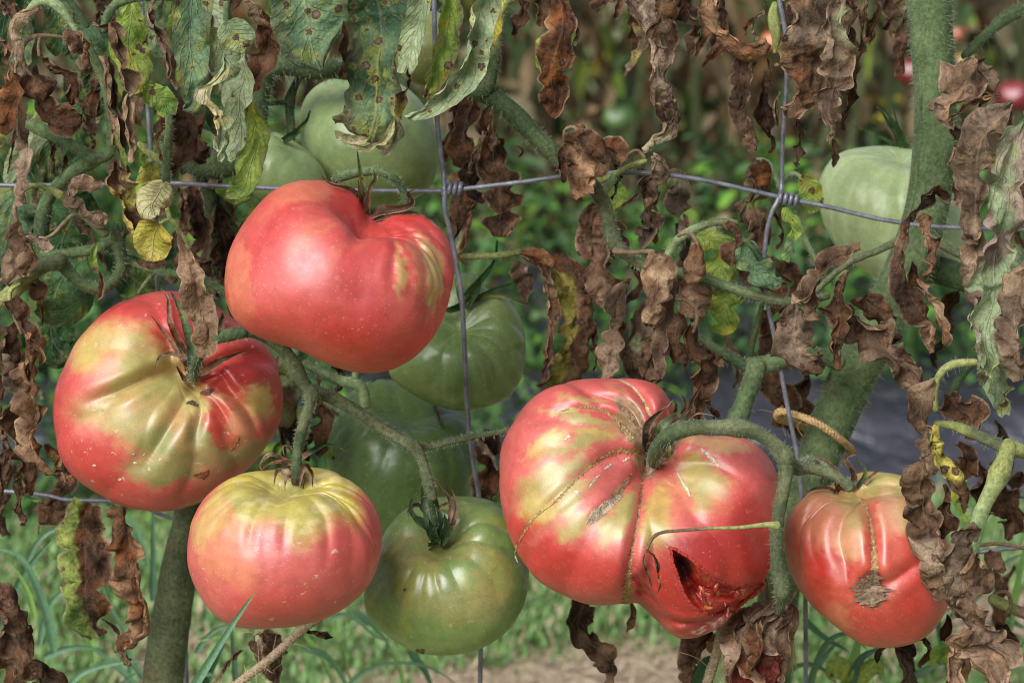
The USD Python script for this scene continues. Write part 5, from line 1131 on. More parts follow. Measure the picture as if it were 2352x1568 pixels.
lv(LP, [(982, -40), (965, 50), (946, 120), (938, 170)], 42, -.07, "pale", spots=1.1, curl=(.9, 1.3), wave=.12, prof=[.9, .95, 1, .8, .6], face=(.2, .35), **G_)
lv(LP, [(942, 150), (936, 190), (928, 230), (922, 275)], 28, -.068, "dead", curl=(1.0, 1.4), wave=.15, crinkle=.7)
lv(LP, [(1032, -40), (1025, 60), (1012, 130), (995, 185), (975, 225)], 42, -.045, "lime", spots=1.5, edge=.7, curl=(1.8, .4), wave=.12, **G_)
lv(LP, [(1142, -30), (1138, 30), (1130, 70), (1134, 110)], 22, -.04, "yellow", edge=.7, spots=.5, curl=(1.4, .6), **G_)
lv(LP, [(448, -60), (442, 30), (440, 110), (448, 190), (440, 242), (420, 250)], 48, -.075, "blue", spots=1.0, edge=.3, curl=(.5, -.45), wave=.12, prof=[.95, 1, .95, .85, .72, .15], fold=.15, **G_, label="long blue green leaf with dark spots")
lv(LP, [(520, 50), (538, 75), (548, 100), (552, 122)], 38, -.085, "pale", spots=.9, curl=-.4, wave=.05, prof="round", **G_)
lv(LP, [(480, 70), (505, 110), (525, 138), (550, 140)], 34, -.07, "pale", spots=.6, curl=-.4, wave=.08, prof="leaf", **G_)
lv(LP, [(512, 125), (505, 175), (492, 225), (505, 275), (500, 330), (508, 372)], 40, -.08, "cream", mixpal="pale", mixamt=.6, spots=.6, curl=(1.1, .8), wave=.25, face=(-.5, .7, -.3, .5), crinkle=1.2, ragged=.15)
lv(LP, [(568, 120), (562, 170), (545, 220), (548, 280), (545, 340), (530, 372)], 34, -.07, "pale", spots=.8, curl=(-.3, .9), wave=.15, face=(.8, -.2, .3), crinkle=.8, ragged=.12)
lv(LP, [(575, 210), (580, 270), (590, 320), (572, 380), (555, 430), (520, 445)], 36, -.04, "lime", edge=.55, spots=.7, curl=(.4, .8), wave=.15, **G_)
lv(LP, [(300, -10), (300, 60), (298, 120), (310, 175), (300, 205)], 42, -.0, "lime", spots=1.2, edge=.2, curl=-.3, wave=.1, prof="leaf", **G_)
lv(LP, [(360, -10), (340, 40), (360, 100), (378, 150), (382, 190)], 34, -.035, "pale", mixpal="dead", mixamt=.75, spots=.6, curl=(1.6, .7), crinkle=1.0)
lv(LP, [(335, 200), (350, 214), (372, 228), (388, 262)], 30, -.055, "lime", mixpal="cream", mixamt=.5, spots=.5, curl=-.9, wave=.2, **G_)
lv(LP, [(335, 210), (320, 230), (315, 262), (325, 290)], 18, -.05, "lime", mixpal="dead", mixamt=.6, curl=.6, **G_)
lv(LP, [(215, 672), (180, 692), (135, 715), (84, 705)], 36, -.01, "dkgreen", spots=.4, edge=.15, curl=(-.7, -.3), wave=.05, prof="leaf", face=(.2, -.5), **G_)
lv(LP, [(190, 560), (150, 640), (120, 720), (128, 800), (160, 830)], 62, .05, "dkgreen", spots=.5, edge=.12, curl=-.3, wave=.08, **G_)
lv(LP, [(60, 390), (40, 450), (20, 520), (10, 600)], 52, .05, "green", spots=.3, edge=.2, curl=-.3, **G_)
lv(LP, [(200, 440), (160, 510), (140, 560), (170, 620)], 60, .05, "dkgreen", spots=.4, edge=.15, curl=-.3, **G_)
lv(LP, [(110, 40), (150, 70), (190, 110), (200, 150)], 50, .04, "green", spots=.6, curl=-.4, **G_)
lv(LP, [(70, -20), (60, 20), (90, 30)], 36, .03, "dkgreen", **G_)
lv(LP, [(240, -20), (300, 10), (330, 40)], 40, .05, "lime", spots=.7, **G_)
lv(LP, [(480, 400), (500, 480), (520, 560), (540, 650)], 44, .06, "dkgreen", edge=.3, spots=.5, **G_)
lv(LP, [(250, 560), (290, 620), (330, 660), (380, 700)], 55, .05, "dkgreen", spots=.6, **G_)
lv(LP, [(520, 700), (560, 720), (580, 760)], 36, .02, "dkgreen", spots=.4, **G_)
lv(LP, [(375, 420), (368, 445), (352, 475), (362, 492)], 44, -.07, "cream", curl=-.9, wave=.1, prof="round", **G_, label="pale cream cupped leaf")
lv(LP, [(366, 512), (352, 545), (350, 580), (346, 602)], 44, -.065, "yellow", spots=.5, edge=.2, curl=.25, wave=.06, prof="cap", **G_, label="small yellow leaf")
lv(LP, [(312, 596), (345, 610), (385, 600)], 12, -.068, "dead", curl=.9, crinkle=.6)
lv(LP, [(224, 556), (212, 592), (222, 630)], 14, -.04, "lime", mixpal="dead", mixamt=.3, curl=1.0, **G_)
lv(LP, [(222, 620), (232, 650), (225, 690)], 18, -.04, "tan", curl=.8, crinkle=1)
lv(LP, [(500, 430), (530, 448), (575, 452)], 20, .01, "lime", curl=-1.0, edge=.3, **G_)
lv(LP, [(350, 370), (345, 400), (340, 430), (352, 470)], 28, -.04, "lime", mixpal="yellow", mixamt=.5, spots=.6, curl=-.5, **G_)
rb = np.random.default_rng(55)
for i in range(16):
    x, y = rb.uniform(0, 620), rb.uniform(-60, 330); L_ = rb.uniform(110, 190); dx = rb.normal(0, 24, 2)
    lv(LP, [(x, y), (x + dx[0], y + L_ * .5), (x + dx[0] + dx[1], y + L_)], rb.uniform(26, 44), rb.uniform(.005, .06), str(rb.choice(["green", "lime", "pale", "blue", "dkgreen"])), spots=1.0, edge=.35, curl=(rb.normal(0, .6), rb.normal(.2, .6)), wave=.12, crinkle=.7, ragged=.16)
# dead ones
D = [
 ([(88, 20), (50, 30), (30, 70), (36, 130), (38, 200), (44, 280), (50, 330)], 22, -.04, "tan", dict(curl=(1.2, -.8), face=(.4, -.4))),
 ([(25, 165), (40, 200), (30, 255), (10, 310)], 40, -.045, "rust", dict(curl=(-.6, 1.0), crinkle=.8)),
 ([(-10, 75), (10, 110), (20, 150), (10, 190)], 34, -.05, "tan", dict(curl=1.0)),
 ([(-10, -10), (25, 15), (40, 50)], 44, .0, "dead", {}),
 ([(74, 175), (82, 215), (110, 255), (150, 268), (172, 250)], 48, -.04, "rust", dict(curl=(-.4, -.5), fold=-.1, crinkle=1.1, wave=.15)),
 ([(90, 125), (110, 150), (150, 172), (170, 215), (160, 250)], 36, -.03, "dark", dict(curl=(1.2, .7), crinkle=1.2)),
 ([(178, 70), (196, 100), (208, 130), (216, 165)], 40, -.055, "dead", dict(curl=(-.5, .9), crinkle=1.2)),
 ([(210, 55), (235, 62), (262, 66), (275, 90)], 22, -.058, "tan", dict(curl=.8)),
 ([(254, 60), (262, 110), (275, 160), (290, 215), (300, 280), (302, 330), (295, 372)], 32, -.06, "tan", dict(curl=(1.6, .8), crinkle=1.2, face=(-.5, .3, -.1), ragged=.12)),
 ([(232, 130), (245, 200), (250, 260), (262, 320), (282, 370), (300, 395)], 26, -.052, "tan", dict(curl=(2.0, .4), crinkle=1.1, face=(.2, .4))),
 ([(250, 130), (262, 200), (272, 270), (285, 350)], 24, -.045, "dark", dict(curl=.4)),
 ([(224, -20), (228, 20), (220, 60)], 18, -.03, "dead", dict(curl=1.2)),
 ([(262, 362), (262, 420), (285, 480), (312, 540), (318, 580)], 56, -.04, "dead", dict(mixpal="yellow", mixamt=.36, spots=1.2, curl=(1.5, .1), fold=.1, crinkle=1.0, wave=.12, label="brown and yellow blotched leaf")),
 ([(372, 250), (372, 290), (362, 325), (372, 370)], 20, -.04, "dead", dict(curl=1.0)),
 ([(405, 225), (432, 275), (430, 330), (410, 385), (395, 402)], 42, -.02, "dead", dict(curl=(-.4, 1.0), crinkle=.9)),
 ([(60, 300), (62, 360), (52, 420), (58, 470)], 34, -.035, "gray", dict(curl=(-.8, .9), crinkle=1.1)),
 ([(35, 315), (25, 360), (18, 400)], 18, -.03, "dark", dict(curl=1.2)),
 ([(108, 300), (118, 350), (122, 400)], 24, -.005, "dead", dict(curl=1.0)),
 ([(235, 418), (200, 420), (165, 424), (160, 450)], 22, -.045, "gray", dict(curl=(.7, -.6), crinkle=.8)),
 ([(160, 440), (185, 475), (225, 492), (250, 500)], 28, -.04, "gray", dict(curl=(-.7, .5), crinkle=1.0)),
 ([(172, 500), (185, 520), (215, 532)], 15, -.03, "gray", dict(curl=.5)),
 ([(415, 535), (424, 580), (445, 635), (452, 685), (476, 740), (478, 790), (470, 824)], 36, -.085, "tan", dict(curl=(-.8, .7), crinkle=.9, face=(.3, -.5, .4), wave=.15, ragged=.14, label="long tan curled leaf hanging over the ribbed tomato", seed=31)),
 ([(48, 515), (55, 548), (75, 580), (60, 625)], 42, -.05, "tan", dict(curl=(-.8, .9), crinkle=1.5)),
 ([(52, 545), (90, 555), (125, 575)], 28, -.055, "gray", dict(curl=.9, crinkle=1.4)),
 ([(40, 575), (30, 605), (45, 640)], 36, -.045, "tan", dict(curl=-.9, crinkle=1.3)),
 ([(78, 630), (90, 660), (80, 690)], 26, -.03, "dead", dict(curl=.8)),
 ([(20, 690), (45, 740), (65, 790), (70, 840), (60, 900)], 34, -.05, "dead", dict(curl=(1.1, -.6), crinkle=1.3)),
 ([(62, 765), (85, 790), (100, 820), (92, 840)], 20, -.055, "rust", dict(curl=1.0, crinkle=1.2)),
 ([(60, 830), (66, 900), (76, 960), (68, 1020), (105, 1070), (155, 1108)], 36, -.05, "tan", dict(curl=(-.8, 1.1), crinkle=1.5, face=(.3, -.4, .3))),
 ([(110, 1020), (130, 1060), (150, 1095), (170, 1110)], 34, -.04, "dead", dict(curl=.8, crinkle=1.5)),
 ([(8, 750), (18, 830), (40, 900), (45, 980), (50, 1060), (52, 1130)], 42, -.035, "dead", dict(curl=(.7, -.8), crinkle=1.3)),
 ([(-10, 860), (0, 940), (10, 1020), (0, 1110), (-5, 1220)], 40, -.02, "dead", dict(curl=.9, crinkle=1.3)),
 ([(5, 830), (25, 850), (30, 900)], 28, -.045, "gray", dict(curl=-.7, crinkle=1)),
 ([(40, 1080), (38, 1130), (55, 1180), (50, 1210)], 30, -.02, "dead", dict(curl=1.0, crinkle=1.4)),
 ([(122, 1140), (128, 1170), (130, 1205)], 40, .0, "dead", dict(curl=-.5, mixpal="dkgreen", mixamt=.3)),
 ([(196, 1160), (205, 1180), (215, 1230)], 14, -.005, "dkgreen", dict(curl=.3, crinkle=.4)),
 ([(208, 1155), (190, 1220), (196, 1290), (200, 1360), (210, 1420), (232, 1462)], 66, -.01, "dead", dict(curl=(-.5, .3), fold=-.05, crinkle=.8, mixpal="lime", mixamt=.34, mixside=-.9, spots=.5, prof=[.5, .8, .95, 1, .95, .75, .4], label="hanging leaf, half green and half brown")),
 ([(235, 1420), (262, 1440), (278, 1460)], 15, -.015, "dark", dict(curl=.8)),
 ([(286, 1160), (292, 1220), (310, 1270), (325, 1330), (338, 1400), (318, 1462), (275, 1492)], 44, -.03, "dead", dict(curl=(-.9, 1.0), crinkle=1.8, wave=.2, ragged=.2, label="long puckered brown leaf beside the bottom left stem")),
 ([(290, 1300), (288, 1340), (296, 1380)], 24, -.02, "dark", dict(curl=1.2, crinkle=1.4)),
 ([(265, 1478), (280, 1500), (300, 1528)], 26, -.028, "dead", dict(curl=.8, crinkle=1.2)),
 ([(-20, 1360), (10, 1410), (40, 1470), (90, 1530), (150, 1600)], 58, -.06, "dead", dict(curl=(.5, -.8), crinkle=1.6, wave=.2)),
 ([(-10, 1480), (30, 1530), (50, 1600)], 60, -.05, "dead", dict(curl=(-.8, .6), crinkle=1.7)),
 ([(0, 1345), (12, 1380), (5, 1420)], 18, -.05, "dark", dict(curl=.9, crinkle=1.3)),
 ([(605, 1448), (640, 1475), (645, 1520), (640, 1600)], 44, -.03, "dark", dict(curl=(-.9, .9), crinkle=1.6)),
 ([(600, 1445), (588, 1475), (600, 1500)], 26, -.04, "gray", dict(curl=.8, crinkle=1.2)),
 ([(690, 1440), (725, 1450), (765, 1462)], 22, -.04, "dark", dict(curl=.8, crinkle=1.3)),
 ([(560, 1492), (530, 1515), (500, 1550), (480, 1580)], 20, -.03, "tan", dict(curl=1.2, crinkle=1.2)),
 ([(445, 420), (455, 480), (470, 540), (440, 590)], 42, .03, "dark", dict(curl=.6, mixpal="yellow", mixamt=.2)),
 ([(500, 470), (510, 540), (520, 610), (500, 680)], 48, .05, "dark", dict(curl=.5, mixpal="lime", mixamt=.3)),
 ([(400, 420), (420, 470), (425, 520)], 36, .01, "dead", dict(curl=.9)),
 ([(560, 0), (592, 20), (600, 40), (620, 55)], 26, -.05, "tan", dict(curl=.9, crinkle=1.0)),
 ([(590, 20), (615, 80), (606, 140), (580, 200), (565, 225)], 40, -.035, "rust", dict(curl=(.2, .9), crinkle=.8)),
 ([(770, 40), (795, 90), (788, 150), (782, 180)], 26, -.03, "dead", dict(curl=.7)),
 ([(655, 815), (664, 860), (660, 920), (650, 980)], 32, .02, "pale", dict(mixpal="dead", mixamt=.5, spots=.6, curl=-.5)),
 ([(720, 880), (745, 960), (735, 1050)], 40, .03, "dead", dict(curl=.6)),
 ([(760, 830), (780, 860), (770, 900)], 30, .04, "dead", dict(curl=.8)),
 ([(640, 980), (650, 1030), (640, 1080)], 30, .02, "lime", dict(mixpal="dead", mixamt=.6)),
 ([(740, 980), (700, 1010), (705, 1060)], 34, .03, "dark", dict(curl=.8)),
 ([(1110, 985), (1130, 1040), (1125, 1110), (1110, 1180)], 42, .05, "rust", dict(curl=(-.3, .6))),
 ([(1080, 1000), (1110, 1020), (1140, 1080)], 20, .04, "gray", dict(curl=.8)),
 ([(500, 610), (520, 650), (560, 690)], 36, .03, "dead", dict(mixpal="dkgreen", mixamt=.5)),
 ([(340, 80), (330, 130), (345, 170)], 18, .0, "dead", {}),
 ([(180, 180), (185, 230), (200, 270), (225, 300)], 32, .0, "gray", dict(curl=.7)),
 ([(140, 330), (150, 380), (140, 430)], 30, .02, "dead", {}),
 ([(195, 270), (215, 320), (205, 360)], 26, .02, "gray", dict(curl=1.0)),
 ([(300, 420), (330, 470), (320, 520)], 40, .02, "dark", {}),
 ([(60, 660), (95, 700), (100, 750)], 22, -.01, "dead", dict(curl=1.0)),
]
rb = np.random.default_rng(77)
for i in range(44):
    if i < 26: x, y = rb.uniform(-20, 600), rb.uniform(-60, 560)
    elif i < 36: x, y = rb.uniform(-20, 150), rb.uniform(560, 1150)
    else: x, y = rb.uniform(640, 760), rb.uniform(780, 980)
    L_ = rb.uniform(70, 170); dx = rb.normal(0, 22, 2); pal = str(rb.choice(["dead", "dark", "rust", "gray", "tan", "green", "lime"]))
    D.append(([(x, y), (x + dx[0], y + L_ * .35), (x + dx[0] + dx[1], y + L_ * .7), (x + dx[1], y + L_)], float(rb.uniform(13, 28)), float(rb.uniform(.02, .09)), pal, dict(curl=(float(rb.normal(.3, .8)), float(rb.normal(.3, .8))), crinkle=1.2, spots=.5 if pal in GREENS else 0)))
for pts_, h_, y_, p_, k_ in D: lv(LP, pts_, h_, y_, p_, **k_)
# the mass behind, so that the row reads as dense as it is
rb = np.random.default_rng(88)
for i in range(46):
    x, y = rb.uniform(-40, 640), rb.uniform(-60, 760)
    if x > 470 and y > 560: continue
    L_ = rb.uniform(90, 190); dx = rb.normal(0, 26, 2)
    pal = str(rb.choice(["dead", "dark", "gray", "tan", "dkgreen", "green", "lime", "dkgreen"]))
    lv(LP, [(x, y), (x + dx[0], y + L_ * .5), (x + dx[0] + dx[1], y + L_)], rb.uniform(22, 46), rb.uniform(.07, .24), pal, curl=(rb.normal(0, .8), rb.normal(.3, .8)), crinkle=1.0, ny=26, nx=12, spots=.4 if pal in GREENS else 0)
for i in range(12):
    x = rb.uniform(620, 1050); y = rb.uniform(-80, 40); L_ = rb.uniform(80, 150)
    lv(LP, [(x, y), (x + rb.normal(0, 20), y + L_ * .5), (x + rb.normal(0, 25), y + L_)], rb.uniform(22, 40), rb.uniform(.12, .25), str(rb.choice(["dead", "dark", "dkgreen", "green"])), curl=.5, ny=24, nx=12)
# ------------------------------------------------------------------ right tomato plant
stem(RP, [(2126, -60), (2134, 20), (2142, 120), (2148, 230), (2148, 330), (2136, 440), (2112, 540), (2078, 630), (2034, 720), (1980, 820), (1938, 910), (1900, 1000), (1864, 1090), (1835, 1180), (1800, 1300), (1760, 1640)], [51, 50, 48, 47, 50, 50, 50, 52, 52, 53, 52, 50, 49, 48, 48, 48], .03, "green", hairs=10, sides=24, ridge=.025, hair_len=.0034, irregular=.05, label="thick hairy main stem")
stem(RP, [(2096, -60), (2104, 30), (2112, 140), (2116, 250), (2113, 350), (2098, 450), (2074, 540), (2046, 620)], [4, 4, 4, 4, 4, 4, 4, 3], .0232, "green", name="stem_ridge")
stem(RP, [(2085, 630), (2130, 618), (2180, 628), (2240, 650), (2300, 690)], [40, 34, 32, 30, 30], .05, "dark", hairs=2, sides=16)
stem(RP, [(2216, 130), (2245, 100), (2290, 58), (2340, 25), (2400, 10)], [11, 13, 13, 16, 20], .06, "dark", hairs=3)
stem(RP, [(1062, 188), (1090, 206), (1130, 222), (1180, 262), (1235, 318), (1290, 366), (1340, 405), (1372, 440), (1394, 490), (1404, 540), (1422, 572), (1470, 604), (1530, 626)], [16, 24, 26, 23, 22, 22, 20, 19, 18, 17, 16, 14, 13], -.02, "dark", hairs=4, sides=14, pal2="olive", label="long hairy branch")
stem(RP, [(1500, 618), (1560, 626), (1620, 640), (1700, 668), (1780, 690), (1850, 692), (1900, 680)], [12, 13, 13, 12, 12, 11, 10], -.01, "green", hairs=3, pal2="olive")
stem(RP, [(1092, 212), (1118, 202), (1132, 160), (1140, 110), (1142, 50), (1160, 10), (1200, -40)], [18, 16, 14, 12, 10, 9, 8], -.025, "dark", hairs=4, pal2="yellow")
stem(RP, [(1382, 442), (1400, 424), (1412, 396)], [12, 10, 7], -.02, "pale", hairs=3)
stem(RP, [(1366, 422), (1400, 408), (1440, 386), (1482, 370)], [6, 8, 8, 7], -.005, "yellow", hairs=3)
stem(RP, [(1420, 400), (1440, 360), (1462, 345), (1480, 362)], [4, 4, 4, 5], -.005, "brown")
stem(RP, [(1296, 318), (1298, 298), (1318, 292), (1326, 305)], [4, 4, 5, 6], -.025, "brown")
stem(RP, [(1345, 322), (1365, 318), (1385, 338)], [4, 5, 5], -.015, "brown")
stem(RP, [(1526, 606), (1544, 568), (1570, 540), (1610, 520), (1650, 510), (1690, 512)], [11, 12, 12, 10, 9, 8], -.012, "pale", hairs=4, pal2="olive")
stem(RP, [(1558, 542), (1574, 534), (1594, 545), (1602, 562)], [5, 5, 5, 5], -.025, "brown")
stem(RP, [(1412, 576), (1440, 580), (1475, 578), (1500, 578)], [8, 6, 6, 7], -.028, "brown")
stem(RP, [(1536, 722), (1570, 754), (1620, 788), (1672, 818), (1728, 846)], [10, 12, 13, 13, 17], .0, "green", hairs=3, pal2="dark")
stem(RP, [(1722, 840), (1760, 836), (1810, 824), (1860, 812), (1925, 832)], [22, 19, 18, 19, 24], .0, "green", hairs=2, sides=14)
stem(RP, [(1738, 838), (1724, 885), (1704, 935), (1686, 990)], [22, 22, 24, 26], -.005, "green", hairs=2, sides=14)
stem(RP, [(1722, 826), (1730, 780), (1744, 730), (1752, 690)], [8, 8, 7, 7], .02, "dark")
stem(RP, [(1500, 1064, .034), (1508, 1034, .010), (1545, 994), (1600, 981), (1665, 980), (1722, 988), (1772, 1016), (1806, 1052)], [13, 20, 21, 20, 18, 18, 20, 26], -.125, "dark", hairs=3, sides=14, pal2="olive", hair_len=.0017, label="curved fruit stalk")
stem(RP, [(1802, 1046), (1822, 1070), (1848, 1068, .03), (1878, 1072, .09), (1885, 1080, .15)], [22, 18, 15, 15, 15], -.115, "olive", hairs=2)
stem(RP, [(1806, 1050), (1802, 1110), (1790, 1170), (1784, 1240), (1786, 1300), (1794, 1340), (1796, 1362)], [22, 18, 17, 16, 17, 21, 20], -.125, "olive", hairs=2, sides=14, hair_len=.0017)
stem(RP, [(1796, 1350, -.014), (1796, 1378, .004), (1786, 1408, .02)], [18, 15, 11], -.105, "olive", hairs=2)
stem(RP, [(1808, 1062), (1840, 1072), (1885, 1080), (1925, 1096), (1952, 1118)], [20, 15, 14, 13, 15], -.11, "olive", hairs=3, hair_len=.0017)
stem(RP, [(1785, 1206), (1755, 1205), (1700, 1211), (1620, 1213), (1560, 1218), (1510, 1226), (1492, 1246), (1486, 1266)], [11, 7, 5, 4.6, 4.4, 4.4, 4, 3.6], -.145, "yellow", pal2="brown", label="thin dry twig")
leaf(RP, [(1484, 1262), (1500, 1282), (1508, 1310), (1516, 1345), (1512, 1362)], 17, -.146, "dark", crinkle=1.0, curl=(1.4, .8), label="shrivelled flower bud")
leaf(RP, [(1482, 1268), (1478, 1290), (1490, 1320), (1496, 1345)], 5, -.146, "dead", crinkle=.5, curl=1.0)
stem(RP, [(1850, 690), (1905, 640), (1955, 600), (2010, 578), (2062, 552)], [5, 8, 8, 9, 10], -.02, "olive", hairs=2)
stem(RP, [(2135, 548), (2170, 566), (2212, 586), (2260, 596)], [12, 11, 12, 12], -.01, "olive", hairs=2)
stem(RP, [(2150, 940), (2148, 890), (2162, 855), (2192, 836), (2240, 832)], [9, 9, 10, 11, 10], -.08, "yellow", hairs=2)
stem(RP, [(2180, 925), (2192, 890), (2215, 855), (2240, 830)], [14, 13, 11, 8], .03, "dark")
stem(RP, [(2190, 935), (2225, 932), (2258, 918)], [9, 9, 8], .02, "dark")
stem(RP, [(2150, 972), (2190, 978), (2250, 1002), (2315, 1030)], [8, 11, 14, 18], -.10, "yellow", hairs=2, pal2="olive", ridge=.06)
stem(RP, [(2312, 1024), (2350, 1038), (2400, 1046)], [19, 17, 16], -.10, "yellow", hairs=1, ridge=.06)
stem(RP, [(2318, 1024), (2300, 1078), (2266, 1150), (2242, 1215), (2232, 1290)], [20, 21, 20, 20, 12], -.115, "yellow", hairs=1, ridge=.08, pal2="pale", label="ridged yellow leaf stalk")
stem(RP, [(2280, 1375), (2320, 1394), (2400, 1425)], [15, 15, 14], -.03, "yellow", pal2="brown")
stem(RP, [(2288, 1362), (2310, 1358), (2322, 1385), (2310, 1412)], [4, 5, 5, 4], -.035, "brown")
stem(RP, [(2250, 1252), (2290, 1248), (2352, 1258), (2400, 1270)], [5, 5, 5, 5], -.02, "brown")
stem(RP, [(1740, 365), (1762, 372), (1778, 398), (1790, 430)], [4, 7, 7, 8], .01, "pale")
stem(RP, [(1800, 415), (1820, 398), (1840, 408), (1848, 432)], [5, 5, 6, 5], .01, "pale", hairs=3)
stem(RP, [(1820, 470), (1840, 520), (1862, 575), (1882, 612)], [6, 6, 7, 8], .01, "pale", hairs=3)
stem(RP, [(1062, 590), (1110, 588), (1150, 586), (1192, 578)], [8, 8, 8, 9], .03, "lime" if False else "yellow", hairs=2)
stem(RP, [(1780, 10), (1776, 40), (1782, 80), (1780, 120)], [8, 14, 12, 5], .01, "yellow")
stem(RP, [(1546, 688), (1580, 692), (1600, 720), (1592, 762)], [4, 5, 5, 4], -.02, "brown")
stem(RP, [(1505, 745), (1500, 800), (1508, 850)], [4, 4, 4], -.03, "brown")

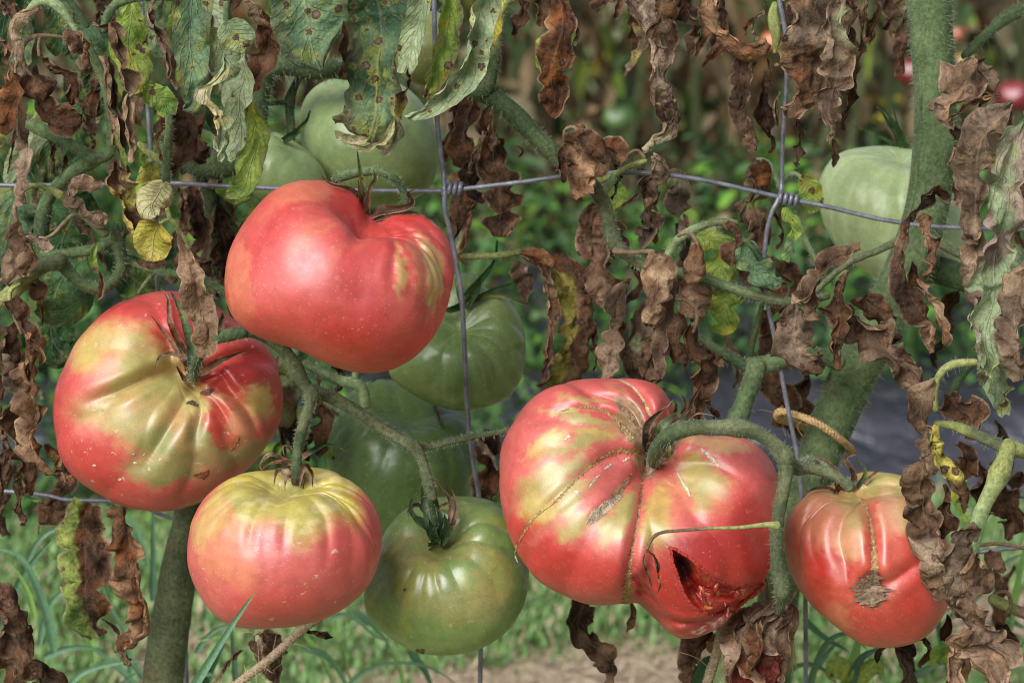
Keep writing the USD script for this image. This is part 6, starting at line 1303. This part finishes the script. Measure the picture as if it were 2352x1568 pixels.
D2 = [
 ([(1240, -20), (1248, 20), (1246, 62)], 26, -.01, "dead", dict(curl=.7)),
 ([(1284, -10), (1292, 50), (1275, 120), (1268, 190), (1275, 235), (1258, 262)], 52, -.02, "rust", dict(curl=(-.15, .35), wave=.10, crinkle=.7, prof=[.25, .75, 1, .9, .85, .8, .35], label="flat rusty brown leaf")),
 ([(1310, 40), (1326, 70), (1318, 105)], 16, -.022, "dead", dict(curl=.9)),
 ([(1425, -15), (1420, 15), (1412, 45)], 18, .0, "dead", dict(curl=.8)),
 ([(1462, -40), (1480, 40), (1500, 100), (1520, 170), (1548, 230), (1546, 290), (1500, 318), (1470, 335)], 66, -.05, "gray", dict(curl=(.8, .9), crinkle=1.3, mixpal="pale", mixamt=.27, face=(.2, -.3, .3, -.2), wave=.2, prof=[.95, 1, .95, .85, .8, .75, .5, .2], label="long twisted grey brown leaf hanging at top centre")),
 ([(1530, -30), (1515, 40), (1495, 90)], 32, -.055, "tan", dict(curl=(1.2, -.4))),
 ([(1500, 200), (1515, 250), (1530, 300)], 20, -.03, "dark", dict(mixpal="yellow", mixamt=.3, curl=.3)),
 ([(1562, -20), (1582, 20), (1595, 60), (1605, 86)], 40, -.01, "dark", dict(curl=(-.3, .6), wave=.2)),
 ([(1618, -20), (1645, 40), (1680, 85), (1725, 100), (1758, 88)], 36, -.03, "dead", dict(curl=(-.8, .9), crinkle=1.2)),
 ([(1752, 22), (1735, 42), (1728, 70), (1740, 92)], 22, -.02, "gray", dict(curl=1.3, crinkle=1.2)),
 ([(1712, 110), (1700, 170), (1705, 230), (1725, 290), (1738, 345)], 32, -.02, "dead", dict(curl=(-.4, .6), crinkle=.9)),
 ([(1745, 110), (1730, 150), (1722, 180)], 12, -.025, "dark", dict(curl=1.2)),
 ([(1750, 105), (1768, 150), (1775, 200)], 14, -.02, "dead", dict(curl=1.3)),
 ([(1760, 165), (1755, 220), (1768, 280), (1775, 350)], 30, .01, "dark", dict(curl=.8)),
 ([(1850, -50), (1848, 40), (1840, 110), (1845, 170), (1825, 230), (1812, 270)], 58, -.03, "dead", dict(curl=(.5, -.3), crinkle=1.3, wave=.2, mixpal="gray", mixamt=.5, label="broad grey brown crinkled leaf beside the second wire")),
 ([(1812, 0), (1815, 60), (1812, 120)], 20, .0, "dark", dict(curl=1.0)),
 ([(1882, -20), (1888, 50), (1870, 110), (1880, 170)], 28, -.01, "dark", dict(curl=1.1)),
 ([(1790, 210), (1780, 250), (1788, 290)], 18, -.02, "gray", dict(curl=1.3)),
 ([(1826, 260), (1834, 300), (1838, 340), (1832, 385)], 28, -.01, "dead", dict(curl=.9, crinkle=1.1)),
 ([(1950, -40), (1930, 40), (1922, 110), (1928, 160), (1914, 215), (1905, 265), (1918, 300), (1908, 330)], 46, -.05, "gray", dict(curl=(.6, .7), crinkle=1.4, mixpal="pale", mixamt=.25, face=(.2, -.4, .4), label="long pale streaked dead leaf right of the second wire")),
 ([(1988, -30), (1982, 60), (1972, 130), (1960, 190), (1946, 250), (1930, 300)], 30, -.04, "dead", dict(curl=(1.2, .8), crinkle=1.4)),
 ([(1950, 60), (1950, 140), (1940, 220)], 22, -.03, "dark", dict(curl=.5)),
 ([(1912, 320), (1918, 350), (1914, 385)], 18, -.02, "dark", dict(curl=.9)),
 ([(1880, 200), (1890, 240), (1884, 280)], 20, -.01, "dead", dict(curl=1.0)),
 ([(1322, 300), (1330, 340), (1325, 395), (1338, 452)], 62, -.045, "dead", dict(curl=(-.9, -.8), fold=-.35, crinkle=1.3, prof=[.12, .55, .85, 1, .8, .2], wave=.25, label="umbrella shaped drooping brown leaf over the branch")),
 ([(1330, 310), (1370, 340), (1398, 368)], 22, -.05, "dead", dict(curl=-.9, crinkle=1.0)),
 ([(1300, 330), (1290, 370), (1296, 420)], 22, -.045, "dark", dict(curl=.8, crinkle=1.0)),
 ([(1380, 335), (1410, 345), (1428, 372)], 24, -.02, "rust", dict(curl=-.9, crinkle=1.0)),
 ([(1405, 370), (1420, 400), (1405, 460)], 28, -.0, "dark", dict(curl=.6)),
 ([(1090, 215), (1072, 270), (1068, 330), (1080, 385), (1085, 430)], 44, .03, "dark", dict(curl=(-.3, .5), crinkle=.9)),
 ([(1128, 255), (1135, 300), (1128, 345)], 28, .01, "dead", dict(curl=1.1)),
 ([(1112, 300), (1090, 350), (1078, 400)], 20, .01, "gray", dict(curl=1.2)),
 ([(1058, 400), (1058, 460), (1066, 520), (1052, 570), (1048, 610)], 30, .05, "dead", dict(curl=(-.6, .8), crinkle=1.0)),
 ([(1030, 480), (1035, 520), (1045, 550)], 16, .02, "gray", dict(curl=1.2)),
 ([(1140, 315), (1136, 370), (1148, 430), (1152, 500), (1150, 545)], 60, .015, "dark", dict(curl=(-.2, .3), wave=.1, crinkle=.7, prof=[.3, .55, .9, 1, .85, .25], mixpal="rust", mixamt=.4, label="dark brown hanging leaf behind the top wire")),
 ([(1188, 335), (1200, 345), (1190, 362)], 10, .0, "dead", {}),
 ([(1496, 360), (1492, 400), (1480, 445), (1490, 500), (1472, 555)], 46, -.01, "gray", dict(curl=(.9, -.9), crinkle=1.6, wave=.35, ragged=.35, mixpal="dead", mixamt=.5)),
 ([(1500, 350), (1520, 370), (1540, 395)], 18, -.005, "gray", dict(curl=.9, crinkle=1.2)),
 ([(1470, 440), (1440, 465), (1422, 478)], 18, -.012, "gray", dict(curl=1.2, crinkle=1.0)),
 ([(1500, 470), (1515, 510), (1505, 560)], 24, -.0, "dead", dict(curl=1.1, crinkle=1.2)),
 ([(1530, 400), (1558, 430), (1550, 480), (1562, 535)], 30, .015, "gray", dict(curl=-.7, mixpal="pale", mixamt=.25)),
 ([(1385, 470), (1358, 520), (1368, 590), (1392, 650), (1418, 700)], 48, .015, "dead", dict(curl=(-.3, .4), crinkle=.9, mixpal="rust", mixamt=.3)),
 ([(1410, 500), (1430, 550), (1445, 600)], 24, .02, "dead", dict(mixpal="yellow", mixamt=.2)),
 ([(1450, 640), (1425, 690), (1415, 760), (1400, 830), (1392, 880)], 34, .005, "gray", dict(curl=(-.6, .8), crinkle=1.0)),
 ([(1480, 690), (1470, 770), (1450, 850), (1440, 900)], 46, .02, "gray", dict(curl=(.4, -.5), crinkle=.8, mixpal="pale", mixamt=.22)),
 ([(1500, 578), (1508, 630), (1498, 690), (1488, 742)], 50, -.045, "tan", dict(curl=(-.6, -.5), fold=-.12, crinkle=.9, prof=[.18, .6, .95, 1, .8, .35], wave=.3, label="tan folded leaf hanging at the middle branch", mixpal="dead", mixamt=.4)),
 ([(1520, 620), (1536, 680), (1530, 740), (1518, 800), (1520, 870)], 24, -.035, "tan", dict(curl=(-.7, .6), crinkle=1.0)),
 ([(1490, 715), (1482, 740), (1490, 750)], 26, -.03, "dark", dict(curl=1.2)),
 ([(1525, 770), (1500, 820), (1480, 880), (1500, 900)], 44, -.01, "dead", dict(curl=(-.6, .7), crinkle=1.1)),
 ([(1195, 585), (1240, 610), (1262, 680), (1264, 760), (1252, 830), (1240, 890)], 32, .005, "dead", dict(curl=(1.1, .6), crinkle=1.0, mixpal="gray", mixamt=.3)),
 ([(1200, 578), (1235, 585), (1270, 610)], 14, .0, "rust", dict(curl=-.9)),
 ([(1235, 585), (1290, 630), (1322, 710), (1318, 800), (1290, 860), (1262, 905)], 52, .02, "dead", dict(curl=(.3, -.8), crinkle=.9, mixpal="yellow", mixamt=.38, mixside=-.5, spots=.6, label="brown leaf with a yellow stripe behind the split tomato")),
 ([(1345, 740), (1362, 810), (1360, 860)], 24, .02, "gray", dict(curl=.6)),
 ([(1192, 600), (1202, 640), (1206, 692)], 28, .0, "gray", dict(curl=-.5, crinkle=.8, prof=[.2, .9, 1, .8, .3])),
 ([(1600, 562), (1596, 590), (1590, 620), (1592, 648)], 36, -.025, "dead", dict(curl=-.9, crinkle=.9, prof=[.15, .8, 1, .9, .4])),
 ([(1672, 506), (1690, 530), (1684, 575), (1680, 612)], 22, -.02, "dead", dict(curl=(-.4, .9), crinkle=.9)),
 ([(1600, 540), (1645, 560), (1655, 610), (1650, 660)], 48, .01, "lime", dict(mixpal="dead", mixamt=.36, edge=.3, curl=-.3, crinkle=.6)),
 ([(1660, 640), (1670, 690), (1655, 740), (1648, 765)], 48, .015, "lime", dict(mixpal="yellow", mixamt=.4, spots=1.2, curl=(-.3, .3), crinkle=.6, holes=.03, label="yellow green leaf with black spots")),
 ([(1700, 556), (1725, 598), (1752, 630), (1796, 650)], 42, -.018, "blue", dict(curl=(-.4, .3), crinkle=.6, edge=.15, label="blue green leaf crossing behind the second wire")),
 ([(1690, 590), (1720, 650), (1760, 668), (1800, 680)], 18, -.01, "dead", dict(curl=1.0)),
 ([(1705, 545), (1730, 570), (1748, 600)], 14, -.025, "green", dict(curl=1.4, mixpal="dead", mixamt=.4, crinkle=.5)),
 ([(1590, 640), (1595, 680), (1588, 730)], 34, -.005, "dead", dict(curl=-.7, crinkle=1.0)),
 ([(1610, 660), (1600, 700), (1590, 740)], 24, .01, "dark", dict(curl=.7)),
 ([(1592, 748), (1588, 800), (1608, 850), (1598, 910), (1592, 958)], 46, -.015, "dead", dict(curl=(.8, -.6), crinkle=1.6, wave=.35, ragged=.35)),
 ([(1560, 720), (1550, 770), (1555, 830)], 26, -.01, "dead", dict(curl=-.8, crinkle=1.2)),
 ([(1610, 790), (1640, 830), (1660, 845)], 24, -.015, "dead", dict(curl=.9, crinkle=1.2)),
 ([(1600, 870), (1620, 920), (1640, 960)], 28, .0, "dark", dict(curl=.9, crinkle=1.2)),
 ([(1726, 372), (1735, 420), (1722, 470), (1705, 512)], 40, .01, "gray", dict(curl=(.8, -.7), crinkle=1.5, wave=.3, ragged=.3)),
 ([(1740, 480), (1748, 520), (1738, 575)], 34, .005, "dead", dict(curl=-.6, crinkle=1.2)),
 ([(1740, 378), (1748, 400), (1752, 425)], 20, .0, "rust", dict(curl=-1.0, crinkle=1.2)),
 ([(1848, 400), (1862, 440), (1864, 490)], 26, .005, "lime", dict(mixpal="yellow", mixamt=.5, spots=.8, curl=-.3, crinkle=.5)),
 ([(1806, 476), (1816, 515), (1822, 560), (1805, 600)], 26, -.012, "lime", dict(spots=1.0, curl=-.3, crinkle=.5, mixpal="green", mixamt=.4, prof=[.3, .9, 1, .9, .5])),
 ([(1978, 574), (1920, 596), (1880, 640), (1848, 690), (1820, 705)], 30, -.045, "tan", dict(curl=(-.6, .9), crinkle=1.0, mixpal="dead", mixamt=.4)),
 ([(1880, 640), (1870, 690), (1880, 735)], 38, -.042, "tan", dict(curl=(-.5, .6), crinkle=1.2)),
 ([(1948, 620), (1925, 680), (1930, 740), (1920, 800), (1928, 850)], 34, -.055, "dead", dict(curl=(.8, .7), crinkle=1.3, mixpal="tan", mixamt=.4)),
 ([(1905, 690), (1965, 740), (2020, 780), (2075, 822), (2122, 868)], 66, -.04, "dead", dict(curl=(-.5, .6), crinkle=1.6, wave=.2, mixpal="tan", mixamt=.45, label="large brown leaf draped over the thick stem")),
 ([(1830, 700), (1830, 760), (1850, 830), (1890, 850)], 56, -.03, "dead", dict(curl=(-.4, .4), crinkle=1.2, mixpal="gray", mixamt=.5)),
 ([(1960, 680), (2020, 720), (2060, 780)], 44, -.03, "dead", dict(curl=(-.6, .4), crinkle=1.2)),
 ([(2060, 820), (2090, 870), (2110, 930)], 36, -.035, "dead", dict(curl=(.6, -.6), crinkle=1.3)),
 ([(1800, 740), (1775, 820), (1800, 900), (1790, 980)], 52, .05, "dead", dict(curl=(-.4, .4), crinkle=1.1)),
 ([(1850, 860), (1840, 930), (1830, 1000)], 44, .06, "dark", dict(curl=(.5, -.5), crinkle=1.1)),
 ([(2098, 500), (2080, 560), (2078, 620), (2105, 690), (2140, 740), (2150, 808)], 34, -.055, "dead", dict(curl=(-.5, 1.3), crinkle=1.4, mixpal="rust", mixamt=.3, face=(.2, -.3, .2))),
 ([(2104, 500), (2128, 545), (2136, 600), (2118, 640)], 32, -.06, "dead", dict(curl=(.8, .8), crinkle=1.2)),
 ([(2110, 640), (2135, 690), (2160, 740), (2165, 790)], 24, -.058, "tan", dict(curl=(1.0, -.6), crinkle=1.4)),
 ([(2096, 600), (2104, 650), (2110, 690)], 18, -.045, "rust", dict(mixpal="yellow", mixamt=.3, curl=.4)),
 ([(2182, 452), (2150, 428), (2118, 455), (2085, 505)], 22, -.02, "dark", dict(curl=(.9, -.5), mixpal="dkgreen", mixamt=.4)),
 ([(2240, 138), (2222, 175), (2205, 220), (2168, 262), (2148, 270)], 56, -.03, "gray", dict(curl=(-.7, .6), crinkle=1.4, mixpal="dead", mixamt=.5, wave=.25, label="crumpled grey leaf at the top of the thick stem")),
 ([(2230, 140), (2262, 190), (2280, 215)], 36, -.025, "gray", dict(curl=-.8, crinkle=1.4)),
 ([(2300, 220), (2255, 232), (2215, 250), (2170, 280)], 20, -.045, "dead", dict(curl=1.0, crinkle=1.0)),
 ([(2265, 215), (2250, 260), (2240, 320), (2232, 360)], 28, -.02, "dead", dict(curl=1.0, crinkle=1.3)),
 ([(2180, 290), (2200, 310), (2222, 330)], 20, -.02, "gray", dict(curl=.6)),
 ([(2190, 335), (2192, 380), (2205, 430), (2195, 475)], 32, -.03, "tan", dict(curl=(.9, -.7), crinkle=1.5, wave=.3)),
 ([(2330, 240), (2285, 290), (2255, 350), (2248, 420), (2245, 480), (2250, 560)], 48, -.07, "gray", dict(curl=(-.4, .9), crinkle=1.2, mixpal="tan", mixamt=.5, label="pale grey curled leaf at the right edge")),
 ([(2245, 520), (2240, 570), (2230, 640), (2250, 690)], 42, -.065, "gray", dict(curl=(-.9, .5), crinkle=1.2)),
 ([(2372, 250), (2335, 330), (2312, 430), (2296, 520), (2278, 600), (2282, 680), (2262, 770), (2280, 860)], 56, -.10, "pale", dict(curl=(.5, .4), crinkle=1.3, mixpal="gray", mixamt=.55, wave=.15, face=(.2, -.3, .3), label="long pale green leaf at the right edge")),
 ([(2330, 560), (2320, 640), (2322, 720)], 34, -.085, "pale", dict(curl=(.4, -.6), spots=.6, crinkle=.8)),
 ([(2240, 680), (2236, 740), (2250, 800), (2268, 850), (2258, 890)], 34, -.09, "pale", dict(curl=(.8, -.5), spots=1.3, crinkle=1.2, holes=.03, mixpal="gray", mixamt=.45)),
 ([(2300, 760), (2290, 830), (2310, 900), (2320, 950)], 38, -.08, "pale", dict(spots=1.2, curl=(-.4, .5), mixpal="gray", mixamt=.4)),
 ([(2372, 590), (2345, 660), (2328, 740), (2340, 820), (2352, 870)], 40, -.12, "gray", dict(curl=(-.5, .6), crinkle=1.2, mixpal="tan", mixamt=.5)),
 ([(2370, 380), (2340, 420), (2330, 500)], 36, -.05, "dead", dict(curl=.8, crinkle=1.3)),
 ([(2150, 880), (2118, 920), (2120, 980), (2142, 1030), (2150, 1090)], 42, -.10, "tan", dict(curl=(-.6, 1.0), crinkle=1.2, wave=.2)),
 ([(2180, 900), (2200, 940), (2230, 960), (2225, 1010)], 42, -.085, "dead", dict(curl=(-.3, .3), crinkle=.9, mixpal="rust", mixamt=.4)),
 ([(2150, 975), (2140, 1020), (2175, 1080), (2200, 1130), (2215, 1175)], 30, -.11, "dead", dict(curl=(.9, -.8), crinkle=1.4)),
 ([(2200, 1020), (2225, 1060), (2210, 1100)], 34, -.08, "dead", dict(curl=.3, crinkle=1.2)),
 ([(2122, 1060), (2118, 1120), (2135, 1190), (2140, 1260), (2165, 1320), (2185, 1370)], 48, -.11, "gray", dict(curl=(-.6, .8), crinkle=1.6, mixpal="dead", mixamt=.5, wave=.2, label="grey brown leaf in front of the right hand tomato")),
 ([(2170, 1110), (2180, 1180), (2170, 1240)], 30, -.10, "dark", dict(curl=.8, crinkle=1.2)),
 ([(2238, 1200), (2200, 1240), (2190, 1310), (2180, 1360), (2225, 1420)], 40, -.12, "gray", dict(curl=(.8, -.6), crinkle=1.5, mixpal="tan", mixamt=.5)),
 ([(2245, 1270), (2250, 1330), (2240, 1390), (2262, 1460), (2290, 1530), (2310, 1640)], 62, -.125, "gray", dict(curl=(-.5, .6), crinkle=1.6, mixpal="dead", mixamt=.5, wave=.2, label="large grey brown leaf hanging into the bottom right corner")),
 ([(2215, 1440), (2190, 1500), (2195, 1570), (2190, 1640)], 36, -.12, "tan", dict(curl=(.9, -.7), crinkle=1.4)),
 ([(2320, 1040), (2290, 1110), (2320, 1180), (2300, 1230)], 58, .03, "dark", dict(curl=.5, crinkle=1.2)),
 ([(2250, 1060), (2262, 1120), (2250, 1170)], 34, .02, "dark", dict(curl=.5)),
 ([(2350, 1080), (2330, 1140), (2345, 1200)], 40, .04, "dead", dict(curl=.5)),
 ([(2268, 1265), (2290, 1290), (2310, 1310)], 20, -.06, "dead", dict(curl=-.8)),
 ([(2290, 1420), (2310, 1460), (2325, 1500)], 26, -.04, "dark", dict(curl=.8, crinkle=1.2)),
 ([(2060, 1465), (2072, 1510), (2085, 1560), (2080, 1620)], 42, -.03, "dead", dict(curl=(.6, -.8), crinkle=1.6)),
 ([(2040, 1478), (2020, 1500), (2015, 1522)], 16, -.02, "dark", dict(curl=.8)),
 ([(2110, 1462), (2130, 1490), (2110, 1530)], 26, -.03, "dead", dict(curl=.9, crinkle=1.3)),
 ([(2175, 1410), (2172, 1440), (2165, 1470)], 18, -.05, "dark", dict(curl=.8)),
 ([(2180, 1490), (2205, 1520), (2190, 1570)], 26, -.04, "dark", dict(curl=.8, crinkle=1.2)),
 ([(1348, 1378), (1330, 1420), (1342, 1460), (1385, 1490), (1415, 1530), (1395, 1590)], 38, -.01, "dark", dict(curl=(-.5, .5), crinkle=1.3, mixpal="dead", mixamt=.4, prof=[.9, 1, .95, .8, .6, .5, .2], label="dark curled leaf hanging below the split tomato")),
 ([(1450, 1380), (1458, 1410), (1452, 1432), (1440, 1452)], 13, -.02, "dark", dict(curl=.8, crinkle=1.0)),
 ([(1640, 1450), (1600, 1500), (1590, 1560), (1580, 1620)], 40, -.03, "dark", dict(curl=(-.6, .8), crinkle=1.5)),
 ([(1660, 1440), (1640, 1470), (1630, 1500)], 24, -.04, "dead", dict(curl=.8, crinkle=1.3)),
]
rb = np.random.default_rng(99)
for i in range(78):  # more withered leaflets between and behind the large ones
    if i < 34: x, y = rb.uniform(1180, 2090), rb.uniform(-60, 60)
    elif i < 42: x, y = rb.uniform(1040, 1130), rb.uniform(200, 480)
    elif i < 64: x, y = rb.uniform(1360, 1900), rb.uniform(400, 760)
    else: x, y = rb.uniform(2170, 2340), rb.uniform(100, 1500)
    if 1200 < x < 1430 and y < 100 and i % 4: continue
    if 1880 < x < 2090 and 280 < y < 640: continue
    L_ = rb.uniform(70, 170); dx = rb.normal(0, 22, 2); pal = str(rb.choice(["dead", "dark", "rust", "gray", "dark", "dead", "lime"], p=[.27, .25, .13, .12, .1, .08, .05]))
    D2.append(([(x, y), (x + dx[0], y + L_ * .35), (x + dx[0] + dx[1], y + L_ * .7), (x + dx[1], y + L_)], float(rb.uniform(13, 27)), float(rb.uniform(.02, .11)), pal, dict(curl=(float(rb.normal(.3, .8)), float(rb.normal(.3, .8))), crinkle=1.3)))
for pts_, h_, y_, p_, k_ in D2: leaf(RP, pts_, h_, y_, p_, **k_)

# ------------------------------------------------------------------ twine
def twine(label, pts, R, Y, mat, strands=3, pitch=26.0, fuzz=14, fl=.012, seed=1):
    C0 = path3(pts, Y)
    path = thing("twine", label, "twine", loc=C0[0])
    L = np.linalg.norm(np.diff(C0, axis=0), axis=1).sum()
    n = int(L / .0009)
    C = spline(C0, n); R = R * MPP(Y)
    Tn = np.gradient(C, axis=0); Tn /= np.linalg.norm(Tn, axis=1, keepdims=True)
    A = np.cross(Tn, [0.1, 1, .3]); A /= np.linalg.norm(A, axis=1, keepdims=True); B = np.cross(Tn, A)
    s = np.linspace(0, L, n); w = 2 * np.pi * s / (pitch * MPP(Y))
    for k in range(strands):
        a = w + 2 * np.pi * k / strands
        K = C + (np.cos(a)[:, None] * A + np.sin(a)[:, None] * B) * R * .52
        v, f, *_ = tube_geom(K, np.full(n, R * .56), 8, .10, k + seed)
        part(path, "strand", v, f, mat)
    r = np.random.default_rng(seed)
    P_, cnt, wd = [], [], []
    for _ in range(fuzz):
        i = r.integers(0, n); d = r.normal(0, 1, 3); d /= np.linalg.norm(d); l = fl * r.uniform(.3, 1)
        q = [C[i] + d * R * .8, C[i] + d * l * .5 + r.normal(0, .2, 3) * l, C[i] + d * l + r.normal(0, .35, 3) * l]
        P_ += list(spline(np.array(q), 7)); cnt.append(7); wd += [.0002] * 7
    if fuzz: curves(path, "loose_fibres", P_, cnt, wd, M_FIBRE)
    return path
twine("golden jute twine tying the thick green stem to the second upright wire",
      [(1800, 946, -.012), (1838, 956, -.0135), (1880, 974, -.0155), (1925, 1004, -.012), (1952, 1028, .004), (1946, 1030, .022), (1900, 1004, .026), (1840, 978, .012), (1806, 966, -.002), (1786, 958, -.012), (1788, 946, -.016), (1806, 946, -.016)], 9, .022, M_TWINE, fuzz=26, seed=3)
twine("weathered twine running slanting below the low pink red tomato", [(735, 1418), (700, 1440), (660, 1476), (610, 1520), (560, 1558), (500, 1610)], 11, -.045, M_TWINE2, fuzz=24, fl=.02, seed=5)
tw = twine("frayed weathered twine hanging behind the shrivelled rotten tomato", [(1662, 1420), (1652, 1470), (1640, 1520), (1620, 1580), (1600, 1640)], 12, -.05, M_TWINE2, fuzz=22, fl=.015, seed=7)
r = np.random.default_rng(9); pp_, cc_, ww_ = [], [], []
for k in range(60):
    x = r.uniform(1786, 1822); q = path3([(x, 1425, 0), (x + r.normal(0, 4), 1480, 0), (x + r.normal(0, 9), r.uniform(1500, 1550), 0)], -.06 + r.normal(0, .003))
    pp_ += list(spline(q, 8)); cc_.append(8); ww_ += [.00022] * 8
curves(tw, "frayed_end", pp_, cc_, ww_, M_FIBRE)

# ------------------------------------------------------------------ tall grass at the foot of the plants
def clump(label, blades, Y, group=None):
    path = thing("grass_clump", label, "grass", loc=P(blades[0][0][0][0], blades[0][0][0][1], Y), group=group)
    for pts, w, col, *rest in blades:
        C0 = path3(pts, Y + (rest[0] if rest else 0)); leafn[0] += 1
        L = np.linalg.norm(np.diff(C0, axis=0), axis=1).sum(); ny = 36
        G, s, t = leaf_geom(spline(C0, ny + 1), w * MPP(Y), ny=ny, nx=4, curl=.25, fold=.35, face=(rest[1] if len(rest) > 1 else 0, 0), prof="blade", wave=0, crinkle=0, ragged=.04, seed=leafn[0])
        c = mixc(col, np.asarray(col) * [1.25, 1.2, 1.05], np.clip(.5 + fbm(G.reshape(-1, 3) / .02, 2, leafn[0]), 0, 1))
        part(path, "blade", G.reshape(-1, 3), orient(G, grid_faces(ny + 1, 5)), M_BLADE, tint=c)
BG, LG, DG = [.075, .155, .085], [.13, .24, .06], [.04, .10, .05]
clump("tall blue green grass blade rising in front of the low pink red tomato", [([(430, 1600), (480, 1520), (530, 1440), (584, 1362)], 11, BG)], -.17)
clump("broad arching blue green grass blades at the left edge near the bottom", [([(125, 1500), (110, 1420), (82, 1340), (40, 1275), (-20, 1258)], 12, BG), ([(80, 1420), (60, 1350), (30, 1300)], 8, LG, .02), ([(60, 1300), (90, 1240), (130, 1216), (190, 1226)], 7, BG, .05), ([(0, 1440), (30, 1370), (60, 1310), (120, 1240)], 12, DG, .04), ([(90, 1480), (110, 1400), (140, 1360), (200, 1320)], 9, BG, .05)], .10)
clump("bright green grass leaves behind the half brown hanging leaf", [([(215, 1520), (195, 1420), (150, 1320), (80, 1240)], 6, LG), ([(210, 1520), (180, 1400), (150, 1300)], 5, LG, .02), ([(350, 1380), (352, 1260), (350, 1150)], 9, DG, .05), ([(340, 1300), (300, 1200), (230, 1158)], 8, BG, .06), ([(300, 1560), (280, 1440), (250, 1390), (230, 1330)], 7, BG, .04)], .16)
clump("low grass blades lying along the bottom edge left of the stem", [([(140, 1640), (170, 1560), (230, 1530), (330, 1515)], 9, BG), ([(100, 1510), (160, 1488), (240, 1490)], 9, DG, .03), ([(330, 1600), (280, 1540), (200, 1480)], 10, BG, .04), ([(240, 1640), (270, 1580), (320, 1540)], 7, DG, .02), ([(330, 1560), (300, 1520), (265, 1500)], 8, BG, .05), ([(60, 1640), (90, 1560), (110, 1500)], 8, LG, .05)], .12)
clump("grass tuft between the bottom left stem and the slanting twine", [([(440, 1640), (470, 1560), (500, 1500), (520, 1460)], 16, DG), ([(445, 1640), (450, 1560), (480, 1548), (520, 1580)], 8, BG, -.02), ([(550, 1640), (540, 1540), (532, 1440)], 11, BG, .05), ([(450, 1500), (490, 1450), (550, 1430)], 8, BG, .08), ([(455, 1470), (510, 1462), (560, 1490)], 7, LG, .08), ([(580, 1640), (560, 1540), (600, 1510)], 8, LG, .06)], .05)
clump("thin grass blades arching under the low tomatoes", [([(690, 1490), (740, 1500), (790, 1560), (820, 1640)], 8, BG), ([(700, 1460), (745, 1520), (770, 1600)], 7, LG, .05), ([(760, 1420), (800, 1412), (850, 1450), (880, 1470)], 7, BG, .08), ([(790, 1580), (840, 1540), (900, 1522), (980, 1530), (1050, 1570)], 5, BG, -.02), ([(905, 1500), (920, 1540), (930, 1600)], 8, LG, .05), ([(940, 1495), (970, 1530), (1000, 1600)], 10, DG, .03), ([(810, 1400), (850, 1430), (900, 1490)], 9, BG, .1), ([(830, 1640), (800, 1540), (790, 1480)], 5, LG, .08)], .14)
clump("big grass tuft with broad bright blades below the right hand tomato", [([(1840, 1640), (1870, 1540), (1905, 1470), (1945, 1455), (1990, 1490)], 10, BG), ([(1935, 1640), (1950, 1560), (1965, 1500), (1975, 1460)], 24, LG, .03), ([(1935, 1640), (1955, 1560), (1985, 1505), (2030, 1488)], 15, DG, -.02), ([(1845, 1420), (1890, 1460), (1950, 1495)], 9, DG, .05), ([(1860, 1560), (1900, 1500), (1930, 1470)], 8, DG, .06), ([(1790, 1580), (1830, 1530), (1880, 1530), (1930, 1580)], 7, BG, .0), ([(2090, 1560), (2140, 1530), (2200, 1510)], 10, BG, .04), ([(2180, 1420), (2250, 1360), (2300, 1300), (2352, 1270)], 12, BG, .08), ([(2300, 1500), (2330, 1380), (2352, 1250)], 14, LG, .1), ([(2310, 1420), (2352, 1440)], 10, BG, .1), ([(2260, 1640), (2310, 1540), (2360, 1460)], 9, BG, .05), ([(2150, 1400), (2160, 1470), (2180, 1560)], 8, DG, .06)], .08)
clump("dark blue green grass blade beside the frayed twine", [([(1590, 1640), (1598, 1570), (1618, 1520), (1634, 1505)], 22, DG)], -.02)
def small_weed(label, leaves_, Y):
    path = thing("broadleaf_weed", label, "weed", loc=P(leaves_[0][0][0][0], leaves_[0][0][0][1], Y))
    for pts, h in leaves_:
        leaf(path, pts, h, Y, "lime", curl=-.5, crinkle=.35, wave=.06, ragged=.06, prof="round" if h > 20 else "leaf", mat=M_GREEN)
small_weed("small weed with rounded light green leaves at the bottom below the right hand tomato", [([(1960, 1580), (1950, 1550), (1925, 1530), (1905, 1560)], 26), ([(1975, 1580), (1985, 1545), (2010, 1532), (2030, 1540)], 22), ([(2140, 1530), (2150, 1500), (2165, 1490), (2190, 1475)], 16), ([(2150, 1520), (2170, 1510), (2190, 1500)], 14)], .06)
